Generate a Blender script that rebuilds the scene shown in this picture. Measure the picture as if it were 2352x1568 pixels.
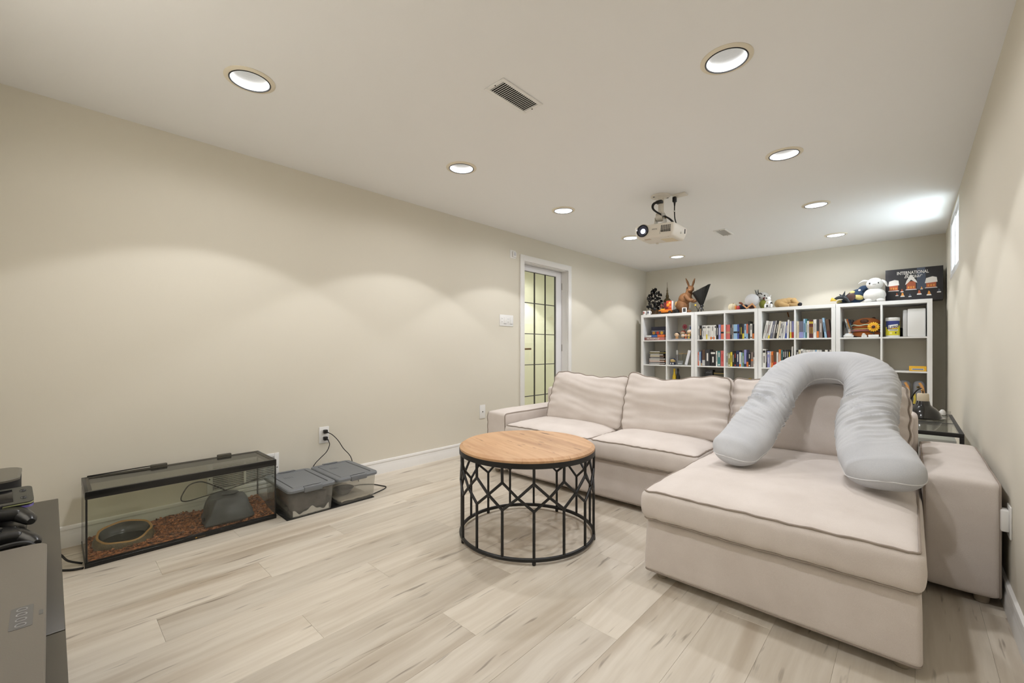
import bpy, bmesh, math, random
from mathutils import Vector, Matrix, noise, Euler

for o in list(bpy.data.objects):
    bpy.data.objects.remove(o)
S = bpy.context.scene
COL = S.collection
PI = math.pi
R = math.radians

# ------------------------------------------------------------------ camera, world, exposure
cam_d = bpy.data.cameras.new('camera')
cam_d.sensor_width = 36.0
cam_d.lens = 36.0 * 985.87 / 2352.0
cam_d.shift_y = 17.2 / 2352.0
cam_d.clip_start = 0.02
cam = bpy.data.objects.new('camera', cam_d)
COL.objects.link(cam)
cam.location = (0, 0, 0.966)
cam.rotation_euler = (PI / 2, 0, 0.7483)
S.camera = cam

W = bpy.data.worlds.new('world')
S.world = W
W.use_nodes = True
W.node_tree.nodes['Background'].inputs[0].default_value = (0.76, 0.87, 1.0, 1)
W.node_tree.nodes['Background'].inputs[1].default_value = 12.0

S.view_settings.view_transform = 'Standard'
S.view_settings.look = 'None'
S.view_settings.gamma = 1.0
S.view_settings.use_curve_mapping = False
S.view_settings.exposure = -0.07

SPOT_W = 21.5            # ceiling downlight power
FILL = 0.5  # added fill spot power relative to the downlight beam
PROJ_W = 1450.0          # projector beam thrown at the near wall
HALL_W = 52.0            # hallway lamp power
LAMP_COL = (0.98, 0.985, 1.02)

XL, XR, YF, YB, H = -3.019, 0.268, -0.46, 6.325, 2.168

# ------------------------------------------------------------------ materials
def lin(c):
    c = c / 255.0
    return c / 12.92 if c <= 0.04045 else ((c + 0.055) / 1.055) ** 2.4

def rgb(c):
    return (lin(c[0]), lin(c[1]), lin(c[2]), 1.0)

MATS = {}
def M(name, col, rough=0.6, metal=0.0, bump=None, var=None, coat=0.0, emit=None, spec=None, sheen=0.0):
    """col: sRGB 0-255. bump=(scale,strength). var=(scale, second colour, amount)."""
    if name in MATS:
        return MATS[name]
    m = bpy.data.materials.new(name)
    m.use_nodes = True
    nt = m.node_tree
    b = nt.nodes['Principled BSDF']
    b.inputs['Base Color'].default_value = rgb(col)
    b.inputs['Roughness'].default_value = rough
    b.inputs['Metallic'].default_value = metal
    if spec is not None:
        b.inputs['Specular IOR Level'].default_value = spec
    if coat:
        b.inputs['Coat Weight'].default_value = coat
    if sheen:
        b.inputs['Sheen Weight'].default_value = sheen
    if emit:
        b.inputs['Emission Color'].default_value = rgb(emit[0])
        b.inputs['Emission Strength'].default_value = emit[1]
    tc = nt.nodes.new('ShaderNodeTexCoord')
    if var:
        n = nt.nodes.new('ShaderNodeTexNoise')
        n.inputs['Scale'].default_value = var[0]
        n.inputs['Detail'].default_value = 5
        nt.links.new(tc.outputs['Object'], n.inputs['Vector'])
        mx = nt.nodes.new('ShaderNodeMix')
        mx.data_type = 'RGBA'
        mx.inputs[6].default_value = rgb(col)
        mx.inputs[7].default_value = rgb(var[1])
        mr = nt.nodes.new('ShaderNodeMapRange')
        mr.inputs[1].default_value = 0.35
        mr.inputs[2].default_value = 0.65
        mr.inputs[4].default_value = var[2]
        nt.links.new(n.outputs[0], mr.inputs[0])
        nt.links.new(mr.outputs[0], mx.inputs[0])
        nt.links.new(mx.outputs[2], b.inputs['Base Color'])
    if bump:
        n2 = nt.nodes.new('ShaderNodeTexNoise')
        n2.inputs['Scale'].default_value = bump[0]
        n2.inputs['Detail'].default_value = 4
        nt.links.new(tc.outputs['Object'], n2.inputs['Vector'])
        bp = nt.nodes.new('ShaderNodeBump')
        bp.inputs['Strength'].default_value = bump[1]
        bp.inputs['Distance'].default_value = 0.01
        nt.links.new(n2.outputs[0], bp.inputs['Height'])
        nt.links.new(bp.outputs[0], b.inputs['Normal'])
    MATS[name] = m
    return m

def glass_mat(name, tint=(255, 255, 255), refl=1.0, rough=0.0, haze=0.0, haze_col=(220, 220, 215)):
    """thin pane: clear transmission + Fresnel gloss, optional milky haze."""
    m = bpy.data.materials.new(name)
    m.use_nodes = True
    nt = m.node_tree
    out = nt.nodes['Material Output']
    nt.nodes.remove(nt.nodes['Principled BSDF'])
    t = nt.nodes.new('ShaderNodeBsdfTransparent')
    t.inputs[0].default_value = rgb(tint)
    g = nt.nodes.new('ShaderNodeBsdfGlossy')
    g.inputs['Roughness'].default_value = rough
    g.inputs[0].default_value = (refl, refl, refl, 1)
    lw = nt.nodes.new('ShaderNodeLayerWeight')
    lw.inputs[0].default_value = 0.5
    pw = nt.nodes.new('ShaderNodeMath'); pw.operation = 'POWER'; pw.inputs[1].default_value = 5.0
    nt.links.new(lw.outputs['Facing'], pw.inputs[0])
    fr = nt.nodes.new('ShaderNodeMath'); fr.operation = 'MULTIPLY_ADD'; fr.inputs[1].default_value = 0.75; fr.inputs[2].default_value = 0.025
    nt.links.new(pw.outputs[0], fr.inputs[0])
    mx = nt.nodes.new('ShaderNodeMixShader')
    nt.links.new(fr.outputs[0], mx.inputs[0])
    last = t
    if haze:
        d = nt.nodes.new('ShaderNodeBsdfDiffuse')
        d.inputs[0].default_value = rgb(haze_col)
        tl = nt.nodes.new('ShaderNodeBsdfTranslucent')
        tl.inputs[0].default_value = rgb(haze_col)
        dm = nt.nodes.new('ShaderNodeMixShader')
        dm.inputs[0].default_value = 0.5
        nt.links.new(d.outputs[0], dm.inputs[1])
        nt.links.new(tl.outputs[0], dm.inputs[2])
        hm = nt.nodes.new('ShaderNodeMixShader')
        hm.inputs[0].default_value = haze
        nt.links.new(t.outputs[0], hm.inputs[1])
        nt.links.new(dm.outputs[0], hm.inputs[2])
        last = hm
    nt.links.new(last.outputs[0], mx.inputs[1])
    nt.links.new(g.outputs[0], mx.inputs[2])
    nt.links.new(mx.outputs[0], out.inputs[0])
    MATS[name] = m
    return m

def wood_mat(name, light, mid, dark, streak=(40.0, 2.4), rough=0.45, rand=True, knots=0.5, bump=0.15, contrast=1.0):
    """grain runs along the object's local Y."""
    m = bpy.data.materials.new(name)
    m.use_nodes = True
    nt = m.node_tree
    N, Lk = nt.nodes, nt.links
    b = N['Principled BSDF']
    b.inputs['Roughness'].default_value = rough
    tc = N.new('ShaderNodeTexCoord')
    src = tc.outputs['Object']
    oi = N.new('ShaderNodeObjectInfo')
    if rand:
        cx = N.new('ShaderNodeCombineXYZ')
        mm = N.new('ShaderNodeMath'); mm.operation = 'MULTIPLY'; mm.inputs[1].default_value = 53.0
        Lk.new(oi.outputs['Random'], mm.inputs[0])
        Lk.new(mm.outputs[0], cx.inputs[0]); Lk.new(mm.outputs[0], cx.inputs[1]); Lk.new(mm.outputs[0], cx.inputs[2])
        ad = N.new('ShaderNodeVectorMath'); ad.operation = 'ADD'
        Lk.new(src, ad.inputs[0]); Lk.new(cx.outputs[0], ad.inputs[1])
        src = ad.outputs[0]
    # wavy distortion
    nd = N.new('ShaderNodeTexNoise'); nd.inputs['Scale'].default_value = 2.2; nd.inputs['Detail'].default_value = 2
    Lk.new(src, nd.inputs['Vector'])
    sc = N.new('ShaderNodeVectorMath'); sc.operation = 'SCALE'; sc.inputs['Scale'].default_value = 0.05
    Lk.new(nd.outputs['Color'], sc.inputs[0])
    ad2 = N.new('ShaderNodeVectorMath'); ad2.operation = 'ADD'
    Lk.new(src, ad2.inputs[0]); Lk.new(sc.outputs[0], ad2.inputs[1])
    mp = N.new('ShaderNodeMapping')
    mp.inputs['Scale'].default_value = (streak[0], streak[1], 10.0)
    Lk.new(ad2.outputs[0], mp.inputs['Vector'])
    n1 = N.new('ShaderNodeTexNoise'); n1.inputs['Scale'].default_value = 1.0; n1.inputs['Detail'].default_value = 6; n1.inputs['Roughness'].default_value = 0.6
    Lk.new(mp.outputs[0], n1.inputs['Vector'])
    mp2 = N.new('ShaderNodeMapping')
    mp2.inputs['Scale'].default_value = (streak[0] * 0.28, streak[1] * 0.5, 4.0)
    Lk.new(ad2.outputs[0], mp2.inputs['Vector'])
    n2 = N.new('ShaderNodeTexNoise'); n2.inputs['Scale'].default_value = 1.0; n2.inputs['Detail'].default_value = 4
    Lk.new(mp2.outputs[0], n2.inputs['Vector'])
    r1 = N.new('ShaderNodeValToRGB')
    e = r1.color_ramp.elements
    e[0].position = 0.30; e[0].color = rgb(mid)
    e[1].position = 0.62; e[1].color = rgb(light)
    Lk.new(n1.outputs[0], r1.inputs[0])
    r2 = N.new('ShaderNodeMapRange')
    r2.inputs[1].default_value = 0.52; r2.inputs[2].default_value = 0.75; r2.inputs[4].default_value = 0.75 * contrast
    Lk.new(n2.outputs[0], r2.inputs[0])
    mx = N.new('ShaderNodeMix'); mx.data_type = 'RGBA'
    mx.inputs[7].default_value = rgb(dark)
    Lk.new(r1.outputs[0], mx.inputs[6])
    Lk.new(r2.outputs[0], mx.inputs[0])
    last = mx.outputs[2]
    if knots:
        mp3 = N.new('ShaderNodeMapping')
        mp3.inputs['Scale'].default_value = (streak[0] * 1.5, streak[1] * 2.6, 1.0)
        Lk.new(ad2.outputs[0], mp3.inputs['Vector'])
        n3 = N.new('ShaderNodeTexNoise'); n3.inputs['Scale'].default_value = 1.0; n3.inputs['Detail'].default_value = 2
        Lk.new(mp3.outputs[0], n3.inputs['Vector'])
        r3 = N.new('ShaderNodeMapRange')
        r3.inputs[1].default_value = 0.655; r3.inputs[2].default_value = 0.74; r3.inputs[4].default_value = knots
        Lk.new(n3.outputs[0], r3.inputs[0])
        mx3 = N.new('ShaderNodeMix'); mx3.data_type = 'RGBA'
        mx3.inputs[7].default_value = rgb((dark[0] * .55, dark[1] * .5, dark[2] * .48))
        Lk.new(last, mx3.inputs[6]); Lk.new(r3.outputs[0], mx3.inputs[0])
        last = mx3.outputs[2]
    if rand:
        hs = N.new('ShaderNodeHueSaturation')
        mv = N.new('ShaderNodeMapRange')
        mv.inputs[3].default_value = 0.90; mv.inputs[4].default_value = 1.08
        Lk.new(oi.outputs['Random'], mv.inputs[0])
        Lk.new(mv.outputs[0], hs.inputs['Value'])
        Lk.new(last, hs.inputs['Color'])
        last = hs.outputs[0]
    Lk.new(last, b.inputs['Base Color'])
    bp = N.new('ShaderNodeBump'); bp.inputs['Strength'].default_value = bump; bp.inputs['Distance'].default_value = 0.004
    Lk.new(n1.outputs[0], bp.inputs['Height'])
    Lk.new(bp.outputs[0], b.inputs['Normal'])
    MATS[name] = m
    return m

def fabric_mat(name, col, col2, weave=900.0, strength=0.25, rough=0.95, mott=7.0):
    m = bpy.data.materials.new(name)
    m.use_nodes = True
    nt = m.node_tree
    N, Lk = nt.nodes, nt.links
    b = N['Principled BSDF']
    b.inputs['Roughness'].default_value = rough
    b.inputs['Specular IOR Level'].default_value = 0.15
    b.inputs['Sheen Weight'].default_value = 0.15
    tc = N.new('ShaderNodeTexCoord')
    n = N.new('ShaderNodeTexNoise'); n.inputs['Scale'].default_value = weave; n.inputs['Detail'].default_value = 2
    Lk.new(tc.outputs['Object'], n.inputs['Vector'])
    n2 = N.new('ShaderNodeTexNoise'); n2.inputs['Scale'].default_value = mott; n2.inputs['Detail'].default_value = 4
    Lk.new(tc.outputs['Object'], n2.inputs['Vector'])
    am = N.new('ShaderNodeMath'); am.operation = 'ADD'
    Lk.new(n.outputs[0], am.inputs[0]); Lk.new(n2.outputs[0], am.inputs[1])
    mr = N.new('ShaderNodeMapRange'); mr.inputs[1].default_value = 0.7; mr.inputs[2].default_value = 1.3
    Lk.new(am.outputs[0], mr.inputs[0])
    mx = N.new('ShaderNodeMix'); mx.data_type = 'RGBA'
    mx.inputs[6].default_value = rgb(col); mx.inputs[7].default_value = rgb(col2)
    Lk.new(mr.outputs[0], mx.inputs[0])
    Lk.new(mx.outputs[2], b.inputs['Base Color'])
    bp = N.new('ShaderNodeBump'); bp.inputs['Strength'].default_value = strength; bp.inputs['Distance'].default_value = 0.002
    Lk.new(n.outputs[0], bp.inputs['Height'])
    Lk.new(bp.outputs[0], b.inputs['Normal'])
    MATS[name] = m
    return m

# ------------------------------------------------------------------ mesh builder
class MB:
    def __init__(self):
        self.v, self.f = [], []

    def add(self, vs, fs, T=None):
        n = len(self.v)
        if T is not None:
            vs = [T @ Vector(p) for p in vs]
        self.v += [tuple(p) for p in vs]
        self.f += [tuple(i + n for i in q) for q in fs]
        return self

    def bm(self, b, T=None):
        b.verts.ensure_lookup_table()
        b.verts.index_update()
        self.add([v.co.copy() for v in b.verts], [[v.index for v in f.verts] for f in b.faces], T)
        b.free()
        return self

    def box(self, lo, hi, bev=0.0, seg=2, T=None):
        lo, hi = Vector(lo), Vector(hi)
        c, s = (lo + hi) / 2, hi - lo
        if bev <= 0:
            vs = [(c.x + sx * s.x / 2, c.y + sy * s.y / 2, c.z + sz * s.z / 2) for sz in (-1, 1) for sy in (-1, 1) for sx in (-1, 1)]
            fs = [(0, 2, 3, 1), (4, 5, 7, 6), (0, 1, 5, 4), (2, 6, 7, 3), (0, 4, 6, 2), (1, 3, 7, 5)]
            return self.add(vs, fs, T)
        b = bmesh.new()
        bmesh.ops.create_cube(b, size=1.0, matrix=Matrix.Translation(c) @ Matrix.Diagonal((s.x, s.y, s.z, 1)))
        bmesh.ops.bevel(b, geom=b.edges[:], offset=min(bev, 0.49 * min(s)), segments=seg, profile=0.5, affect='EDGES')
        return self.bm(b, T)

    def ell(self, c, r, seg=20, rings=12, T=None, rot=None):
        if not hasattr(r, '__len__'):
            r = (r, r, r)
        vs, fs = [], []
        vs.append((0, 0, -1))
        for i in range(1, rings):
            a = -PI / 2 + PI * i / rings
            for j in range(seg):
                t = 2 * PI * j / seg
                vs.append((math.cos(a) * math.cos(t), math.cos(a) * math.sin(t), math.sin(a)))
        vs.append((0, 0, 1))
        for j in range(seg):
            fs.append((0, 1 + (j + 1) % seg, 1 + j))
        for i in range(rings - 2):
            for j in range(seg):
                a = 1 + i * seg
                fs.append((a + j, a + (j + 1) % seg, a + seg + (j + 1) % seg, a + seg + j))
        top = len(vs) - 1
        a = 1 + (rings - 2) * seg
        for j in range(seg):
            fs.append((a + j, a + (j + 1) % seg, top))
        X = Matrix.Translation(c) @ (Euler(rot).to_matrix().to_4x4() if rot else Matrix.Identity(4)) @ Matrix.Diagonal((r[0], r[1], r[2], 1))
        if T is not None:
            X = T @ X
        return self.add(vs, fs, X)

    def tube(self, path, r, seg=8, closed=False, cap=True, T=None, flat=None, up=None):
        """r: number, list, or list of (r_normal, r_binormal)."""
        P = [Vector(p) for p in path]
        n = len(P)
        rr = r if hasattr(r, '__len__') else [r] * n
        vs, fs = [], []
        nrm = None
        for i in range(n):
            if closed:
                t = P[(i + 1) % n] - P[i - 1]
            else:
                t = P[min(i + 1, n - 1)] - P[max(i - 1, 0)]
            if t.length < 1e-9:
                t = Vector((0, 0, 1))
            t.normalize()
            if up is not None:
                nrm = Vector(up) - t * t.dot(Vector(up))
            elif nrm is None:
                a = Vector((0, 0, 1)) if abs(t.z) < 0.9 else Vector((1, 0, 0))
                nrm = a - t * a.dot(t)
            else:
                nrm = nrm - t * nrm.dot(t)
            if nrm.length < 1e-6:
                nrm = t.orthogonal()
            nrm.normalize()
            bn = t.cross(nrm)
            q = rr[i]
            ra, rb = (q if hasattr(q, '__len__') else (q, q))
            for j in range(seg):
                th = 2 * PI * j / seg
                vs.append(P[i] + nrm * (ra * math.cos(th)) + bn * (rb * math.sin(th)))
        m = n if closed else n - 1
        for i in range(m):
            for j in range(seg):
                a, b2 = i * seg, ((i + 1) % n) * seg
                fs.append((a + j, a + (j + 1) % seg, b2 + (j + 1) % seg, b2 + j))
        if cap and not closed:
            fs.append(tuple(reversed(range(seg))))
            fs.append(tuple((n - 1) * seg + j for j in range(seg)))
        return self.add(vs, fs, T)

    def cyl(self, p0, p1, r0, r1=None, seg=20, T=None):
        return self.tube([p0, p1], [r0, r0 if r1 is None else r1], seg, T=T)

    def lathe(self, prof, c=(0, 0, 0), seg=32, T=None, close=False, sx=1.0, sy=1.0, cap=True):
        vs, fs = [], []
        n = len(prof)
        for (r, z) in prof:
            r = max(r, 1e-5)
            for j in range(seg):
                t = 2 * PI * j / seg
                vs.append((c[0] + r * sx * math.cos(t), c[1] + r * sy * math.sin(t), c[2] + z))
        for i in range(n if close else n - 1):
            for j in range(seg):
                a, b2 = i * seg, ((i + 1) % n) * seg
                fs.append((a + j, a + (j + 1) % seg, b2 + (j + 1) % seg, b2 + j))
        if cap and not close:
            if prof[0][0] > 1e-4:
                fs.append(tuple(reversed(range(seg))))
            if prof[-1][0] > 1e-4:
                fs.append(tuple((n - 1) * seg + j for j in range(seg)))
        return self.add(vs, fs, T)

    def prism(self, poly, z0, z1, T=None):
        n = len(poly)
        vs = [(x, y, z0) for x, y in poly] + [(x, y, z1) for x, y in poly]
        fs = [tuple(reversed(range(n))), tuple(range(n, 2 * n))]
        fs += [(i, (i + 1) % n, n + (i + 1) % n, n + i) for i in range(n)]
        return self.add(vs, fs, T)

    def build(self, name, mat, parent=None, loc=None, local=False, smooth=38):
        """vertices are in world space unless local; the object's origin goes to loc or to its parent's root."""
        off = Vector((0, 0, 0))
        if not local:
            if parent is not None:
                p = parent
                while p is not None:
                    off += p.location
                    p = p.parent
            elif loc is not None:
                off = Vector(loc)
        me = bpy.data.meshes.new(name)
        me.from_pydata([tuple(Vector(p) - off) for p in self.v], [], self.f)
        me.validate()
        b = bmesh.new(); b.from_mesh(me)
        bmesh.ops.recalc_face_normals(b, faces=b.faces[:])
        b.to_mesh(me); b.free()
        if smooth:
            me.polygons.foreach_set('use_smooth', [True] * len(me.polygons))
            me.set_sharp_from_angle(angle=R(smooth))
        if isinstance(mat, str):
            mat = MATS[mat]
        me.materials.append(mat)
        o = bpy.data.objects.new(name, me)
        COL.objects.link(o)
        if parent is not None:
            o.parent = parent
        elif loc is not None:
            o.location = loc
        return o

def thing(name, label, cat, loc=(0, 0, 0), group=None, rot=None):
    o = bpy.data.objects.new(name, None)
    o.empty_display_size = 0.05
    COL.objects.link(o)
    o.location = loc
    if rot:
        o.rotation_euler = rot
    o['label'] = label
    o['category'] = cat
    if group:
        o['group'] = group
    return o

def tag(o, label, cat, group=None, kind=None):
    o['label'] = label
    o['category'] = cat
    if group:
        o['group'] = group
    if kind:
        o['kind'] = kind
    return o

def struct(o, label, cat='room'):
    o['kind'] = 'structure'
    o['label'] = label
    o['category'] = cat
    return o

def copy_tree(o, parent=None):
    c = o.copy()
    COL.objects.link(c)
    c.parent = parent
    for ch in list(o.children):
        copy_tree(ch, c)
    return c

def text(s, size, T, mat, parent, name='lettering', extrude=0.0006, align='CENTER', bold=0.0, shear=0.0, local=False, xs=1.0):
    cu = bpy.data.curves.new('txt', 'FONT')
    cu.body = s
    cu.size = size
    cu.align_x = align
    cu.align_y = 'CENTER'
    cu.extrude = extrude
    cu.offset = bold
    cu.shear = shear
    cu.resolution_u = 3
    ob = bpy.data.objects.new('txt', cu)
    COL.objects.link(ob)
    dg = bpy.context.evaluated_depsgraph_get()
    me = bpy.data.meshes.new_from_object(ob.evaluated_get(dg))
    mb = MB()
    mb.add([v.co * 1.0 for v in me.vertices], [list(p.vertices) for p in me.polygons], T @ Matrix.Diagonal((xs, 1, 1, 1)))
    bpy.data.objects.remove(ob)
    bpy.data.curves.remove(cu)
    bpy.data.meshes.remove(me)
    return mb.build(name, mat, parent, local=local, smooth=0)

def frame(origin, xax, yax):
    """4x4 with given origin, x axis and y axis."""
    x = Vector(xax).normalized()
    y = Vector(yax).normalized()
    z = x.cross(y).normalized()
    y = z.cross(x)
    m = Matrix.Identity(4)
    for i in range(3):
        m[i][0], m[i][1], m[i][2], m[i][3] = x[i], y[i], z[i], origin[i]
    return m

def smooth_path(pts, n=8, closed=False):
    P = [Vector(p) for p in pts]
    out = []
    m = len(P)
    rng = m if closed else m - 1
    for i in range(rng):
        if closed:
            p0, p1, p2, p3 = P[i - 1], P[i], P[(i + 1) % m], P[(i + 2) % m]
        else:
            p0, p1, p2, p3 = P[max(i - 1, 0)], P[i], P[i + 1], P[min(i + 2, m - 1)]
        for k in range(n):
            t = k / n
            out.append(0.5 * ((2 * p1) + (p2 - p0) * t + (2 * p0 - 5 * p1 + 4 * p2 - p3) * t * t + (3 * p1 - p0 - 3 * p2 + p3) * t ** 3))
    if not closed:
        out.append(P[-1])
    return out

def lerp_list(vals, n=8):
    out = []
    for a, b in zip(vals, vals[1:]):
        for k in range(n):
            t = k / n
            if hasattr(a, '__len__'):
                out.append(tuple(x + (y - x) * t for x, y in zip(a, b)))
            else:
                out.append(a + (b - a) * t)
    out.append(vals[-1])
    return out

# ------------------------------------------------------------------ palette
PAINT = M('cream_wall_paint', (220, 214, 199), 0.85, bump=(180, 0.02))
CEILP = M('ceiling_paint', (241, 241, 240), 0.9, bump=(160, 0.02))
TRIMW = M('white_trim_paint', (232, 230, 226), 0.45)
WHITE = M('white_plastic', (236, 235, 232), 0.4)
SHELFW = M('white_laminate', (238, 238, 236), 0.45)
BLACKM = M('black_metal', (22, 22, 22), 0.45, metal=0.0)
BLACKP = M('black_plastic', (18, 18, 18), 0.35)
CORDM = M('black_rubber', (14, 14, 14), 0.5)
GAP_SHADE = M('gap_shade', (20, 19, 17), 0.9)  # dark colour stands in for the shade inside openings
FLOORW = wood_mat('oak_vinyl_plank', (210, 201, 186), (194, 183, 166), (158, 141, 119), streak=(30.0, 1.7), rough=0.42, knots=0.55, bump=0.10)
PANE = glass_mat('clear_glass', (250, 252, 250))
LINEN = fabric_mat('beige_linen', (220, 211, 204), (206, 196, 188), weave=700, strength=0.35)
PIPE = M('beige_piping', (150, 138, 127), 0.9)
VELVET = fabric_mat('grey_velvet', (198, 199, 201), (182, 184, 188), weave=500, strength=0.12, mott=9.0, rough=0.8)

# ================================================================== SETTING
random.seed(7)
# ---- floor: a sub-floor with every plank laid on it
fl = MB().box((XL - 0.02, YF - 0.02, -0.05), (XR + 0.02, YB + 0.02, -0.008)).build('floor', M('subfloor_dark', (95, 84, 70), 0.9), smooth=0)
struct(fl, 'pale oak vinyl plank floor running the length of the room', 'floor')
PW, PLN = 0.181, 1.22
def plank_mesh(w, l):
    g = 0.00015
    b = MB().box((-w / 2 + g, -l / 2 + g, -0.008), (w / 2 - g, l / 2 - g, 0.0), bev=0.0006, seg=1)
    me = bpy.data.meshes.new('plank')
    me.from_pydata(b.v, [], b.f)
    me.materials.append(FLOORW)
    return me
full = plank_mesh(PW, PLN)
k0 = math.floor((XL + 1.80) / PW) - 1
x = -1.80 + k0 * PW
row = 0
while x < XR:
    x0, x1 = max(x, XL), min(x + PW, XR)
    if x1 - x0 > 0.004:
        off = (row * 0.43 + random.uniform(-0.08, 0.08)) % PLN
        y = YF - off
        while y < YB:
            a, b = max(y, YF), min(y + PLN, YB)
            if b - a > 0.01:
                me = full if (b - a > PLN - 1e-4 and x1 - x0 > PW - 1e-4) else plank_mesh(x1 - x0, b - a)
                o = bpy.data.objects.new('plank', me)
                COL.objects.link(o)
                o.location = ((x0 + x1) / 2, (a + b) / 2, 0)
                o.parent = fl
            y += PLN
    x += PW
    row += 1

# ---- walls
DY0, DY1, DZ = 3.43, 4.235, 1.905
wl = MB()
TH = 0.12
wl.box((XL - TH, YF - 0.1, -0.05), (XL, DY0, H + 0.1)).box((XL - TH, DY1, -0.05), (XL, YB + 0.1, H + 0.1)).box((XL - TH, DY0, DZ), (XL, DY1, H + 0.1))
struct(wl.build('wall_left', PAINT, smooth=0), 'long cream wall with a glazed door and the reptile tank', 'wall')
struct(MB().box((XL, YB, -0.05), (XR, YB + 0.1, H + 0.1)).build('wall_back', PAINT, smooth=0), 'cream end wall behind the white bookcases', 'wall')
struct(MB().box((XL, YF - 0.1, -0.05), (XR, YF, H + 0.1)).build('wall_front', PAINT, smooth=0), 'cream wall behind the low dark media bench', 'wall')
WY0, WY1, WZ0, WZ1, WT = 4.66, 5.60, 1.60, 2.135, 0.24
wr = MB()
wr.box((XR, YF - 0.1, -0.05), (XR + WT, WY0, H + 0.1)).box((XR, WY1, -0.05), (XR + WT, YB + 0.1, H + 0.1))
wr.box((XR, WY0, -0.05), (XR + WT, WY1, WZ0)).box((XR, WY0, WZ1), (XR + WT, WY1, H + 0.1))
struct(wr.build('wall_right', PAINT, smooth=0), 'cream wall beside the chaise with a small high window', 'wall')

# ---- ceiling with holes for the cans
LIGHTS = [(-2.165, 0.61), (-2.185, 1.86), (-2.205, 3.03), (-2.215, 4.27), (-2.225, 5.555),
          (-0.560, 0.66), (-0.560, 1.912), (-0.572, 3.083), (-0.577, 4.34), (-0.577, 5.632)]
RO, RI = 0.100, 0.079
b = bmesh.new()
def ring_edges(pts):
    vs = [b.verts.new(p) for p in pts]
    return [b.edges.new((vs[i], vs[(i + 1) % len(vs)])) for i in range(len(vs))]
ed = ring_edges([(XL, YF, H), (XR, YF, H), (XR, YB, H), (XL, YB, H)])
for (lx, ly) in LIGHTS:
    ed += ring_edges([(lx + 0.085 * math.cos(2 * PI * j / 32), ly + 0.085 * math.sin(2 * PI * j / 32), H) for j in range(32)])
bmesh.ops.triangle_fill(b, use_beauty=True, use_dissolve=False, edges=ed)
c = MB().bm(b)
# upper slab so the plane has thickness at its border
cl = c.build('ceiling', CEILP, smooth=0)
struct(cl, 'off-white flat ceiling with recessed lights', 'ceiling')

# ---- baseboards (stepped profile)
def baseboard(name, p0, p1, inward, label):
    """p0,p1 floor points on the wall face; inward: unit vector into the room."""
    prof = [(0, 0), (0.014, 0), (0.014, 0.058), (0.0125, 0.061), (0.0125, 0.064), (0.011, 0.070), (0.009, 0.084), (0.0125, 0.086), (0.0125, 0.092), (0.010, 0.101), (0.004, 0.104), (0, 0.104)]
    d = Vector(p1) - Vector(p0)
    L_ = d.length
    T = Matrix.Identity(4)
    dx = d.normalized()
    for i in range(3):
        T[i][0] = inward[i]
        T[i][1] = (0, 0, 1)[i]
        T[i][2] = dx[i]
        T[i][3] = p0[i]
    o = MB().prism(prof, 0, L_, T).build(name, TRIMW, smooth=30)
    struct(o, label, 'baseboard')
baseboard('baseboard_left', (XL, YF, 0), (XL, DY0 - 0.06, 0), (1, 0, 0), 'white moulded baseboard along the left wall before the door')
baseboard('baseboard_left', (XL, DY1 + 0.06, 0), (XL, YB, 0), (1, 0, 0), 'white moulded baseboard between the door and the bookcases')
baseboard('baseboard_right', (XR, YF, 0), (XR, YB, 0), (-1, 0, 0), 'white moulded baseboard along the right wall')
baseboard('baseboard_back', (XL, YB, 0), (XR, YB, 0), (0, -1, 0), 'white moulded baseboard behind the bookcases')

# ---- door casing + jambs
cas = MB()
CW = 0.06
cas.box((XL, DY0 - CW, 0), (XL + 0.016, DY0 + 0.004, DZ + CW), bev=0.003)
cas.box((XL, DY1 - 0.004, 0), (XL + 0.016, DY1 + CW, DZ + CW), bev=0.003)
cas.box((XL, DY0 - CW + 0.001, DZ - 0.004), (XL + 0.0155, DY1 + CW - 0.001, DZ + CW), bev=0.003)
cas.box((XL - TH, DY0, 0), (XL, DY0 + 0.010, DZ)).box((XL - TH, DY1 - 0.010, 0), (XL, DY1, DZ)).box((XL - TH, DY0, DZ - 0.010), (XL, DY1, DZ))
struct(cas.build('trim_1', TRIMW), 'white casing and jamb around the glazed door', 'trim')

# ---- glazed door
DX = XL - 0.083
dr = bpy.data.objects.new('door_1', None)
COL.objects.link(dr)
dr.location = (DX, DY0, 0)
struct(dr, 'white glazed door with fifteen small panes', 'door')
da, db, dt, dbm = DY0 + 0.012, DY1 - 0.013, DZ - 0.013, 0.012
DOORW = M('white_door_paint', (228, 227, 228), 0.4)
GY0, GY1, GZ0, GZ1 = 3.540, 4.118, 0.125, 1.829
MB().box((DX - 0.035, da, dbm), (DX, GY0, dt), bev=0.002).build('stile', DOORW, dr)
MB().box((DX - 0.035, GY1, dbm), (DX, db, dt), bev=0.002).build('stile', DOORW, dr)
MB().box((DX - 0.035, GY0, GZ1), (DX, GY1, dt), bev=0.002).build('rail', DOORW, dr)
MB().box((DX - 0.035, GY0, dbm), (DX, GY1, GZ0), bev=0.002).build('rail', DOORW, dr)
LEAD = M('dark_lead_came', (60, 58, 52), 0.5)
cols = [GY0, 3.732, 3.926, GY1]
rows = [GZ0, 0.44, 0.79, 1.135, 1.480, GZ1]
for y in cols:
    MB().box((DX - 0.024, y - 0.0045, GZ0), (DX - 0.010, y + 0.0045, GZ1)).build('muntin', LEAD, dr, smooth=0)
for z in rows:
    MB().box((DX - 0.0235, GY0, z - 0.004), (DX - 0.0105, GY1, z + 0.004)).build('muntin', LEAD, dr, smooth=0)
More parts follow.
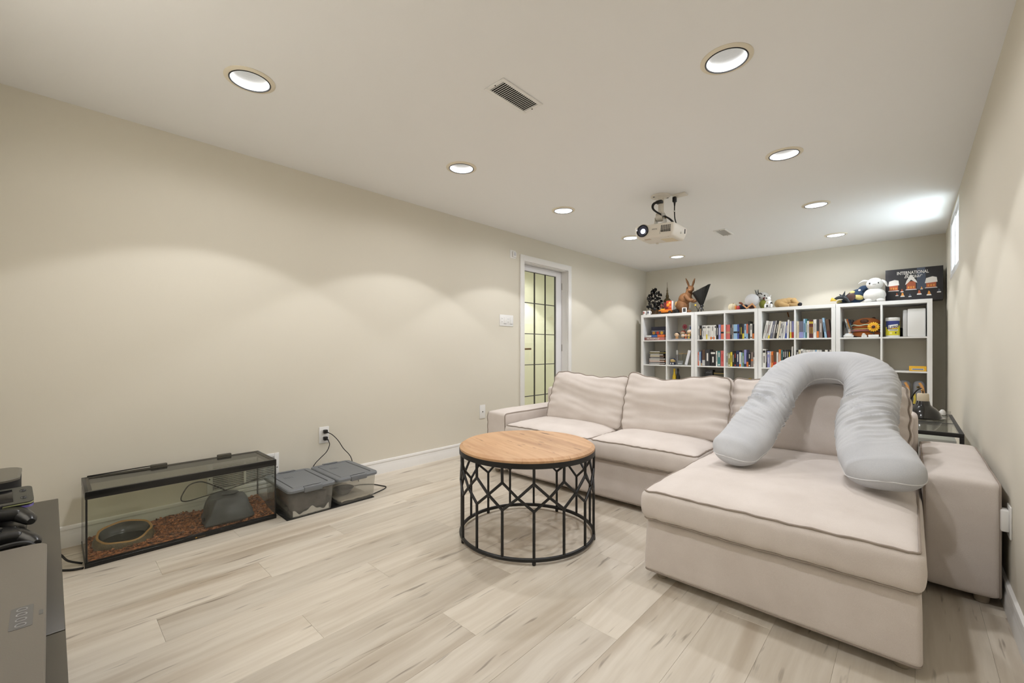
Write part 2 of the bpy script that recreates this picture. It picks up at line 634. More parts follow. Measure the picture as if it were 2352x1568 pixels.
for i in range(3):
    for j in range(5):
        MB().box((DX - 0.019, cols[i], rows[j]), (DX - 0.015, cols[i + 1], rows[j + 1])).build('pane', PANE, dr, smooth=0)
BRONZE = M('bronze', (122, 98, 66), 0.35, metal=0.8)
hd = MB().box((DX, 3.462, 0.925), (DX + 0.008, 3.500, 1.005), bev=0.003).build('handle', BRONZE, dr)
hd['label'] = 'bronze lever handle'
MB().cyl((DX + 0.006, 3.481, 0.967), (DX + 0.048, 3.481, 0.967), 0.009).box((DX + 0.038, 3.470, 0.957), (DX + 0.052, 3.600, 0.977), bev=0.004).build('lever', BRONZE, hd)
for z in (0.2, 0.98, 1.72):
    MB().cyl((DX + 0.004, db + 0.004, z - 0.04), (DX + 0.004, db + 0.004, z + 0.04), 0.006, seg=10).build('hinge', M('hinge_steel', (170, 168, 160), 0.35, 0.8), dr)

# ---- hallway behind the door
HX, HY0, HY1 = -4.35, 2.7, 6.5
HALLP = M('hall_cream_paint', (236, 233, 206), 0.85)
hw = MB().box((HX - 0.1, HY0 - 0.1, -0.05), (HX, HY1 + 0.1, H + 0.1)).box((HX, HY0 - 0.1, -0.05), (XL - TH, HY0, H + 0.1)).box((HX, HY1, -0.05), (XL - TH, HY1 + 0.1, H + 0.1))
struct(hw.build('wall_hallway', HALLP, smooth=0), 'pale yellow hallway wall seen through the glazed door', 'wall')
struct(MB().box((HX, HY0, -0.05), (XL, HY1, 0.0)).build('floor_hallway', M('hall_floor', (205, 194, 175), 0.5), smooth=0), 'pale hallway floor beyond the glazed door', 'floor')
b = bmesh.new()
HL = (-3.72, 4.75)
ed = ring_edges([(HX, HY0, H), (XL - 0.001, HY0, H), (XL - 0.001, HY1, H), (HX, HY1, H)])
ed += ring_edges([(HL[0] + 0.085 * math.cos(2 * PI * j / 32), HL[1] + 0.085 * math.sin(2 * PI * j / 32), H) for j in range(32)])
bmesh.ops.triangle_fill(b, use_beauty=True, use_dissolve=False, edges=ed)
struct(MB().bm(b).build('ceiling_hallway', CEILP, smooth=0), 'hallway ceiling beyond the glazed door', 'ceiling')

# ---- small high window
wn = bpy.data.objects.new('window_1', None)
COL.objects.link(wn)
wn.location = (XR + 0.10, WY0, WZ0)
struct(wn, 'small high window in a deep cream reveal', 'window')
VIN = M('white_vinyl', (236, 237, 238), 0.35)
fx0, fx1 = XR - 0.001, XR + 0.07
def frame_rect(mb, x0, x1, y0, y1, z0, z1, w):
    mb.box((x0, y0, z0), (x1, y0 + w, z1), bev=0.002).box((x0, y1 - w, z0), (x1, y1, z1), bev=0.002)
    mb.box((x0, y0 + w, z0), (x1, y1 - w, z0 + w), bev=0.002).box((x0, y0 + w, z1 - w), (x1, y1 - w, z1), bev=0.002)
    return mb
frame_rect(MB(), fx0, fx1, WY0, WY1, WZ0, WZ1, 0.04).build('window_frame', VIN, wn)
for ya, yb, dx in ((WY0 + 0.04, (WY0 + WY1) / 2 + 0.02, 0.006), ((WY0 + WY1) / 2 - 0.02, WY1 - 0.04, 0.0)):
    sash = frame_rect(MB(), fx0 + 0.004 + dx, fx0 + 0.022 + dx, ya, yb, WZ0 + 0.04, WZ1 - 0.04, 0.028).build('sash', VIN, wn)
    MB().box((fx0 + 0.008 + dx, ya + 0.028, WZ0 + 0.068), (fx0 + 0.011 + dx, yb - 0.028, WZ1 - 0.068)).build('pane', PANE, sash, smooth=0)

# ---- recessed downlights
TRIMC = M('downlight_trim', (230, 221, 200), 0.45)
BAFF = M('downlight_baffle', (196, 196, 194), 0.4)
RINGD = M('downlight_gasket', (30, 30, 30), 0.6)
BULB = M('lit_lamp_face', (255, 250, 240), 0.4, emit=((255, 250, 242), 0.85))
def make_downlight(power):
    t = thing('recessed_downlight', '', 'ceiling light')
    MB().lathe([(RI, -0.004), (RI + 0.004, -0.007), (RO - 0.010, -0.006), (RO, -0.002), (RO, 0.0), (RI, 0.0)], seg=48, close=True).build('trim_ring', TRIMC, t, local=True)
    MB().lathe([(RI - 0.004, -0.0052), (RI - 0.001, -0.0085), (RI + 0.0022, -0.0078), (RI + 0.0030, -0.0052), (RI - 0.001, -0.003)], seg=48, close=True).build('gasket', RINGD, t, local=True)
    prof = []
    for k in range(15):
        z = k * 0.0066
        r = RI - 0.001 - 0.012 * k / 14
        prof += [(r, z - 0.002), (r - 0.0022, z + 0.0033)]
    MB().lathe(prof + [(0.050, 0.112), (0.0, 0.114)], seg=48, cap=False).build('baffle', BAFF, t, local=True)
    MB().lathe([(0.0, 0.068), (0.030, 0.070), (0.047, 0.076), (0.050, 0.082), (0.046, 0.090), (0.030, 0.112)], seg=32).build('lamp_bulb', BULB, t, local=True)
    ld = bpy.data.lights.new('downlight_beam', 'SPOT')
    ld.energy = power
    ld.color = LAMP_COL
    ld.spot_size = R(108)
    ld.spot_blend = 0.12
    ld.shadow_soft_size = 0.03
    lo = bpy.data.objects.new('downlight_beam', ld)
    COL.objects.link(lo)
    lo.location = (0, 0, 0.03)
    lo.parent = t
    # added fill spot, weaker and much wider, standing in for baffle scatter
    gd = bpy.data.lights.new('baffle_fill', 'SPOT')
    gd.energy = power * FILL
    gd.color = LAMP_COL
    gd.spot_size = R(172)
    gd.spot_blend = 0.35
    gd.shadow_soft_size = 0.06
    go = bpy.data.objects.new('baffle_fill', gd)
    COL.objects.link(go)
    go.location = (0, 0, 0.004)
    go.parent = t
    return t
ll = ['recessed ceiling light nearest the camera above the reptile tank',
      'second recessed ceiling light from the camera in the left row',
      'third recessed ceiling light in the left row, before the projector',
      'recessed ceiling light partly hidden by the projector',
      'last recessed ceiling light in the left row, near the first bookcase',
      'recessed ceiling light above the camera, just outside the picture',
      'largest recessed ceiling light, first in the right row',
      'second recessed ceiling light in the right row',
      'third recessed ceiling light in the right row, near the window glow',
      'last recessed ceiling light in the right row, above the bookcases']
DL = make_downlight(SPOT_W)
for i, (lx, ly) in enumerate(LIGHTS):
    o = DL if i == 0 else copy_tree(DL)
    o.location = (lx, ly, H)
    o['label'] = ll[i]
    o['group'] = 'recessed ceiling downlights'
o = make_downlight(HALL_W)
o.location = (HL[0], HL[1], H)
o['label'] = 'recessed ceiling light in the hallway beyond the door'
o['group'] = 'recessed ceiling downlights'

# ---- air registers
def register(name, label, x0, x1, y0, y1, n, gap_mat, inset=0.018, tilt=25):
    t = thing(name, label, 'air vent', ((x0 + x1) / 2, (y0 + y1) / 2, H))
    m = MB()
    z0, z1 = H - 0.006, H
    m.box((x0, y0, z0), (x0 + inset, y1, z1), bev=0.002).box((x1 - inset, y0, z0), (x1, y1, z1), bev=0.002)
    m.box((x0 + inset, y0, z0), (x1 - inset, y0 + inset, z1), bev=0.002).box((x0 + inset, y1 - inset, z0), (x1 - inset, y1, z1), bev=0.002)
    m.build('vent_frame', WHITE, t)
    MB().box((x0 + inset, y0 + inset, H - 0.0012), (x1 - inset, y1 - inset, H - 0.0004)).build('duct_backing', gap_mat, t, smooth=0)  # flat backing sheet; the dark one paints the shade of the duct
    pitch = (y1 - y0 - 2 * inset) / n
    for k in range(n):
        yc = y0 + inset + (k + 0.5) * pitch
        T = Matrix.Translation((0, yc, H - 0.004)) @ Matrix.Rotation(R(tilt), 4, 'X')
        MB().box((x0 + inset, -pitch * 0.25, -0.0006), (x1 - inset, pitch * 0.25, 0.0006), T=T).build('slat', WHITE, t, smooth=0)
    for yy in (y0 + inset / 2, y1 - inset / 2):
        MB().lathe([(0.0, -0.0085), (0.003, -0.0078), (0.0035, -0.006)], ((x0 + x1) / 2, yy, H), seg=10).build('screw', M('screw_dark', (70, 66, 60), 0.4, 0.6), t)
    return t
register('ceiling_register', 'white slatted ceiling vent between the two nearest lights', -1.445, -1.320, 1.368, 1.645, 20, GAP_SHADE)
register('ceiling_register', 'small white ceiling vent behind the projector', -1.475, -1.352, 4.59, 4.87, 18, M('pale_gap', (150, 147, 140), 0.9), tilt=8)

# return grille on the left wall
gy0, gy1, gz0, gz1 = 0.626, 1.016, 0.107, 0.293
t = thing('wall_grille', 'white louvred return-air grille behind the reptile tank', 'air vent', (XL, (gy0 + gy1) / 2, gz0))
m = MB()
w = 0.028
gm = (gy0 + gy1) / 2
for (a, b_, c_, d_) in ((gy0, gy0 + w, gz0, gz1), (gy1 - w, gy1, gz0, gz1), (gy0 + w, gy1 - w, gz0, gz0 + w * 0.8), (gy0 + w, gy1 - w, gz1 - w * 0.8, gz1), (gm - 0.006, gm + 0.006, gz0 + w * .8, gz1 - w * .8)):
    m.box((XL, a, c_), (XL + 0.007, b_, d_), bev=0.002)
m.build('grille_frame', WHITE, t)
MB().box((XL + 0.0003, gy0 + w, gz0 + w * .8), (XL + 0.001, gy1 - w, gz1 - w * .8)).build('duct_backing', GAP_SHADE, t, smooth=0)  # flat dark sheet painting the shade behind the louvres
n = 13
pz = (gz1 - gz0 - 1.6 * w) / n
for (a, b_) in ((gy0 + w, gm - 0.006), (gm + 0.006, gy1 - w)):
    for k in range(n):
        T = Matrix.Translation((XL + 0.004, 0, gz0 + w * .8 + (k + 0.5) * pz)) @ Matrix.Rotation(R(35), 4, 'Y')
        MB().box((-0.0006, a, -pz * 0.36), (0.0006, b_, pz * 0.36), T=T).build('slat', WHITE, t, smooth=0)
for (yy, zz) in ((gy0 + .012, .2), (gy1 - .012, .2)):
    MB().ell((XL + 0.007, yy, zz), (0.002, 0.004, 0.004), 10, 6).build('screw', M('screw_dark', (70, 66, 60), 0.4, 0.6), t)

# ================================================================== SOFA
def lattice_axis(h, r, n, ne=3):
    """coordinates from -h to h, denser inside the rounded border r."""
    a = [-h + r * k / ne for k in range(ne)]
    m = [-(h - r) + 2 * (h - r) * k / n for k in range(n + 1)]
    return a + m + [-q for q in reversed(a)]

def round_box(half, r, D=None, n=(10, 10, 4), T=None):
    """rounded cushion block, D(p)->p deforms the local point; T places it."""
    ax = [lattice_axis(half[i], r, n[i]) for i in range(3)]
    N = [len(a) for a in ax]
    idx, vs, fs = {}, [], []
    def vid(i, j, k):
        key = (i, j, k)
        if key not in idx:
            q = Vector((ax[0][i], ax[1][j], ax[2][k]))
            inn = Vector([max(-(half[a] - r), min(half[a] - r, q[a])) for a in range(3)])
            d = q - inn
            if d.length > 1e-9:
                q = inn + d.normalized() * r
            if D:
                q = D(q)
            idx[key] = len(vs)
            vs.append(q)
        return idx[key]
    for k in (0, N[2] - 1):
        for i in range(N[0] - 1):
            for j in range(N[1] - 1):
                fs.append((vid(i, j, k), vid(i + 1, j, k), vid(i + 1, j + 1, k), vid(i, j + 1, k)))
    for j in (0, N[1] - 1):
        for i in range(N[0] - 1):
            for k in range(N[2] - 1):
                fs.append((vid(i, j, k), vid(i + 1, j, k), vid(i + 1, j, k + 1), vid(i, j, k + 1)))
    for i in (0, N[0] - 1):
        for j in range(N[1] - 1):
            for k in range(N[2] - 1):
                fs.append((vid(i, j, k), vid(i, j + 1, k), vid(i, j + 1, k + 1), vid(i, j, k + 1)))
    return MB().add(vs, fs, T)

def rim_loop(half, r, ax, sgn, D=None, T=None, n=14, out=0.002):
    """closed loop along the seam edge of a rounded box around axis ax at side sgn."""
    a, b_ = [i for i in range(3) if i != ax]
    s = 0.7071
    ha, hb = half[a] - r + r * s + out * s, half[b_] - r + r * s + out * s
    hc = (half[ax] - r + r * s + out * s) * sgn
    cr = min(r * 0.9, 0.03)
    pts = []
    def corner(ca, cb, t0):
        for k in range(5):
            t = t0 + PI / 2 * k / 4
            pts.append((ca + cr * math.cos(t), cb + cr * math.sin(t)))
    def line(p, q):
        for k in range(1, n):
            pts.append((p[0] + (q[0] - p[0]) * k / n, p[1] + (q[1] - p[1]) * k / n))
    corner(ha - cr, hb - cr, 0); line((ha - cr, hb), (-ha + cr, hb))
    corner(-ha + cr, hb - cr, PI / 2); line((-ha, hb - cr), (-ha, -hb + cr))
    corner(-ha + cr, -hb + cr, PI); line((-ha + cr, -hb), (ha - cr, -hb))
    corner(ha - cr, -hb + cr, 1.5 * PI); line((ha, -hb + cr), (ha, hb - cr))
    out_ = []
    for (p, q) in pts:
        v = Vector((0, 0, 0))
        v[a], v[b_], v[ax] = p, q, hc
        if D:
            v = D(v)
        if T is not None:
            v = T @ v
        out_.append(v)
    return out_

sofa = thing('sectional_sofa', 'beige linen sectional sofa with a deep chaise at its right end', 'sofa', (-1.1, 2.85, 0))

def nz(p, s, seed=0.0):
    return noise.noise(Vector((p[0] * s + seed, p[1] * s - seed * 1.7, p[2] * s + seed * 0.6)))

def soft(half, amp, scale, seed):
    def D(q):
        n_ = nz(q, scale, seed) * amp
        return q + Vector((n_ * 0.3, n_ * 0.3, n_))
    return D

# bases with a slip-cover skirt
def base_block(name, lo, hi, seed, flare=0.0):
    half = [(hi[i] - lo[i]) / 2 for i in range(3)]
    ctr = [(hi[i] + lo[i]) / 2 for i in range(3)]
    def D(q):
        k = 0.5 - 0.5 * q.z / half[2]
        w_ = nz(q, 5.0, seed) * 0.004
        return Vector((q.x * (1 + flare * k / half[0]) + w_ * (abs(q.x) > half[0] * .9), q.y * (1 + flare * k / half[1]) + w_ * (abs(q.y) > half[1] * .9), q.z))
    T = Matrix.Translation(ctr)
    o = round_box(half, 0.018, D, (16, 12, 5), T).build(name, LINEN, sofa)
    MB().tube(rim_loop(half, 0.018, 2, -1, D, T), 0.0035, 6, closed=True).build('hem', PIPE, o)
    return o
base_block('base', (-2.25, 2.375, 0.034), (-0.81, 3.28, 0.272), 1.0, 0.003)
base_block('chaise_base', (-0.822, 1.715, 0.036), (0.022, 3.28, 0.250), 2.0, 0.006)

# back frame
half = (1.245, 0.085, 0.285)
T = Matrix.Translation((-1.215, 3.205, 0.335))
round_box(half, 0.03, soft(half, 0.004, 4, 5.0), (24, 3, 8), T).build('back_frame', LINEN, sofa)

# arms
def arm(x0, x1, y0, y1, ztop, seed):
    half = ((x1 - x0) / 2, (y1 - y0) / 2, (ztop - 0.034) / 2)
    ctr = ((x0 + x1) / 2, (y0 + y1) / 2, (ztop + 0.034) / 2)
    def D(q):
        top = max(0.0, q.z / half[2])
        puff = 0.014 * top * (1 - (q.x / half[0]) ** 2) * (1 - (q.y / half[1]) ** 6)
        wr_ = 0.0
        if q.y < -half[1] * 0.9:                       # pulled creases on the front panel
            wr_ = 0.005 * math.sin(q.z * 95 + q.x * 18 + seed) * math.exp(-abs(q.x + half[0]) * 11) * max(0, top)
        n_ = nz(q, 7, seed) * 0.005
        return Vector((q.x + n_ * 0.4, q.y + wr_ + n_ * .5, q.z + puff + n_ * 0.5))
    T = Matrix.Translation(ctr)
    o = round_box(half, 0.024, D, (8, 22, 16), T).build('arm', LINEN, sofa)
    for s_ in (-1, 1):
        MB().tube(rim_loop(half, 0.024, 0, s_, D, T, n=20), 0.0038, 6, closed=True).build('piping', PIPE, o)
    return o
arm(-2.462, -2.262, 2.358, 3.27, 0.475, 3.0)
arm(0.034, 0.248, 2.378, 3.24, 0.468, 8.0)

# seat cushions
def seat_cushion(name, x0, x1, y0, y1, z0, z1, puff, seed, n=(22, 26, 5), amp=0.004, round_=0.028):
    half = ((x1 - x0) / 2, (y1 - y0) / 2, (z1 - z0) / 2)
    ctr = ((x0 + x1) / 2, (y0 + y1) / 2, (z0 + z1) / 2)
    def D(q):
        u, v, w_ = q.x / half[0], q.y / half[1], q.z / half[2]
        e = (1 - u ** 4) * (1 - v ** 4)
        up = max(0.0, w_)
        z = q.z + puff * e * up
        # bulging side walls
        bul = 0.010 * (1 - w_ * w_)
        x_ = q.x + bul * u * abs(u) ** 6
        y_ = q.y + bul * v * abs(v) ** 6
        n_ = nz(q, 6, seed) * amp + nz(q, 17, seed + 4) * amp * 0.5
        # small gathers next to the seam
        edge = max(abs(u), abs(v))
        if edge > 0.9:
            z += 0.0018 * math.sin((q.x + q.y) * 130 + seed) * (edge - 0.9) / 0.1
        return Vector((x_, y_, z + n_))
    T = Matrix.Translation(ctr)
    o = round_box(half, round_, D, n, T).build(name, LINEN, sofa)
    for s_ in (-1, 1):
        MB().tube(rim_loop(half, round_, 2, s_, D, T, n=24), 0.0042, 6, closed=True).build('piping', PIPE, o)
    return o
seat_cushion('seat_cushion', -2.252, -1.512, 2.345, 3.02, 0.274, 0.395, 0.040, 1.3)
seat_cushion('seat_cushion', -1.506, -0.834, 2.345, 3.02, 0.274, 0.395, 0.038, 6.3)
seat_cushion('chaise_cushion', -0.828, 0.026, 1.692, 3.02, 0.254, 0.382, 0.042, 9.1, n=(26, 36, 5))

# back cushions
def back_cushion(xc, y_bot, z_bot, wid, hgt, thk, lean, seed, sag, roll=0.0, wr=0.010):
    """local x width, y up, z towards the room."""
    half = (wid / 2, hgt / 2, thk / 2)
    def D(q):
        u, v, w_ = q.x / half[0], q.y / half[1], q.z / half[2]
        e = (1 - u ** 4) * (1 - v ** 4)
        z = q.z + (0.040 if w_ > 0 else 0.02) * e * w_
        f_ = max(0.0, w_)
        # long horizontal creases that fan out of the piping
        cr = math.sin(v * 6.5 + 1.1 * math.sin(u * 2.3 + seed) + 2.2 * nz(q, 2.2, seed))
        cr = cr * abs(cr)
        z += f_ * e * wr * 0.8 * cr
        side = max(0.0, (abs(u) - 0.62) / 0.38)
        z += f_ * 0.0055 * side * (1 - abs(v) ** 6) * math.sin(v * 22 + seed * 3 + u * 3)
        z += f_ * e * wr * (0.8 * nz(q, 5, seed + 3) + 0.5 * nz((q.x * 0.4, q.y * 2.0, q.z), 11, seed + 7))
        top = max(0.0, v) ** 3
        y = q.y - sag * top * (math.cos(u * 1.9 - 0.3 + 0.4 * math.sin(seed)) * 0.7 + 0.45 * math.sin(u * 4.2 + seed) + 0.25 * nz(q, 9, seed))
        y += 0.004 * math.sin(u * 17 + seed) * top
        x = q.x * (1 + 0.030 * (1 - v * v)) + 0.004 * math.sin(v * 16 + seed) * abs(u) ** 8
        return Vector((x, y, z))
    T = Matrix.Translation((xc, y_bot, z_bot)) @ Matrix.Rotation(R(roll), 4, 'Y') @ Matrix.Rotation(PI / 2 - lean, 4, 'X') @ Matrix.Translation((0, half[1], -half[2]))
    o = round_box(half, 0.034, D, (44, 40, 5), T).build('back_cushion', LINEN, sofa)
    for s_ in (-1, 1):
        MB().tube(rim_loop(half, 0.034, 2, s_, D, T, n=26), 0.0042, 6, closed=True).build('piping', PIPE, o)
    return o
back_cushion(-1.815, 2.70, 0.405, 0.665, 0.400, 0.165, R(20), 0.4, 0.016, roll=2.0)
back_cushion(-1.135, 2.69, 0.405, 0.690, 0.415, 0.175, R(19), 2.6, 0.034, roll=-1.0, wr=0.014)
back_cushion(-0.405, 2.73, 0.405, 0.800, 0.414, 0.165, R(20), 5.2, 0.006, wr=0.004)
# feet
FOOT = M('sofa_foot_wood', (150, 138, 122), 0.6)
for (fx, fy) in ((-2.40, 2.42), (-2.40, 3.2), (-0.77, 1.77), (-0.02, 1.77), (0.2, 2.43), (0.2, 3.18), (-0.8, 3.2)):
    MB().lathe([(0.016, 0.0), (0.020, 0.004), (0.024, 0.04)], (fx, fy, 0), seg=16).build('foot', FOOT, sofa)

# ================================================================== U-SHAPED PILLOW
pil = thing('body_pillow', 'grey velvet U-shaped body pillow slumped over the chaise back cushion', 'pillow', (-0.34, 2.3, 0.43))
ctl = [(-0.612, 2.100, 0.478), (-0.600, 2.155, 0.488), (-0.572, 2.262, 0.540), (-0.545, 2.400, 0.622), (-0.524, 2.555, 0.712), (-0.500, 2.690, 0.792), (-0.440, 2.785, 0.848),
       (-0.340, 2.815, 0.868), (-0.225, 2.800, 0.860), (-0.148, 2.720, 0.815), (-0.130, 2.600, 0.745), (-0.142, 2.480, 0.672), (-0.135, 2.360, 0.602), (-0.100, 2.240, 0.536), (-0.074, 2.150, 0.494), (-0.066, 2.085, 0.482)]
rad = [(0.060, 0.098), (0.066, 0.106), (0.070, 0.104), (0.072, 0.098), (0.078, 0.100), (0.082, 0.098), (0.080, 0.092),
       (0.078, 0.084), (0.080, 0.092), (0.082, 0.102), (0.080, 0.100), (0.074, 0.096), (0.070, 0.104), (0.072, 0.126), (0.068, 0.122), (0.062, 0.110)]
NP = 34
path = smooth_path(ctl, NP)
rads = [tuple(max(0.004, a) for a in q) for q in lerp_list(rad, NP)]
upn = Vector((0, -0.47, 0.88)).normalized()
SEGP = 56
vs, fs = [], []
tot = len(path)
L_ = [0.0]
for i in range(1, tot):
    L_.append(L_[-1] + (path[i] - path[i - 1]).length)
for i in range(tot):
    t_ = (path[min(i + 1, tot - 1)] - path[max(i - 1, 0)]).normalized()
    n_ = (upn - t_ * upn.dot(t_)).normalized()
    bn = t_.cross(n_)
    s_ = L_[i]
    f_ = s_ / L_[-1]
    # where the cover is gathered
    g1 = math.exp(-((f_ - 0.225) / 0.085) ** 2)
    g2 = math.exp(-((f_ - 0.775) / 0.080) ** 2)
    g3 = 0.35 * math.exp(-((f_ - 0.38) / 0.06) ** 2) + 0.35 * math.exp(-((f_ - 0.64) / 0.05) ** 2)
    for j in range(SEGP):
        th = 2 * PI * j / SEGP
        c_, d_ = math.cos(th), math.sin(th)
        # flattened oval section with a soft side seam
        ra, rb = rads[i]
        se = min(s_, L_[-1] - s_)
        rnd = math.sqrt(max(0.0, 1 - (1 - min(1.0, se / 0.085)) ** 2)) if se < 0.085 else 1.0
        ra, rb = max(0.002, ra * rnd), max(0.002, rb * rnd)
        ca = math.copysign(abs(c_) ** 0.85, c_)
        sd = math.copysign(abs(d_) ** 0.85, d_)
        P_ = path[i] + n_ * (ra * ca) + bn * (rb * sd)
        ph = 230 * s_ + 26 * d_ * (0.55 if f_ < 0.5 else -0.55) + 7 * nz(P_, 9, 2.0)
        rip = (1 - 2.2 * abs(math.sin(ph * 0.5))) + 0.7 * math.sin(ph * 0.53 + 1.7 + 4 * nz(P_, 6, 5.0))
        amp = (0.0078 * (g1 + g2) + 0.006 * g3) * (0.30 + 0.70 * abs(nz(P_, 11, 9.0)) * 2.2)
        P_ = P_ + (n_ * ca + bn * sd * 0.6).normalized() * (amp * rip + 0.010 * nz(P_, 7, 1.0))
        vs.append(P_)
for i in range(tot - 1):
    for j in range(SEGP):
        a, b2 = i * SEGP, (i + 1) * SEGP
        fs.append((a + j, a + (j + 1) % SEGP, b2 + (j + 1) % SEGP, b2 + j))
fs.append(tuple(range(SEGP)))
fs.append(tuple((tot - 1) * SEGP + j for j in range(SEGP)))
MB().add(vs, fs).build('cover', VELVET, pil, smooth=70)
# side seam all the way round (both flanks)
k1, k2 = SEGP // 4 + 2, SEGP - SEGP // 4 - 2
seam = [vs[i * SEGP + k1] for i in range(2, tot - 2)] + [vs[i * SEGP + k2] for i in range(tot - 3, 1, -1)]
MB().tube(seam, 0.0024, 5, closed=True).build('seam', M('pale_grey_piping', (212, 212, 212), 0.8), pil)

# ================================================================== COFFEE TABLE
TX, TY = -1.482, 1.712
ct = thing('coffee_table', 'round coffee table with a wooden top and black geometric wire drum base', 'table', (TX, TY, 0))
MANGO = wood_mat('mango_wood', (200, 160, 120), (182, 138, 98), (148, 106, 72), streak=(34.0, 3.2), rough=0.5, rand=True, knots=0.75, bump=0.12, contrast=0.9)
ZT = 0.474
TR = 0.352
# plank-built top: each board clipped to the circle
yaw = R(75)
Tt = Matrix.Translation((0, 0, 0)) @ Matrix.Rotation(yaw, 4, 'Z')
cuts = [-TR, -0.215, -0.085, 0.06, 0.20, TR]
for a, b_ in zip(cuts, cuts[1:]):
    def chord(x):
        return math.sqrt(max(TR * TR - x * x, 0.0))
    ns = 22
    xs = [a + 0.0004 + (b_ - a - 0.0008) * k / ns for k in range(ns + 1)]
    poly = [(x_, -chord(x_)) for x_ in xs] + [(x_, chord(x_)) for x_ in reversed(xs)]
    pl_, last = [], None
    for p in poly:
        if last is None or (Vector(p) - Vector(last)).length > 1e-4:
            pl_.append(p); last = p
    o = bpy.data.objects.new('board', None)
    bpy.data.objects.remove(o)
    n = len(pl_)
    cxm = (a + b_) / 2
    inner = []
    for p in pl_:
        r_ = math.hypot(*p)
        k = min(1.0, (TR - 0.016) / r_) if r_ > 1e-6 else 1.0
        inner.append((p[0] * k, p[1] * k))
    v_ = [(p[0] - cxm, p[1], ZT - 0.022) for p in pl_] + [(p[0] - cxm, p[1], ZT - 0.010) for p in pl_] + [(p[0] - cxm, p[1], ZT) for p in inner]
    f__ = [tuple(reversed(range(n))), tuple(range(2 * n, 3 * n))]
    for k in range(n):
        f__.append((k, (k + 1) % n, n + (k + 1) % n, n + k))
        f__.append((n + k, n + (k + 1) % n, 2 * n + (k + 1) % n, 2 * n + k))
    o = MB().add(v_, f__).build('top_board', MANGO, ct, local=True, smooth=0)
    o.location = (math.cos(yaw) * cxm, math.sin(yaw) * cxm, 0)
    o.rotation_euler = (0, 0, yaw)
MB().lathe([(TR - 0.004, ZT - 0.044), (TR + 0.002, ZT - 0.044), (TR + 0.002, ZT - 0.020), (TR - 0.004, ZT - 0.020)], (TX, TY, 0), seg=72, close=True).build('rim_band', BLACKM, ct)
RB = 0.346
MB().tube([(TX + RB * math.cos(2 * PI * j / 72), TY + RB * math.sin(2 * PI * j / 72), 0.022) for j in range(72)], [(0.010, 0.0085)] * 72, 10, closed=True).build('base_ring', BLACKM, ct)
NB = 15
to_cam = math.atan2(-TY, -TX)
zt, z1, zm, z2, zb = ZT - 0.040, 0.362, 0.297, 0.238, 0.022
br = 0.0066
def cp(k, z):
    a = to_cam + R(5.2) + 2 * PI * k / NB
    r_ = RB if z < 0.4 else RB + 0.002
    return Vector((TX + r_ * math.cos(a), TY + r_ * math.sin(a), z))
for k in range(NB):
    MB().cyl(cp(k, zt), cp(k, z1), br, seg=8).build('upper_bar', BLACKM, ct)
    MB().cyl(cp(k, z2), cp(k, zb), br, seg=8).build('lower_bar', BLACKM, ct)
    m = MB()
    for s_ in (-0.5, 0.5):
        m.tube([cp(k, z1), cp(k + s_, zm)], br, 8).tube([cp(k + s_, zm), cp(k, z2)], br, 8)
    m.build('diamond_bar', BLACKM, ct)
for k in range(5):
    a = to_cam + R(5.2) + 2 * PI * k / 5
    MB().lathe([(0.007, 0.0), (0.009, 0.003), (0.009, 0.016)], (TX + RB * math.cos(a), TY + RB * math.sin(a), 0), seg=12).build('foot', BLACKP, ct)

# ================================================================== REPTILE TANK
AX0, AX1, AY0, AY1, AZ = -2.972, -2.655, 0.105, 0.882, 0.336
tk = thing('reptile_tank', 'long glass reptile tank with black rims standing on the floor', 'terrarium', ((AX0 + AX1) / 2, (AY0 + AY1) / 2, 0))
TANKP = M('black_tank_rim', (20, 20, 19), 0.28)
OLIVE = M('tank_lid_frame', (70, 66, 56), 0.45)
TGL = glass_mat('tank_glass', (252, 253, 250))
LGL = glass_mat('tank_lid_screen', (212, 212, 206), haze=0.10, haze_col=(110, 108, 98), rough=0.08)
def rect_ring(mb, x0, x1, y0, y1, z0, z1, w, bev=0.002):
    mb.box((x0, y0, z0), (x0 + w, y1, z1), bev=bev).box((x1 - w, y0, z0), (x1, y1, z1), bev=bev)
    mb.box((x0 + w, y0, z0), (x1 - w, y0 + w, z1), bev=bev).box((x0 + w, y1 - w, z0), (x1 - w, y1, z1), bev=bev)
    return mb
rect_ring(MB(), AX0, AX1, AY0, AY1, 0.0, 0.026, 0.012).build('bottom_rim', TANKP, tk)
MB().box((AX0 + 0.01, AY0 + 0.01, 0.004), (AX1 - 0.01, AY1 - 0.01, 0.010)).build('bottom_pane', M('tank_floor', (40, 36, 32), 0.6), tk, smooth=0)
rect_ring(MB(), AX0, AX1, AY0, AY1, AZ - 0.034, AZ, 0.012).build('top_rim', TANKP, tk)
rect_ring(MB(), AX0 + 0.010, AX1 - 0.010, AY0 + 0.010, AY1 - 0.010, AZ - 0.006, AZ - 0.001, 0.014, 0.001).build('lid_frame', OLIVE, tk)
MB().box((AX0 + 0.022, AY0 + 0.022, AZ - 0.005), (AX1 - 0.022, AY1 - 0.022, AZ - 0.003)).build('lid_pane', LGL, tk, smooth=0)
g = 0.005
for (lo, hi) in (((AX1 - g - 0.002, AY0 + g, 0.012), (AX1 - 0.002, AY1 - g, AZ - 0.02)), ((AX0 + 0.002, AY0 + g, 0.012), (AX0 + 0.002 + g, AY1 - g, AZ - 0.02)),
                 ((AX0 + g, AY0 + 0.002, 0.012), (AX1 - g, AY0 + 0.002 + g, AZ - 0.02)), ((AX0 + g, AY1 - g - 0.002, 0.012), (AX1 - g, AY1 - 0.002, AZ - 0.02))):
    MB().box(lo, hi).build('pane', TGL, tk, smooth=0)
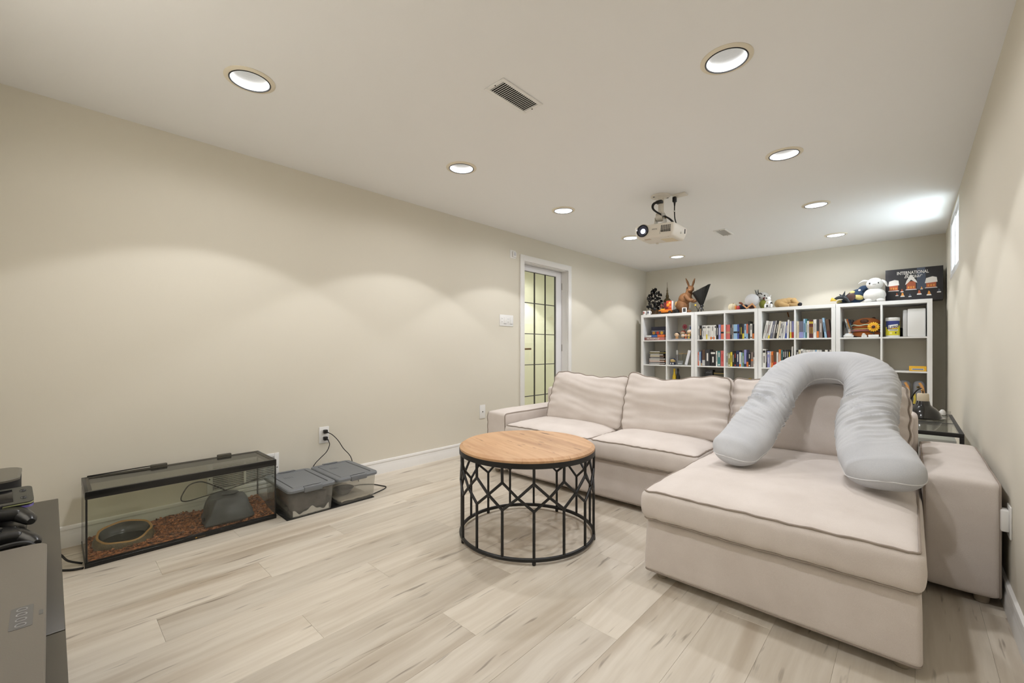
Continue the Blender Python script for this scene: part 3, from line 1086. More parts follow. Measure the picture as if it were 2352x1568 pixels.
for (cx_, cy_) in ((AX0 + .005, AY0 + .005), (AX1 - .005, AY0 + .005), (AX0 + .005, AY1 - .005), (AX1 - .005, AY1 - .005)):
    MB().box((cx_ - 0.0035, cy_ - 0.0035, 0.02), (cx_ + 0.0035, cy_ + 0.0035, AZ - 0.03), bev=0.001).build('corner_seal', TANKP, tk)
# raised decorative bead along the front bottom rim
bead = smooth_path([(AX1 + 0.001, AY0 + 0.01, 0.017), (AX1 + 0.001, AY0 + 0.2, 0.017), (AX1 + 0.001, AY0 + 0.34, 0.017), (AX1 + 0.001, AY0 + 0.37, 0.023), (AX1 + 0.001, AY0 + 0.5, 0.024), (AX1 + 0.001, AY0 + 0.53, 0.017), (AX1 + 0.001, AY1 - 0.01, 0.017)], 6)
MB().tube(bead, 0.0022, 6).build('bead', TANKP, tk)
bd = MB().box((AX1 + 0.0002, AY0 + 0.395, 0.005), (AX1 + 0.0010, AY0 + 0.44, 0.013)).build('badge', M('badge_dark', (58, 48, 34), 0.4), tk, smooth=0)
MB().ell((AX1 + 0.0012, AY0 + 0.4005, 0.009), (0.0008, 0.004, 0.003), 10, 6).build('badge_mark', M('badge_gold', (190, 140, 50), 0.4), bd)
# lid clips and rod
for yc in (0.40, 0.70):
    MB().box((AX0 - 0.004, yc - 0.035, AZ - 0.004), (AX0 + 0.020, yc + 0.035, AZ + 0.012), bev=0.004).build('lid_clip', OLIVE, tk)
MB().tube(smooth_path([(AX0 + 0.004, AY0 + 0.02, AZ + 0.003), (AX0 + 0.004, AY0 + 0.10, AZ + 0.004), (AX0 + 0.003, AY0 + 0.2, AZ + 0.006), (AX0 + 0.003, 0.4, AZ + 0.007)], 5), 0.003, 6).build('lid_rod', TANKP, tk)

# bedding
CHIP = M('bark_chip', (178, 112, 66), 0.85, var=(60, (78, 46, 28), 1.0))
def chip_height(x, y):
    f = (y - AY0) / (AY1 - AY0)
    if ((x + 2.785) / 0.088) ** 2 + ((y - 0.246) / 0.102) ** 2 < 1:      # under the water dish
        return 0.016
    return 0.026 + 0.008 * math.sin(f * 5.2 + 0.5) + 0.024 * max(0, f - 0.80) / 0.20 * (1 if x < -2.8 else 0.5) + 0.006 * noise.noise(Vector((x * 14, y * 14, 0))) + 0.030 * (AX1 - x) / 0.31 * min(1.0, max(0.35, f * 2))
random.seed(11)
bed = MB()
nx_, ny_ = 12, 30
gv, gf = [], []
for i in range(nx_ + 1):
    for j in range(ny_ + 1):
        x_ = AX0 + 0.009 + (AX1 - AX0 - 0.018) * i / nx_
        y_ = AY0 + 0.009 + (AY1 - AY0 - 0.018) * j / ny_
        gv.append((x_, y_, chip_height(x_, y_) - 0.004))
n0 = len(gv)
for i in range(nx_):
    for j in range(ny_):
        a = i * (ny_ + 1) + j
        gf.append((a, a + 1, a + ny_ + 2, a + ny_ + 1))
# skirt down to the tank floor
def skirt(ids):
    global gv, gf
    s0 = len(gv)
    for q in ids:
        gv.append((gv[q][0], gv[q][1], 0.0105))
    for k in range(len(ids) - 1):
        gf.append((ids[k], ids[k + 1], s0 + k + 1, s0 + k))
skirt([j for j in range(ny_ + 1)]); skirt([nx_ * (ny_ + 1) + j for j in range(ny_ + 1)])
skirt([i * (ny_ + 1) for i in range(nx_ + 1)]); skirt([i * (ny_ + 1) + ny_ for i in range(nx_ + 1)])
bed.add(gv, gf)
for k in range(2600):
    x_ = random.uniform(AX0 + 0.022, AX1 - 0.022)
    y_ = random.uniform(AY0 + 0.022, AY1 - 0.022)
    l_, w_, h_ = random.uniform(0.009, 0.028), random.uniform(0.004, 0.011), random.uniform(0.0012, 0.003)
    T = Matrix.Translation((x_, y_, chip_height(x_, y_) - 0.001 + random.uniform(-0.001, 0.006))) @ Euler((random.gauss(0, .5), random.gauss(0, .5), random.uniform(0, PI))).to_matrix().to_4x4()
    bed.box((-l_ / 2, -w_ / 2, -h_ / 2), (l_ / 2, w_ / 2, h_ / 2), T=T)
o = bed.build('bark_bedding', CHIP, loc=((AX0 + AX1) / 2, (AY0 + AY1) / 2, 0.0105), smooth=0)
tag(o, 'reddish brown bark chips covering the reptile tank floor', 'bedding', kind='stuff')

# water dish: log-look bowl, its mouth tipped towards the room
dx_, dy_, dz_ = -2.785, 0.246, 0.020
wd = thing('water_dish', 'dark oval water bowl shaped like hollow bark, left end of the tank', 'bowl', (dx_, dy_, dz_))
BARK = M('olive_bark_resin', (92, 76, 46), 0.55, bump=(60, 0.6), var=(30, (58, 50, 34), 0.8))
def tip(mb):
    mb.v = [(p[0], p[1], p[2] + 0.30 * (dx_ - p[0]) * max(0.0, min(1.0, (p[2] - dz_) / 0.05))) for p in mb.v]
    return mb
def dish_part(prof, sg=44, wobble=True):
    vs, fs = [], []
    for (r_, z_) in prof:
        for j in range(sg):
            t_ = 2 * PI * j / sg
            wob = 1 + (0.11 * noise.noise(Vector((math.cos(t_) * 1.6, math.sin(t_) * 1.6, z_ * 30))) if wobble else 0)
            vs.append((dx_ + 0.095 * r_ * wob * math.cos(t_), dy_ + 0.110 * r_ * wob * math.sin(t_), dz_ + z_))
    for i in range(len(prof) - 1):
        for j in range(sg):
            a, b2 = i * sg, (i + 1) * sg
            fs.append((a + j, a + (j + 1) % sg, b2 + (j + 1) % sg, b2 + j))
    return tip(MB().add(vs, fs))
dish_part([(1.04, 0.0), (1.06, 0.020), (1.0, 0.045), (0.95, 0.060), (0.92, 0.064)]).build('bowl_wall', BARK, wd, smooth=60)
dish_part([(0.92, 0.064), (0.90, 0.068), (0.86, 0.068), (0.83, 0.064)]).build('rim', M('ochre_bark_rim', (156, 118, 64), 0.6, bump=(50, .5)), wd, smooth=60)
dish_part([(0.83, 0.064), (0.80, 0.052), (0.72, 0.036), (0.5, 0.024), (0.02, 0.022)]).build('bowl_inside', M('dark_slate_resin', (52, 54, 50), 0.25), wd, smooth=60)
MB().lathe([(0.74, 0.0), (0.0, 0.0005)], (dx_, dy_, dz_ + 0.040), seg=40, sx=0.095, sy=0.110, cap=False).build('water', glass_mat('still_water', (200, 206, 200), refl=0.8), wd)

# rock hide
hx, hy, hz = -2.782, 0.668, 0.030
rk = thing('rock_hide', 'dark grey faux rock hide at the right end of the tank', 'hide', (hx, hy, hz))
SLATE = M('slate_resin', (72, 74, 76), 0.5, var=(9, (50, 52, 53), 0.8))
def Drock(q):
    u, v, w_ = q.x / 0.10, q.y / 0.115, q.z / 0.065
    k = 1.0 - 0.40 * (w_ + 1) / 2
    n_ = noise.noise(Vector((q.x * 12, q.y * 12, q.z * 14 + 3)))
    n2 = noise.noise(Vector((q.x * 15, q.y * 15, q.z * 15 + 9)))
    z = q.z * (1 + 0.16 * (w_ > 0) * n_) + 0.010 * max(0, w_) * (1 - v * v)
    front = 0.010 * math.exp(-((q.y + 0.02) / 0.05) ** 2) * (q.x > 0)
    return Vector((q.x * k + 0.014 * n_ + 0.008 * n2 + front, q.y * k + 0.016 * n_ + 0.008 * n2, z + 0.005 * n2))
o = round_box((0.112, 0.128, 0.062), 0.022, Drock, (14, 16, 10), Matrix.Translation((hx, hy, hz + 0.065))).build('rock_shell', SLATE, rk, smooth=60)
MB().ell((hx + 0.030, hy - 0.112, hz + 0.030), (0.016, 0.006, 0.012), 12, 8).build('peep_hole_shade', GAP_SHADE, o)  # solid dark bead in place of a shaded hole
MB().ell((hx + 0.020, hy + 0.012, hz + 0.141), (0.032, 0.042, 0.006), 16, 8).build('top_basin', SLATE, o)

# small items in the tank
tag(MB().ell((-2.700, 0.575, 0.058), (0.009, 0.006, 0.014), 12, 8, rot=(0.3, 0.2, 0)).ell((-2.702, 0.574, 0.070), (0.005, 0.004, 0.006), 10, 6).build('shell', M('pale_shell', (216, 190, 140), 0.4), loc=(-2.70, 0.575, 0.045)), 'small pale shell lying against the rock hide in the tank', 'shell')

# heater cord loops inside/behind tank
def cord(name, pts, r, label, group=None, n=8, mat=CORDM, cat='cord'):
    o = MB().tube(smooth_path(pts, n), r, 7).build(name, mat, loc=pts[0])
    tag(o, label, cat, group)
    return o
cord('sensor_cord', [(-2.990, 0.72, 0.120), (-2.990, 0.62, 0.190), (-2.990, 0.575, 0.205), (-2.990, 0.53, 0.190), (-2.990, 0.500, 0.130), (-2.990, 0.53, 0.108), (-2.990, 0.66, 0.122), (-2.990, 0.74, 0.130), (-2.988, 0.85, 0.150), (-2.985, 0.93, 0.168)], 0.0032, 'thin dark cord looping behind the reptile tank glass')
cord('heater_cord', [(-2.72, 0.10, 0.006), (-2.73, 0.055, 0.03), (-2.80, 0.03, 0.045), (-2.88, 0.0, 0.03), (-2.84, -0.05, 0.006), (-2.74, 0.0, 0.006), (-2.68, 0.06, 0.005), (-2.66, 0.10, 0.006)], 0.0045, 'black cord looped on the floor beside the left end of the tank')
tag(MB().box((-2.84, -0.125, 0.0), (-2.78, -0.07, 0.028), bev=0.006).cyl((-2.81, -0.072, 0.014), (-2.81, -0.060, 0.014), 0.006, 0.004, 10).build('power_brick', BLACKP, loc=(-2.81, -0.10, 0)), 'black power plug lying on the floor between bench and tank', 'adapter')

# ================================================================== STORAGE BINS
BINP = glass_mat('milky_clear_plastic', (246, 246, 243), haze=0.26, haze_col=(216, 214, 208), rough=0.12)
LIDG = M('grey_bin_lid', (112, 115, 118), 0.42)
def loft(mb, rings):
    n = len(rings[0])
    vs = [p for r_ in rings for p in r_]
    fs = []
    for i in range(len(rings) - 1):
        for j in range(n):
            fs.append((i * n + j, i * n + (j + 1) % n, (i + 1) * n + (j + 1) % n, (i + 1) * n + j))
    mb.add(vs, fs)
    return n
def rrect(x0, x1, y0, y1, z, r, k=5):
    pts = []
    for (cx_, cy_, t0) in ((x1 - r, y1 - r, 0), (x0 + r, y1 - r, PI / 2), (x0 + r, y0 + r, PI), (x1 - r, y0 + r, 1.5 * PI)):
        for i in range(k + 1):
            t = t0 + PI / 2 * i / k
            pts.append((cx_ + r * math.cos(t), cy_ + r * math.sin(t), z))
    return pts
def cap_ring(mb, ring):
    mb.add(ring, [tuple(range(len(ring)))])
def storage_bin(label, x0, x1, y0, y1, z0, h):
    t = thing('storage_bin', label, 'storage box', ((x0 + x1) / 2, (y0 + y1) / 2, z0), 'grey lidded clear storage bins by the wall')
    ins = 0.022
    m = MB()
    bot = rrect(x0 + ins, x1 - ins, y0 + ins, y1 - ins, z0, 0.02)
    loft(m, [bot, rrect(x0 + ins - .003, x1 - ins + .003, y0 + ins - .003, y1 - ins + .003, z0 + 0.006, 0.022), rrect(x0 + 0.010, x1 - 0.010, y0 + 0.010, y1 - 0.010, z0 + h - 0.022, 0.024), rrect(x0 + 0.006, x1 - 0.006, y0 + 0.006, y1 - 0.006, z0 + h - 0.020, 0.026), rrect(x0 + 0.006, x1 - 0.006, y0 + 0.006, y1 - 0.006, z0 + h - 0.012, 0.026)])
    cap_ring(m, bot)
    m.build('bin_body', BINP, t, smooth=40)
    zt_ = z0 + h
    lid = MB()
    r_ = 0.03
    A = lambda d, z: rrect(x0 + d, x1 - d, y0 + d, y1 - d, z, max(0.006, r_ - d * 0.6))
    rings = [A(0.002, zt_ - 0.020), A(0.0, zt_ - 0.018), A(0.0, zt_ - 0.006), A(0.004, zt_ - 0.001), A(0.008, zt_), A(0.034, zt_), A(0.036, zt_ - 0.004), A(0.040, zt_ - 0.004), A(0.042, zt_ - 0.001)]
    loft(lid, rings)
    cap_ring(lid, rings[-1])
    lo_ = lid.build('lid', LIDG, t, smooth=30)
    MB().tube([Vector(p) + Vector((0, 0, 0.0005)) for p in A(0.038, zt_ - 0.0035)], 0.0016, 5, closed=True).build('groove_line', M('groove_shade', (48, 49, 50), 0.6), lo_)  # dark bead paints the shade along the lid groove
    ym = (y0 + y1) / 2
    for (xa, s_) in ((x1, 1), (x0, -1)):
        la = MB().box((xa - 0.020 if s_ > 0 else xa - 0.006, ym - 0.052, zt_ - 0.028), (xa + 0.006 if s_ > 0 else xa + 0.020, ym + 0.052, zt_ + 0.003), bev=0.005).build('latch', LIDG, t)
        MB().tube(smooth_path([(xa - s_ * 0.020, ym - 0.05, zt_ + 0.002), (xa - s_ * 0.027, ym, zt_ + 0.0015), (xa - s_ * 0.020, ym + 0.05, zt_ + 0.002)], 5), 0.0016, 5).build('slot_line', M('groove_shade', (48, 49, 50), 0.6), la)  # dark bead drawn as the shade of a latch slot
    for k in range(5):
        yy = y0 + 0.075 + k * 0.011
        MB().box((x0 + 0.13, yy, zt_ - 0.0015), (x0 + 0.165, yy + 0.003, zt_ + 0.0002), bev=0.0004).build('lid_rib', LIDG, lo_)
    return t
tag(MB().box((-2.995, 0.905, 0.0), (-2.562, 1.440, 0.006), bev=0.002).build('heat_mat', M('black_mat', (16, 15, 14), 0.6), loc=(-2.78, 1.17, 0)), 'flat black mat under the two clear storage bins', 'mat')
storage_bin('clear storage bin with grey lid next to the reptile tank', -2.965, -2.540, 0.905, 1.180, 0.006, 0.166)
storage_bin('clear storage bin with grey lid farther from the reptile tank', -2.965, -2.545, 1.190, 1.462, 0.006, 0.166)
# contents
def Dlump(seed, sq):
    def D(q):
        n_ = noise.noise(Vector((q.x * 16 + seed, q.y * 16, q.z * 16)))
        n2 = noise.noise(Vector((q.x * 40 + seed, q.y * 40, q.z * 40)))
        return q + Vector((0.008 * n_, 0.008 * n_, sq * n_ + 0.006 * n2))
    return D
o = round_box((0.175, 0.100, 0.046), 0.02, Dlump(2.0, 0.02), (14, 10, 5), Matrix.Translation((-2.755, 1.042, 0.072))).build('dark_substrate', M('dark_soil', (84, 78, 72), 0.9, var=(25, (60, 54, 50), 0.9), bump=(40, .5)), loc=(-2.755, 1.042, 0.02))
tag(o, 'dark lumpy bedding filling the bin next to the tank', 'bedding', kind='stuff')
# paper liner along the front of the first bin
vs, fs = [], []
nn = 26
for k in range(nn + 1):
    y_ = 0.940 + 0.205 * k / nn
    h_ = 0.022 + 0.013 * math.sin(k * 0.42 + 2.2) + 0.005 * math.sin(k * 1.05)
    x_ = -2.5685 - 0.0015 * math.sin(k * 1.3)
    vs += [(x_, y_, 0.010), (x_ - 0.001, y_, 0.010 + h_), (x_ - 0.004, y_, 0.010 + h_), (x_ - 0.003, y_, 0.010)]
for k in range(nn):
    for j in range(4):
        fs.append((4 * k + j, 4 * k + (j + 1) % 4, 4 * k + 4 + (j + 1) % 4, 4 * k + 4 + j))
fs += [(0, 1, 2, 3), (4 * nn, 4 * nn + 1, 4 * nn + 2, 4 * nn + 3)]
tag(MB().add(vs, fs).build('paper_liner', M('paper_towel', (222, 218, 210), 0.9), loc=(-2.57, 1.04, 0.01)), 'crumpled white paper liner inside the bin next to the tank', 'paper')
o = round_box((0.170, 0.098, 0.006), 0.005, Dlump(5.0, 0.004), (14, 10, 2), Matrix.Translation((-2.755, 1.326, 0.019))).build('paper_litter', M('beige_litter', (206, 196, 178), 0.9), loc=(-2.755, 1.326, 0.012))
tag(o, 'pale paper litter covering the floor of the farther bin', 'bedding', kind='stuff')
bl = thing('food_bowl', 'shallow grey bowl inside the bin farther from the tank', 'bowl', (-2.70, 1.30, 0.027))
MB().lathe([(0.030, 0.0), (0.034, 0.004), (0.060, 0.036), (0.063, 0.040), (0.058, 0.038), (0.030, 0.008), (0.0, 0.006)], (-2.70, 1.30, 0.027), seg=28).build('bowl_body', M('grey_bowl', (92, 92, 92), 0.5), bl)
MB().lathe([(0.0, 0.026), (0.046, 0.026), (0.046, 0.024), (0.0, 0.022)], (-2.70, 1.30, 0.027), seg=24).build('bowl_filling', M('bowl_fill', (70, 66, 60), 0.8), bl)

# ================================================================== OUTLETS, SWITCHES, SENSOR
SCREW = M('screw_dark', (70, 66, 60), 0.4, 0.6)
SLOT = M('outlet_slot', (60, 58, 55), 0.6)
def plate(name, label, cat, wall, yc, zc, w, h):
    """wall plate on the left (+1 into room) or right wall."""
    s_ = 1 if wall == 'L' else -1
    x = XL if wall == 'L' else XR
    t = thing(name, label, cat, (x, yc, zc))
    a, b_ = (x, x + s_ * 0.0055)
    MB().box((min(a, b_), yc - w / 2, zc - h / 2), (max(a, b_), yc + w / 2, zc + h / 2), bev=0.003).build('cover_plate', WHITE, t)
    return t, x, s_
def dbox(x, s_, d0, d1, y0, y1, z0, z1, bev=0.001):
    a, b_ = x + s_ * d0, x + s_ * d1
    return MB().box((min(a, b_), y0, z0), (max(a, b_), y1, z1), bev=bev)
t, x, s_ = plate('wall_outlet', 'white wall outlet with two black plugs above the bins', 'outlet', 'L', 1.310, 0.364, 0.070, 0.115)
for zz in (0.388, 0.340):
    dbox(x, s_, 0.005, 0.008, 1.292, 1.328, zz - 0.016, zz + 0.016, .004).build('socket', WHITE, t)
pl1 = thing('power_plug', 'black plug in the upper socket above the storage bins', 'plug', (XL, 1.312, 0.390))
dbox(x, s_, 0.008, 0.034, 1.298, 1.326, 0.376, 0.402, .005).cyl((x + 0.030, 1.312, 0.389), (x + 0.052, 1.318, 0.385), 0.007, 0.004, 10).build('plug_body', BLACKP, pl1)
pl2 = thing('power_plug', 'black plug in the lower socket above the storage bins', 'plug', (XL, 1.312, 0.342))
dbox(x, s_, 0.008, 0.034, 1.298, 1.326, 0.328, 0.354, .005).cyl((x + 0.030, 1.314, 0.340), (x + 0.048, 1.320, 0.332), 0.007, 0.004, 10).build('plug_body', BLACKP, pl2)
cord('wall_cable', [(XL + 0.050, 1.318, 0.385), (XL + 0.062, 1.345, 0.365), (XL + 0.060, 1.385, 0.320), (XL + 0.045, 1.430, 0.255), (XL + 0.035, 1.475, 0.205), (XL + 0.030, 1.500, 0.160), (XL + 0.03, 1.52, 0.06), (-2.94, 1.53, 0.004)], 0.0028, 'black cord from the upper plug falling behind the farther bin')
cord('wall_cable', [(XL + 0.046, 1.320, 0.332), (XL + 0.056, 1.325, 0.300), (XL + 0.055, 1.305, 0.255), (XL + 0.045, 1.265, 0.215), (XL + 0.040, 1.235, 0.185), (XL + 0.03, 1.215, 0.14), (XL + 0.03, 1.205, 0.05)], 0.0028, 'black cord from the lower plug dropping between the bins')
cord('mat_cord', [(-2.86, 1.445, 0.006), (-2.86, 1.50, 0.004), (-2.80, 1.565, 0.004), (-2.73, 1.590, 0.004), (-2.69, 1.600, 0.004), (-2.66, 1.575, 0.004), (-2.64, 1.53, 0.004), (-2.62, 1.475, 0.004), (-2.61, 1.443, 0.004)], 0.0034, 'black cord looped on the floor beyond the bins')
cord('mat_cord', [(-2.655, 0.895, 0.02), (-2.64, 0.92, 0.006), (-2.62, 0.94, 0.004), (-2.60, 0.93, 0.004), (-2.60, 0.905, 0.010)], 0.0034, 'short black cord between the tank and the nearer bin')

t, x, s_ = plate('phone_jack', 'white cable jack plate low on the wall behind the sofa arm', 'outlet', 'L', 2.831, 0.364, 0.072, 0.130)
MB().lathe([(0.0, 0.006), (0.004, 0.006), (0.005, 0.0)], seg=12, T=Matrix.Translation((x + 0.005, 2.831, 0.364)) @ Matrix.Rotation(PI / 2, 4, 'Y')).build('jack', M('jack_dark', (40, 38, 36), 0.4, 0.6), t)
t, x, s_ = plate('light_switch', 'white four-gang switch plate beside the glazed door', 'switch', 'L', 3.166, 1.255, 0.200, 0.115)
for k in range(4):
    yy = 3.166 - 0.069 + k * 0.046
    if k % 2 == 0:
        r_ = dbox(x, s_, 0.0052, 0.0075, yy - 0.016, yy + 0.016, 1.222, 1.288, .002).build('outlet_insert', WHITE, t)
        for zz in (1.272, 1.240):
            for d_ in (-0.006, 0.006):
                dbox(x, s_, 0.0075, 0.0079, yy + d_ - 0.001, yy + d_ + 0.001, zz - 0.005, zz + 0.005, 0).build('socket_slot', SLOT, r_, smooth=0)
    else:
        r_ = dbox(x, s_, 0.0052, 0.010, yy - 0.016, yy + 0.016, 1.222, 1.288, .003).build('rocker', WHITE, t)
        dbox(x, s_, 0.0052, 0.0062, yy - 0.0175, yy + 0.0175, 1.2195, 1.2220, 0).build('rocker_gap', SLOT, r_, smooth=0)
t, x, s_ = plate('motion_sensor', 'small white sensor box high on the wall beside the door', 'sensor', 'L', 3.262, 1.945, 0.085, 0.085)
dbox(x, s_, 0.005, 0.022, 3.245, 3.300, 1.915, 1.972, .006).build('sensor_body', WHITE, t)
dbox(x, s_, 0.021, 0.026, 3.258, 3.288, 1.930, 1.962, .003).build('sensor_lens', M('pale_lens', (205, 206, 210), 0.3), t)
t, x, s_ = plate('wall_outlet', 'white outlet with a protruding adapter low on the right wall', 'outlet', 'R', 2.388, 0.336, 0.072, 0.118)
dbox(x, s_, 0.005, 0.026, 2.364, 2.412, 0.300, 0.378, .004).build('adapter', WHITE, t)

# ================================================================== PROJECTOR
PJ = thing('projector', 'white video projector hanging upside down from the ceiling', 'projector', (-1.425, 3.245, H))
PJW = M('projector_white', (226, 220, 208), 0.42)
PJG = M('projector_grey', (186, 184, 178), 0.45)
pc = Vector((-1.430, 3.245, 1.868))
Tp = Matrix.Translation(pc) @ Matrix.Rotation(R(4.0), 4, 'Y')
hw_, hd_, hh_ = 0.157, 0.124, 0.047
def Dp(q):
    # tapered underside, slightly rounded plan
    k = max(0.0, -q.z / hh_)
    v = q.y / hd_
    return Vector((q.x * (1 - 0.10 * k), q.y * (1 - 0.10 * k) - 0.010 * (1 - (q.x / hw_) ** 2) * (v < -0.5), q.z - 0.006 * k))
body = round_box((hw_, hd_, hh_), 0.014, Dp, (12, 10, 4), Tp).build('projector_body', PJW, PJ)
def pb(lo, hi, bev=0.002):
    return MB().box(lo, hi, bev=bev, T=Tp)
yf = -hd_ - 0.010
# lens
Tl = Tp @ Matrix.Translation((-0.084, yf + 0.006, 0.001)) @ Matrix.Rotation(PI / 2, 4, 'X') @ Matrix.Diagonal((1.22, 1.22, 1.0, 1))
ln = MB().lathe([(0.036, -0.004), (0.038, 0.004), (0.038, 0.012), (0.035, 0.014), (0.033, 0.010), (0.028, 0.004), (0.028, 0.0)], seg=36, T=Tl).build('lens_ring', M('lens_black', (16, 18, 26), 0.15), PJ)
MB().lathe([(0.033, 0.0088), (0.028, 0.0115), (0.018, 0.0145), (0.0, 0.016)], seg=32, T=Tl, cap=False).build('lens_glass', M('lens_blue_glass', (38, 44, 74), 0.05, coat=1.0), ln)
MB().lathe([(0.0155, 0.0152), (0.010, 0.0172), (0.0, 0.018)], seg=24, T=Tl @ Matrix.Translation((0.006, -0.004, 0)), cap=False).build('lit_lens_core', M('lens_glow', (225, 232, 255), 0.2, emit=((214, 226, 255), 3.0)), ln)
MB().lathe([(0.041, -0.002), (0.044, 0.002), (0.042, 0.006), (0.039, 0.006), (0.039, -0.002)], seg=36, T=Tl, close=True).build('lens_collar', PJW, PJ)
pj_d = bpy.data.lights.new('projector_beam', 'SPOT')
pj_d.energy = PROJ_W
pj_d.color = (0.97, 0.97, 1.0)
pj_d.spot_size = R(23)
pj_d.spot_blend = 0.1
pj_d.shadow_soft_size = 0.012
pj_l = bpy.data.objects.new('projector_beam', pj_d)
COL.objects.link(pj_l)
src_ = Tp @ Vector((-0.078, yf - 0.035, -0.004))
pj_l.parent = PJ
pj_l.location = src_ - PJ.location
pj_l.rotation_euler = (Vector((-1.5, YF, 1.42)) - src_).to_track_quat('-Z', 'Y').to_euler()
# intake grille: dark square cells
GR = M('grille_hole', (30, 28, 26), 0.7)
for i in range(6):
    for j in range(7):
        x_ = 0.060 + i * 0.0125
        z_ = -0.020 + j * 0.0072
        pb((x_, -hd_ - 0.010 * (1 - (x_ / hw_) ** 2) - 0.0010, z_), (x_ + 0.0082, -hd_ + 0.004, z_ + 0.005), 0).build('grille_cell', GR, PJ, smooth=0)
pb((0.052, yf + 0.0022, -0.034), (0.0532, yf + 0.012, 0.034), 0).build('panel_seam', PJG, PJ, smooth=0)
text('EPSON', 0.013, Tp @ frame((0.012, yf - 0.0005, 0.004), (1, 0, 0), (0, 0, 1)), M('logo_grey', (120, 118, 112), 0.5), PJ, name='logo')
# underside details
zb_ = -hh_ - 0.0075
pb((-0.105, -0.085, zb_ - 0.001), (-0.045, -0.055, zb_ + 0.003), 0.001).build('label_sticker', M('sticker_beige', (206, 190, 172), 0.6), PJ)
pb((0.02, -0.035, zb_ - 0.0012), (0.115, 0.075, zb_ + 0.003), 0.002).build('filter_cover', M('projector_cream', (222, 208, 178), 0.5), PJ)
for (xx, yy) in ((-0.09, -0.09), (0.10, -0.095), (-0.06, 0.085)):
    MB().lathe([(0.0, -0.010), (0.009, -0.010), (0.010, 0.0), (0.010, 0.012)], (0, 0, 0), seg=14, T=Tp @ Matrix.Translation((xx, yy, zb_ + 0.002))).build('foot', PJW, PJ)
pb((-0.05, -0.105, -hh_ - 0.004), (0.0, -0.098, -hh_ + 0.004), 0).build('vent_slit', GR, PJ, smooth=0)
# right side: port ring, latch
MB().lathe([(0.006, 0.0), (0.009, 0.0), (0.009, 0.002), (0.006, 0.002)], seg=18, T=Tp @ Matrix.Translation((hw_ - 0.002, 0.01, -0.01)) @ Matrix.Rotation(PI / 2, 4, 'Y'), close=True).build('side_port', PJG, PJ)
pb((hw_ - 0.003, 0.072, -0.004), (hw_ + 0.003, 0.085, 0.030), 0.001).build('side_slot', GR, PJ)
# top plate, yoke, drop column
top = pc.z + hh_
MB().box((-1.505, 3.16, top - 0.002), (-1.355, 3.33, top + 0.010), bev=0.003).build('mount_plate', PJG, PJ)
for s_ in (-1, 1):
    poly = [(-0.045, 0.0), (0.045, 0.0), (0.022, 0.062), (0.010, 0.078), (-0.010, 0.078), (-0.022, 0.062)]
    T = frame((-1.430 + s_ * 0.036, 3.245, top + 0.008), (0, 1, 0), (0, 0, 1))
    MB().prism(poly, -0.0015, 0.0015, T).build('yoke_plate', PJW, PJ)
m = MB()
for s_ in (-1, 1):
    m.lathe([(0.0, 0.0), (0.011, 0.0), (0.011, 0.006), (0.0, 0.008)], seg=16, T=Matrix.Translation((-1.430 + s_ * 0.038, 3.245, top + 0.072)) @ Matrix.Rotation(s_ * PI / 2, 4, 'Y'))
m.build('pivot_bolt', M('brass_bolt', (170, 132, 80), 0.4, 0.7), PJ)
m = MB().tube([(-1.435, 3.26, top + 0.055), (-1.435, 3.262, top + 0.115), (-1.435, 3.265, H - 0.012)], 0.021, 20)
m.lathe([(0.034, -0.026), (0.036, 0.0), (0.034, 0.026)], seg=18, T=Matrix.Translation((-1.432, 3.25, top + 0.085)) @ Matrix.Rotation(PI / 2, 4, 'Y'))
m.build('drop_column', PJW, PJ)
MB().lathe([(0.075, 0.0), (0.075, -0.004), (0.066, -0.010), (0.030, -0.016), (0.022, -0.030)], (-1.440, 3.27, H), seg=36).build('ceiling_plate', PJW, PJ)
for (xx, yy) in ((-1.475, 3.225), (-1.405, 3.315)):
    MB().ell((xx, yy, H - 0.011), (0.010, 0.007, 0.003), 12, 6).build('plate_slot', SLOT, PJ)
MB().box((-1.462, 3.222, H - 0.068), (-1.412, 3.262, H - 0.042), bev=0.008).build('cable_exit', BLACKP, PJ)
m = MB()
for d_ in (-0.007, 0.007):
    m.tube(smooth_path([(-1.440, 3.222 + d_, H - 0.055), (-1.470, 3.210 + d_, H - 0.070), (-1.474, 3.200 + d_, H - 0.100), (-1.455, 3.20 + d_, H - 0.130), (-1.41, 3.22 + d_, H - 0.165), (-1.360, 3.25 + d_, H - 0.200), (-1.325, 3.275 + d_, top + 0.004)], 6), 0.0065, 8)
m.build('signal_cable', CORDM, PJ)
MB().box((-1.408, 3.205, H - 0.178), (-1.388, 3.245, H - 0.158), bev=0.003).build('cable_tie', PJG, PJ)
rw_ = thing('cable_raceway', 'white ceiling power block above the projector with a black plug', 'outlet', (-1.335, 3.335, H))
MB().box((-1.362, 3.300, H - 0.014), (-1.262, 3.365, H), bev=0.004).build('raceway_box', PJW, rw_)
pw_ = thing('projector_cable', 'black power cord from the ceiling plug down to the projector', 'cord', (-1.352, 3.325, H))
MB().box((-1.366, 3.311, H - 0.055), (-1.338, 3.339, H - 0.0142), bev=0.005).cyl((-1.352, 3.325, H - 0.052), (-1.352, 3.325, H - 0.085), 0.009, 0.005, 12).build('plug_body', BLACKP, pw_)
MB().tube(smooth_path([(-1.352, 3.325, H - 0.08), (-1.353, 3.325, H - 0.12), (-1.350, 3.325, H - 0.18), (-1.340, 3.328, H - 0.225), (-1.335, 3.335, H - 0.255), (-1.340, 3.345, top + 0.002)], 6), 0.0045, 8).build('cord_run', CORDM, pw_)
MB().box((-1.362, 3.320, H - 0.130), (-1.346, 3.332, H - 0.122), bev=0.001).build('tie_tag', WHITE, pw_)

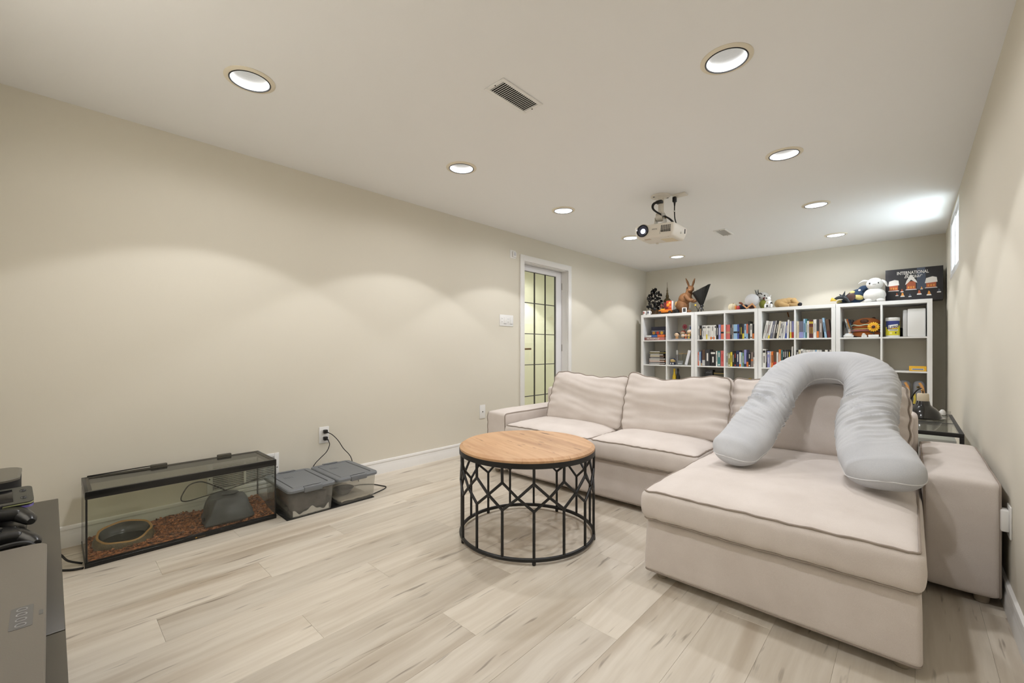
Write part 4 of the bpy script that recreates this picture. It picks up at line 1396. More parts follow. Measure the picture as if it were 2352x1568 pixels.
# ================================================================== MEDIA BENCH AND WHAT IS ON IT
BZ = 0.50
BENCH = M('dark_olive_laminate', (62, 57, 47), 0.4, var=(6, (56, 51, 42), 0.6))
bn = thing('media_bench', 'low dark grey-brown media bench along the near wall', 'bench', (-1.05, -0.2, 0))
for (xa, xb) in ((-1.950, -1.0315), (-1.0285, -0.150)):
    MB().box((xa, -0.425, BZ - 0.022), (xb, 0.018, BZ), bev=0.0015).build('top_panel', BENCH, bn)
    MB().box((xa + 0.002, -0.42, 0.0), (xa + 0.022, 0.012, BZ - 0.022), bev=0.001).build('side_panel', BENCH, bn)
    MB().box((xb - 0.022, -0.42, 0.0), (xb - 0.002, 0.012, BZ - 0.022), bev=0.001).build('side_panel', BENCH, bn)
    MB().box((xa + 0.022, -0.42, 0.06), (xb - 0.022, 0.010, 0.08)).build('bottom_panel', BENCH, bn, smooth=0)
    MB().box((xa + 0.022, -0.42, 0.08), (xb - 0.022, -0.405, BZ - 0.022)).build('back_panel', BENCH, bn, smooth=0)
    xm = (xa + xb) / 2
    for (p, q) in ((xa + 0.024, xm - 0.0015), (xm + 0.0015, xb - 0.024)):
        d_ = MB().box((p, -0.006, 0.085), (q, 0.012, BZ - 0.026), bev=0.001).build('cabinet_door', BENCH, bn)

lp = thing('laptop', 'closed grey laptop on the dark bench at the picture edge', 'laptop', (-1.14, -0.13, BZ), rot=(0, 0, R(0)))
ALU = M('grey_aluminium', (116, 110, 102), 0.38, metal=0.35, bump=(400, 0.03))
def rslab(x0, x1, y0, y1, z0, z1, r, ch=0.002):
    m = MB()
    rings = [rrect(x0 + ch, x1 - ch, y0 + ch, y1 - ch, z0, r, 6), rrect(x0, x1, y0, y1, z0 + ch, r, 6), rrect(x0, x1, y0, y1, z1 - ch, r, 6), rrect(x0 + ch, x1 - ch, y0 + ch, y1 - ch, z1, r, 6)]
    loft(m, rings)
    cap_ring(m, rings[0]); cap_ring(m, rings[-1])
    return m
rslab(-1.470, -0.800, -0.32, -0.004, BZ + 0.003, BZ + 0.010, 0.022).build('laptop_base', ALU, lp)
lid = rslab(-1.470, -0.800, -0.32, -0.004, BZ + 0.0108, BZ + 0.0205, 0.022).build('laptop_lid', ALU, lp)
for (xx, yy) in ((-1.44, -0.29), (-1.44, -0.03), (-0.83, -0.29), (-0.83, -0.03)):
    MB().lathe([(0.010, 0.0), (0.012, 0.001), (0.012, 0.004)], (xx, yy, BZ), seg=14).build('rubber_foot', BLACKP, lp)
st = rslab(-1.125, -1.040, -0.045, -0.019, BZ + 0.0205, BZ + 0.0210, 0.003, 0.0001).build('logo_plate', M('logo_plate_grey', (92, 90, 88), 0.4), lid)
for k in range(4):
    xx = -1.112 + k * 0.020
    MB().tube([(xx + 0.006 * math.cos(a * PI / 6), -0.032 + 0.006 * math.sin(a * PI / 6), BZ + 0.0211) for a in range(12)], 0.0009, 5, closed=True).build('logo_mark', M('logo_line', (140, 138, 136), 0.4), st)
rslab(-1.090, -1.072, -0.0125, -0.0075, BZ + 0.0205, BZ + 0.0209, 0.001, 0.0001).build('lid_tag', M('logo_plate_grey', (92, 90, 88), 0.4), lid)

sp = thing('speaker', 'black rounded speaker box at the far end of the bench', 'speaker', (-1.845, -0.19, BZ))
m = MB()
rg = [rrect(-1.938, -1.752, -0.330, -0.056, z_, 0.035, 7) for z_ in (BZ + 0.001, BZ + 0.112)]
loft(m, rg); cap_ring(m, rg[0])
m.build('speaker_cloth', M('speaker_cloth', (20, 20, 20), 0.8, bump=(900, .3)), sp)
m = MB()
rg = [rrect(-1.939, -1.751, -0.331, -0.055, BZ + 0.112, 0.036, 7), rrect(-1.939, -1.751, -0.331, -0.055, BZ + 0.117, 0.036, 7), rrect(-1.934, -1.756, -0.326, -0.060, BZ + 0.1195, 0.033, 7)]
loft(m, rg); cap_ring(m, rg[0]); cap_ring(m, rg[-1])
m.build('speaker_top', M('speaker_top_grey', (92, 88, 78), 0.45), sp)

def gamepad(label, loc, rz, mat_a, mat_b, tilt=(0, 0)):
    t = thing('game_controller', label, 'controller', loc, 'game controllers piled on the bench', (R(tilt[0]), R(tilt[1]), rz))
    m = MB()
    def Dg(q):
        return Vector((q.x, q.y - 0.012 * (q.x / 0.07) ** 2, q.z + 0.006 * (1 - (q.x / 0.07) ** 2)))
    b_ = round_box((0.066, 0.036, 0.014), 0.012, Dg, (10, 6, 3), Matrix.Translation((0, 0, 0.022)))
    m.add(b_.v, b_.f)
    for s_ in (-1, 1):
        m.tube(smooth_path([(s_ * 0.048, 0.010, 0.022), (s_ * 0.062, -0.025, 0.020), (s_ * 0.074, -0.062, 0.016), (s_ * 0.077, -0.082, 0.014)], 5), lerp_list([0.017, 0.0175, 0.014, 0.007], 5), 14)
    o = m.build('controller_body', mat_a, t, local=True, smooth=60)
    for s_ in (-1, 1):
        MB().lathe([(0.010, 0.0), (0.007, 0.006), (0.009, 0.012), (0.009, 0.014), (0.0, 0.0125)], (s_ * 0.024, -0.018, 0.036), seg=16).build('thumbstick', mat_b, t, local=True)
        MB().box((s_ * 0.045 - 0.016, 0.028, 0.018), (s_ * 0.045 + 0.016, 0.040, 0.032), bev=0.004).build('trigger', mat_b, t, local=True)
    for k in range(4):
        a = k * PI / 2
        MB().ell((0.046 + 0.009 * math.cos(a), 0.010 + 0.009 * math.sin(a), 0.037), (0.004, 0.004, 0.002), 10, 6).build('button', mat_b, t, local=True)
    MB().box((-0.058, 0.005, 0.035), (-0.034, 0.013, 0.039), bev=0.001).box((-0.050, -0.003, 0.035), (-0.042, 0.021, 0.039), bev=0.001).build('direction_pad', mat_b, t, local=True)
    return t
PADB = M('gamepad_black', (24, 24, 24), 0.3)
PADC = M('gamepad_dark_button', (40, 40, 42), 0.25)
gamepad('black game controller nearest the laptop, lowest of the pile', (-1.560, -0.110, BZ), R(100), PADB, PADC)
gamepad('black game controller in the middle of the pile', (-1.655, -0.112, BZ + 0.030), R(93), PADB, PADC)
gc = thing('handheld_console', 'handheld game console with lime and purple edges leaning on controllers', 'game console', (-1.695, -0.13, BZ + 0.072), rot=(0, R(14), R(4)))
m = MB(); rg = [rrect(-0.045, 0.045, -0.11, 0.10, z_, 0.012, 5) for z_ in (0.0, 0.006)]
loft(m, rg); cap_ring(m, rg[0]); m.build('lower_shell', M('console_purple', (128, 118, 196), 0.25, metal=0.2), gc, local=True)
m = MB(); rg = [rrect(-0.045, 0.045, -0.11, 0.10, z_, 0.012, 5) for z_ in (0.006, 0.010)]
loft(m, rg); m.build('mid_band', PADB, gc, local=True)
m = MB(); rg = [rrect(-0.045, 0.045, -0.11, 0.10, z_, 0.012, 5) for z_ in (0.0125, 0.016)]
loft(m, rg); cap_ring(m, rg[1]); m.build('top_plate', M('console_dark', (64, 64, 58), 0.3), gc, local=True)
m = MB(); rg = [rrect(-0.045, 0.045, -0.11, 0.10, z_, 0.012, 5) for z_ in (0.010, 0.0125)]
loft(m, rg); m.build('upper_shell', M('console_lime', (206, 214, 150), 0.25, metal=0.2), gc, local=True)
MB().box((-0.034, -0.075, 0.0158), (0.034, 0.065, 0.0172), bev=0.0005).build('screen', M('dark_screen', (14, 14, 16), 0.1), gc, local=True)
for sx_ in (-0.02, 0.02):
    MB().ell((sx_, 0.083, 0.0165), (0.006, 0.006, 0.003), 12, 6).build('button', PADB, gc, local=True)
tag(MB().box((-1.745, -0.20, BZ), (-1.615, -0.040, BZ + 0.024), bev=0.004).build('game_case', PADB, loc=(-1.73, -0.12, BZ)), 'flat black case under the handheld console', 'case')
cord('bench_cable', [(-1.492, -0.24, BZ + 0.006), (-1.494, -0.14, BZ + 0.008), (-1.497, -0.07, BZ + 0.020), (-1.494, -0.035, BZ + 0.018), (-1.488, -0.028, BZ + 0.006), (-1.481, -0.06, BZ + 0.006), (-1.480, -0.14, BZ + 0.006)], 0.0055, 'thick black cable curled behind the laptop on the bench')

# ================================================================== SIDE TABLE BEHIND THE RIGHT ARM
stb = thing('side_table', 'black metal side table with glass top behind the right sofa arm', 'table', (-0.02, 3.86, 0))
SZ, sx0, sx1, sy0, sy1 = 0.502, -0.42, 0.215, 3.385, 4.34
m = MB()
rect_ring(m, sx0, sx1, sy0, sy1, SZ - 0.022, SZ, 0.018, 0.001)
m.box((sx0 + 0.018, 3.83, SZ - 0.020), (sx1 - 0.018, 3.848, SZ - 0.002))
m.build('top_frame', BLACKM, stb)
for (a, b_) in ((sy0 + 0.018, 3.83), (3.848, sy1 - 0.018)):
    MB().box((sx0 + 0.018, a, SZ - 0.008), (sx1 - 0.018, b_, SZ - 0.003)).build('glass_panel', glass_mat('smoky_table_glass', (225, 226, 220), haze=0.18, haze_col=(215, 212, 200)), stb, smooth=0)
for (xx, yy) in ((sx0 + .009, sy0 + .009), (sx1 - .009, sy0 + .009), (sx0 + .009, sy1 - .009), (sx1 - .009, sy1 - .009)):
    MB().box((xx - 0.009, yy - 0.009, 0), (xx + 0.009, yy + 0.009, SZ - 0.022)).build('leg', BLACKM, stb, smooth=0)
for zz in (0.18,):
    m = MB(); rect_ring(m, sx0, sx1, sy0, sy1, zz, zz + 0.016, 0.016, 0)
    m.build('shelf_frame', BLACKM, stb, smooth=0)
for k in range(7):
    xx = sx0 + 0.08 + k * 0.075
    MB().box((xx, sy0 + 0.018, 0.186), (xx + 0.05, sy1 - 0.018, 0.192)).build('shelf_slat', BLACKM, stb, smooth=0)

hl = thing('heat_lamp', 'black dome heat lamp with a pale ceramic socket on the side table', 'lamp', (0.065, 4.02, SZ))
DOME = M('black_dome_paint', (18, 17, 15), 0.16, coat=0.6)
lx, ly = 0.062, 4.015
MB().lathe([(0.105, 0.0), (0.108, 0.002), (0.108, 0.005), (0.094, 0.008), (0.090, 0.020), (0.080, 0.045), (0.064, 0.066), (0.046, 0.080), (0.037, 0.090), (0.033, 0.112), (0.031, 0.114), (0.0, 0.115)], (lx, ly, SZ), seg=48).build('dome_shade', DOME, hl)
MB().lathe([(0.030, 0.112), (0.031, 0.116), (0.030, 0.158), (0.027, 0.164), (0.0, 0.165)], (lx, ly, SZ), seg=28).build('ceramic_socket', M('ceramic_beige', (216, 202, 176), 0.4), hl)
MB().tube(smooth_path([(lx, ly, SZ + 0.160), (lx - 0.002, ly, SZ + 0.185), (lx - 0.012, ly + 0.02, SZ + 0.195), (lx - 0.04, ly + 0.08, SZ + 0.16), (lx - 0.08, ly + 0.16, SZ + 0.06), (lx - 0.10, ly + 0.20, SZ + 0.006)], 6), 0.004, 7).build('lamp_cord', CORDM, hl)
MB().ell((lx - 0.004, ly - 0.001, SZ + 0.186), (0.008, 0.008, 0.008), 12, 8).build('lamp_hook', M('brass_bolt', (170, 132, 80), 0.4, 0.7), hl)
tag(MB().lathe([(0.0, 0.0), (0.016, 0.0), (0.018, 0.006), (0.016, 0.024), (0.008, 0.036), (0.0, 0.038)], (0.165, 4.28, SZ), seg=20).build('white_ornament', WHITE, loc=(0.165, 4.28, SZ)), 'small white ornament at the far corner of the side table', 'ornament')
tag(MB().lathe([(0.0, 0.0), (0.012, 0.0), (0.012, 0.026), (0.010, 0.028), (0.010, 0.003), (0.0, 0.003)], (0.197, 4.285, SZ), seg=18).build('glass_cup', glass_mat('cup_glass', (248, 248, 248)), loc=(0.197, 4.285, SZ)), 'tiny clear glass cup beside the white ornament on the side table', 'cup')
# clutter on the lower shelf of the side table
tag(MB().box((-0.02, 3.46, 0.192), (0.19, 3.70, 0.45), bev=0.006).box((-0.021, 3.4585, 0.40), (0.191, 3.7015, 0.43), bev=0.004).build('white_carton', M('white_card', (226, 226, 224), 0.7), loc=(0.08, 3.58, 0.192)), 'white carton under the glass of the side table', 'carton')

# ================================================================== BOOKCASES
BX0, BYF, BWID, BPIT, BDEP, BTOP = -2.910, 5.925, 0.765, 0.768, 0.385, 1.465
ORD = ['first', 'second', 'third', 'fourth', 'fifth', 'sixth', 'seventh', 'eighth', 'ninth', 'tenth', 'eleventh', 'twelfth', 'thirteenth', 'fourteenth', 'fifteenth', 'sixteenth', 'seventeenth', 'eighteenth']
BL = ['white cube bookcase at the left end, beside the left wall', 'second white cube bookcase from the left, full of books',
      'third white cube bookcase from the left, behind the pillow arch', 'white cube bookcase at the right end, nearest the window']
def make_bookcase():
    t = thing('bookcase', '', 'bookcase', (0, 0, 0))
    w, d, T_ = BWID, BDEP, 0.038
    def P(name, lo, hi):
        MB().box(lo, hi, bev=0.0012, seg=1).build(name, SHELFW, t, local=True)
    P('side_panel', (0, 0, 0), (T_, d, BTOP - T_))
    P('side_panel', (w - T_, 0, 0), (w, d, BTOP - T_))
    P('top_panel', (0, 0, BTOP - T_), (w, d, BTOP))
    P('bottom_panel', (T_, 0, 0), (w - T_, d, T_))
    c0, c1 = w / 2 - 0.008, w / 2 + 0.008
    P('divider', (c0, 0.001, T_), (c1, d - 0.001, BTOP - T_))
    for r_ in range(3):
        z = 1.092 - 0.351 * r_
        P('shelf', (T_, 0.001, z - 0.016), (c0, d - 0.001, z))
        P('shelf', (c1, 0.001, z - 0.016), (w - T_, d - 0.001, z))
    return t
bc = make_bookcase()
for i in range(4):
    o = bc if i == 0 else copy_tree(bc)
    o.location = (BX0 + i * BPIT, BYF, 0)
    o['label'] = BL[i]
    o['group'] = 'white cube bookcases along the end wall'

def cell(u, c, r_):
    x = BX0 + u * BPIT
    a, b_ = (x + 0.038, x + BWID / 2 - 0.008) if c == 0 else (x + BWID / 2 + 0.008, x + BWID - 0.038)
    z = [1.092, 0.741, 0.390, 0.038][r_]
    return a, b_, z

PAL = dict(white=(228, 226, 220), cream=(222, 212, 186), grey=(150, 148, 146), lgrey=(196, 196, 194), black=(26, 25, 27), charcoal=(56, 56, 60), brown=(92, 70, 54), red=(190, 62, 52), salmon=(222, 122, 96),
           orange=(224, 122, 52), yellow=(226, 204, 70), olive=(150, 146, 84), teal=(70, 130, 132), blue=(70, 88, 160), navy=(36, 44, 78), lblue=(150, 186, 214), lavender=(148, 150, 204), maroon=(96, 42, 44), tan=(196, 164, 120), taupe=(138, 124, 118), pink=(208, 108, 104), green=(104, 140, 96), slate=(104, 106, 124))
CNAME = dict(lgrey='pale grey', lblue='light blue', charcoal='charcoal grey')
PAGES = M('book_pages', (226, 218, 200), 0.9)
def bmat(c):
    return M('cover_' + c, PAL[c], 0.45)
def book(label, group, x, y, z, w, h, d, col, acc=None, style=0, lean=0.0, flat=None, cat='book'):
    """upright book, spine to the room (-y). x = left bottom edge; lean in degrees (positive tips to the right)."""
    t = thing('book', label, cat, (x, y, z), group, (0, R(lean), 0))
    cv = bmat(col)
    th = min(0.0022, w * 0.12)
    m = MB()
    m.add([(0, 0, 0), (w, 0, 0), (w, d, 0), (w - th, d, 0), (w - th, th, 0), (th, th, 0), (th, d, 0), (0, d, 0),
           (0, 0, h), (w, 0, h), (w, d, h), (w - th, d, h), (w - th, th, h), (th, th, h), (th, d, h), (0, d, h)],
          [tuple(reversed((0, 1, 4, 5))), tuple(reversed((1, 2, 3, 4))), tuple(reversed((0, 5, 6, 7))), (8, 9, 12, 13), (9, 10, 11, 12), (8, 13, 14, 15)] + [(i, (i + 1) % 8, 8 + (i + 1) % 8, 8 + i) for i in range(8)])
    m.build('cover', cv, t, local=True, smooth=0)
    MB().box((th, th, 0.002), (w - th, d - 0.003, h - 0.003)).build('pages', PAGES, t, local=True, smooth=0)
    if acc:
        am = bmat(acc)
        e = 0.0004
        def strip(z0, z1, x0=0.12, x1=0.88, nm='spine_label'):
            MB().box((w * x0, -e, h * z0), (w * x1, 0.0002, h * z1)).build(nm, am, t, local=True, smooth=0)
        if style == 0:
            strip(0.30, 0.78, 0.34, 0.66, 'spine_title')
        elif style == 1:
            strip(0.0, 0.18, 0, 1)
        elif style == 2:
            strip(0.40, 0.52, 0, 1)
        elif style == 3:
            strip(0.02, 0.36, 0, 1)
        elif style == 4:
            strip(0.80, 0.92); strip(0.24, 0.62, 0.38, 0.62, 'spine_title')
        elif style == 5:
            strip(0.05, 0.14, 0.2, 0.8); strip(0.60, 0.90, 0.32, 0.68, 'spine_title')
    return t
CELLN = [['upper left cell', 'upper right cell'], ['second row left cell', 'second row right cell'], ['third row left cell', 'third row right cell']]
UN = ['first', 'second', 'third', 'fourth']
random.seed(5)
def row_books(u, c, r_, z0, z1, items, h0, depth=0.14, front=0.02):
    """items: (left, right) in the measured span z0..z1, colour, accent, style, height factor, lean."""
    a, b_, z = cell(u, c, r_)
    for k, it in enumerate(items):
        l, r2, col, acc, sty = it[:5]
        hf = it[5] if len(it) > 5 else 1.0
        ln = it[6] if len(it) > 6 else 0.0
        f0, f1 = (l - z0) / (z1 - z0), (r2 - z0) / (z1 - z0)
        x = a + 0.0015 + f0 * (b_ - a - 0.003)
        w = (f1 - f0) * (b_ - a - 0.003) - 0.0006
        lift = 0.0004 if ln >= 0 else 0.0004 + w * math.sin(R(-ln)) * 0
        cn = CNAME.get(col, col)
        an = CNAME.get(acc, acc) if acc else None
        pos = ORD[k] + ' from left'
        lab = f"{cn} book{' with ' + an + ' print' if an and an != cn else ''}, {pos}, {CELLN[r_][c]}, {UN[u]} bookcase"
        if ln > 0:
            # leaning right: pivot on the lower right corner so nothing sinks into the shelf
            zz = z + 0.0004 + w * math.sin(R(ln))
        elif ln < 0:
            zz = z + 0.0004
        else:
            zz = z + 0.0004
        book(lab, f"books in the {CELLN[r_][c]} of the {UN[u]} bookcase", x, BYF + front + random.uniform(0, 0.008), zz, w, h0 * hf, depth, col, acc, sty, ln)

row_books(1, 0, 0, 790, 1090, [(793, 807, 'white', 'black', 0), (809, 836, 'black', 'tan', 0), (838, 850, 'lgrey', 'black', 5), (851, 868, 'white', 'black', 4), (869, 885, 'white', 'grey', 4), (886, 902, 'white', 'yellow', 3), (903, 918, 'white', 'black', 4), (919, 934, 'white', 'grey', 4), (935, 951, 'white', 'orange', 1), (952, 967, 'white', 'black', 5), (968, 983, 'white', 'orange', 1), (984, 1000, 'white', 'black', 4), (1002, 1026, 'black', 'lgrey', 0, 1.02), (1028, 1051, 'lavender', 'white', 0, 1.02), (1053, 1087, 'salmon', 'black', 2, 1.0)], 0.188)
row_books(1, 1, 0, 1108, 1436, [(1111, 1158, 'pink', 'tan', 2), (1160, 1181, 'charcoal', 'grey', 0), (1182, 1198, 'grey', 'black', 0), (1199, 1241, 'lblue', 'black', 2), (1242, 1262, 'blue', 'black', 2), (1264, 1278, 'black', 'grey', 0, 1.03), (1279, 1297, 'black', 'yellow', 0, 1.03), (1298, 1320, 'charcoal', 'yellow', 3, 1.03), (1322, 1343, 'lblue', 'navy', 5), (1344, 1364, 'salmon', 'lblue', 3), (1365, 1386, 'black', 'grey', 0, 1.18), (1387, 1409, 'white', 'black', 5), (1411, 1431, 'black', 'orange', 3, 0.98)], 0.187)
row_books(1, 0, 1, 790, 1090, [(793, 804, 'salmon', 'white', 0, .92), (806, 823, 'lblue', 'white', 3, .95), (825, 838, 'navy', 'tan', 1, 1.0), (840, 873, 'brown', 'lgrey', 3, 1.08), (876, 929, 'charcoal', 'white', 0, 1.1), (932, 996, 'black', 'white', 4, 1.0), (998, 1014, 'white', 'black', 0, 1.0), (1016, 1048, 'teal', 'white', 5, 1.0), (1051, 1086, 'pink', 'red', 0, 1.03)], 0.198)
row_books(1, 1, 1, 1108, 1436, [(1111, 1133, 'lgrey', 'black', 0, .93), (1135, 1159, 'olive', 'white', 5, .95), (1161, 1183, 'yellow', 'black', 0, 1.0), (1185, 1206, 'black', 'lgrey', 0, 1.05), (1208, 1229, 'black', 'red', 5, 1.0), (1231, 1263, 'navy', 'white', 0, 1.1), (1265, 1284, 'white', 'orange', 1, 1.0), (1286, 1300, 'lblue', 'olive', 0, .96), (1302, 1317, 'green', 'white', 0, .96), (1319, 1344, 'lavender', 'navy', 1, 1.16), (1346, 1367, 'navy', 'orange', 3, .95), (1368, 1391, 'black', 'white', 5, .96), (1393, 1420, 'taupe', 'orange', 2, 1.0), (1422, 1434, 'white', 'grey', 0, .66)], 0.185)
# third bookcase
row_books(2, 0, 0, 158, 548, [(165, 196, 'white', 'grey', 0, 1.03, 11), (200, 224, 'lgrey', 'maroon', 0, 1.0, 11), (228, 250, 'white', 'yellow', 1, 1.0, 11), (254, 280, 'slate', 'lgrey', 0, 1.0, 10), (284, 306, 'grey', 'white', 0, 1.02, 9), (309, 333, 'black', 'white', 0, 1.02, 9), (337, 358, 'cream', 'white', 0, .99, 8), (362, 384, 'white', 'navy', 5, .94, 8), (387, 409, 'lgrey', 'black', 0, .94, 7), (412, 434, 'white', 'lgrey', 0, .94, 6), (437, 459, 'blue', 'white', 0, .93, 5), (463, 482, 'white', 'cream', 0, 1.03, 2), (496, 517, 'white', 'yellow', 3, .95, 0), (520, 544, 'lavender', 'red', 3, .95, 0)], 0.212)
row_books(2, 1, 0, 566, 994, [(570, 584, 'cream', 'white', 0, .93), (585, 603, 'cream', 'tan', 0, .93), (604, 657, 'slate', 'lavender', 3, .93), (659, 682, 'lblue', 'navy', 0, 1.05), (684, 701, 'teal', 'white', 0, 1.05), (703, 727, 'white', 'grey', 0, .93), (729, 751, 'maroon', 'yellow', 4, .97), (753, 777, 'maroon', 'yellow', 4, .97), (779, 818, 'white', 'grey', 0, 1.0), (821, 847, 'charcoal', 'orange', 3, 1.0), (849, 889, 'taupe', 'lgrey', 0, 1.0), (917, 943, 'lblue', 'navy', 0, 1.06, -6.5), (948, 988, 'brown', 'maroon', 3, .98, -6)], 0.212)
row_books(2, 0, 1, 158, 548, [(163, 206, 'white', 'black', 4, 1.15), (209, 220, 'black', 'white', 0, 1.08), (222, 252, 'lavender', 'white', 4, 1.02), (255, 270, 'white', 'grey', 0, 1.0), (272, 297, 'orange', 'black', 0, 1.0), (299, 336, 'brown', 'red', 3, .98), (338, 362, 'white', 'lgrey', 0, .96), (365, 390, 'orange', 'white', 0, 1.12), (392, 412, 'teal', 'black', 0, 1.1), (414, 432, 'black', 'white', 5, 1.1), (434, 452, 'charcoal', 'white', 5, 1.1), (454, 478, 'black', 'lgrey', 5, 1.1), (480, 503, 'black', 'yellow', 5, 1.08), (508, 526, 'white', 'lgrey', 0, 1.3, 2)], 0.195)
row_books(2, 1, 1, 566, 994, [(570, 594, 'black', 'white', 5, .98), (596, 622, 'cream', 'olive', 5, 1.0), (624, 655, 'white', 'black', 5, 1.04), (657, 690, 'lgrey', 'white', 5, 1.0), (692, 712, 'white', 'navy', 5, 1.0), (714, 740, 'white', 'red', 5, 1.0), (742, 778, 'lgrey', 'black', 5, 1.0), (780, 800, 'white', 'blue', 5, 1.0), (802, 822, 'lblue', 'white', 5, 1.0), (824, 846, 'white', 'grey', 5, 1.0), (848, 882, 'lgrey', 'lblue', 5, 1.0), (884, 916, 'black', 'charcoal', 0, .82), (918, 950, 'white', 'grey', 5, 1.0), (952, 972, 'black', 'white', 0, .8), (974, 991, 'white', 'lgrey', 5, 1.0)], 0.215)
# leaning books in the fourth bookcase
a, b_, z = cell(3, 0, 0)
for k, (x, w, col, acc, h, ln, lab) in enumerate(((0.004, 0.010, 'charcoal', None, 0.185, -13, 'dark thin book leaning at the left, upper left cell of last bookcase'),
                                  (0.020, 0.015, 'white', 'black', 0.215, -13, 'white book leaning beside the bear plush in the last bookcase'),
                                  (0.038, 0.011, 'orange', 'yellow', 0.212, -13, 'orange book leaning beside the bear plush in the last bookcase'),
                                  (0.052, 0.012, 'navy', 'lblue', 0.208, -13, 'navy book leaning beside the bear plush in the last bookcase'),
                                  (0.067, 0.024, 'charcoal', None, 0.200, -13, 'thick charcoal book leaning beside the bear plush in the last bookcase'))):
    book(lab, 'leaning books in the last bookcase', a + x + 0.050, BYF + 0.17, z + 0.0006, w, h, 0.15, col, acc, 0, ln)

# flat stack in the first bookcase
a, b_, z = cell(0, 0, 1)
random.seed(21)
zz = z + 0.0005
stk = [('white', 'brown', 0.010, 0.215), ('lgrey', 'black', 0.016, 0.24), ('grey', 'black', 0.012, 0.22), ('white', 'orange', 0.016, 0.232), ('white', 'brown', 0.015, 0.23), ('white', 'charcoal', 0.016, 0.238), ('lgrey', 'black', 0.010, 0.20), ('grey', 'brown', 0.012, 0.205), ('cream', 'brown', 0.020, 0.212), ('white', 'black', 0.016, 0.20), ('lgrey', 'charcoal', 0.012, 0.218), ('charcoal', 'yellow', 0.014, 0.225), ('white', 'charcoal', 0.016, 0.21)]
for k, (pg, cv, th, ln) in enumerate(stk):
    pos = 'at the bottom' if k == 0 else ('on top' if k == len(stk) - 1 else ORD[k] + ' from the bottom')
    t = thing('book', f"{CNAME.get(pg, pg)} edged book lying {pos} of the flat stack in first bookcase", 'book', (a + 0.185, BYF + 0.12, zz), 'books lying flat in the first bookcase', (0, 0, R(random.uniform(-4, 4))))
    x0, x1 = -ln / 2, ln / 2
    MB().box((x0, -0.075, 0), (x1, 0.075, 0.0018)).box((x0, -0.075, th - 0.0018), (x1, 0.075, th)).box((x1 - 0.0018, -0.075, 0.0018), (x1, 0.075, th - 0.0018)).build('cover', bmat(cv), t, local=True, smooth=0)
    MB().box((x0 + 0.003, -0.0735, 0.0019), (x1 - 0.0019, 0.0735, th - 0.0019)).build('pages', bmat(pg), t, local=True, smooth=0)
    if k % 2 == 0:
        MB().box((x1 - ln * 0.30, -0.0752, 0.002), (x1 - 0.002, -0.0736, th - 0.002)).build('spine_print', bmat(cv), t, local=True, smooth=0)
    zz += th + 0.0006

# game boxes in the first bookcase
a, b_, z = cell(0, 0, 0)
def carton(name, label, lo, hi, mat, cat='box', group=None, bev=0.0015):
    c_ = ((lo[0] + hi[0]) / 2, (lo[1] + hi[1]) / 2, lo[2])
    t = thing(name, label, cat, c_, group)
    MB().box(lo, hi, bev=bev).build('box_body', mat, t)
    return t
t = carton('game_box', 'brownish red board game box at the bottom of the games stack', (a + 0.004, BYF + 0.03, z + 0.0005), (a + 0.325, BYF + 0.27, z + 0.042), M('game_maroon', (136, 88, 82), 0.5))
text('MONOPOLY', 0.034, frame((a + 0.135, BYF + 0.0296, z + 0.021), (1, 0, 0), (0, 0, 1)), M('print_white', (235, 230, 222), 0.5), t, bold=0.0006)
MB().box((a + 0.205, BYF + 0.0292, z + 0.004), (a + 0.300, BYF + 0.0302, z + 0.038)).build('side_print', M('print_pink', (196, 120, 112), 0.5), t, smooth=0)
z2_ = z + 0.0425
carton('game_box', 'white game box lying on the brownish red board game', (a + 0.022, BYF + 0.035, z2_), (a + 0.100, BYF + 0.20, z2_ + 0.030), M('card_white', (216, 216, 214), 0.5))
carton('game_box', 'blue game box lying on the brownish red board game', (a + 0.104, BYF + 0.045, z2_), (a + 0.195, BYF + 0.22, z2_ + 0.032), M('card_blue', (74, 112, 176), 0.5))
carton('game_box', 'orange game box lying on the brownish red board game', (a + 0.200, BYF + 0.030, z2_), (a + 0.300, BYF + 0.20, z2_ + 0.036), M('card_orange', (226, 112, 58), 0.5))
t = carton('game_box', 'dark navy board game box with pictures standing on the games stack', (a + 0.075, BYF + 0.10, z2_ + 0.0366), (a + 0.318, BYF + 0.28, z2_ + 0.155), M('game_navy', (34, 36, 58), 0.4))
yF = BYF + 0.0995
MB().box((a + 0.085, yF - 0.0004, z2_ + 0.042), (a + 0.275, yF + 0.0004, z2_ + 0.088)).build('picture_band', M('print_slate', (78, 84, 100), 0.5), t, smooth=0)
MB().box((a + 0.080, yF - 0.0005, z2_ + 0.0905), (a + 0.275, yF + 0.0004, z2_ + 0.096)).build('white_stripe', M('print_grey', (196, 200, 210), 0.5), t, smooth=0)
for (xx, col) in ((a + 0.115, (190, 130, 30)), (a + 0.175, (190, 60, 36)), (a + 0.235, (214, 170, 50))):
    MB().lathe([(0.0, 0.001), (0.022, 0.001), (0.022, 0.0), (0.0, 0.0)], seg=20, T=frame((xx, yF - 0.0004, z2_ + 0.065), (1, 0, 0), (0, 0, 1))).build('picture_spot', M('print_spot_%d' % col[1], col, 0.5), t)

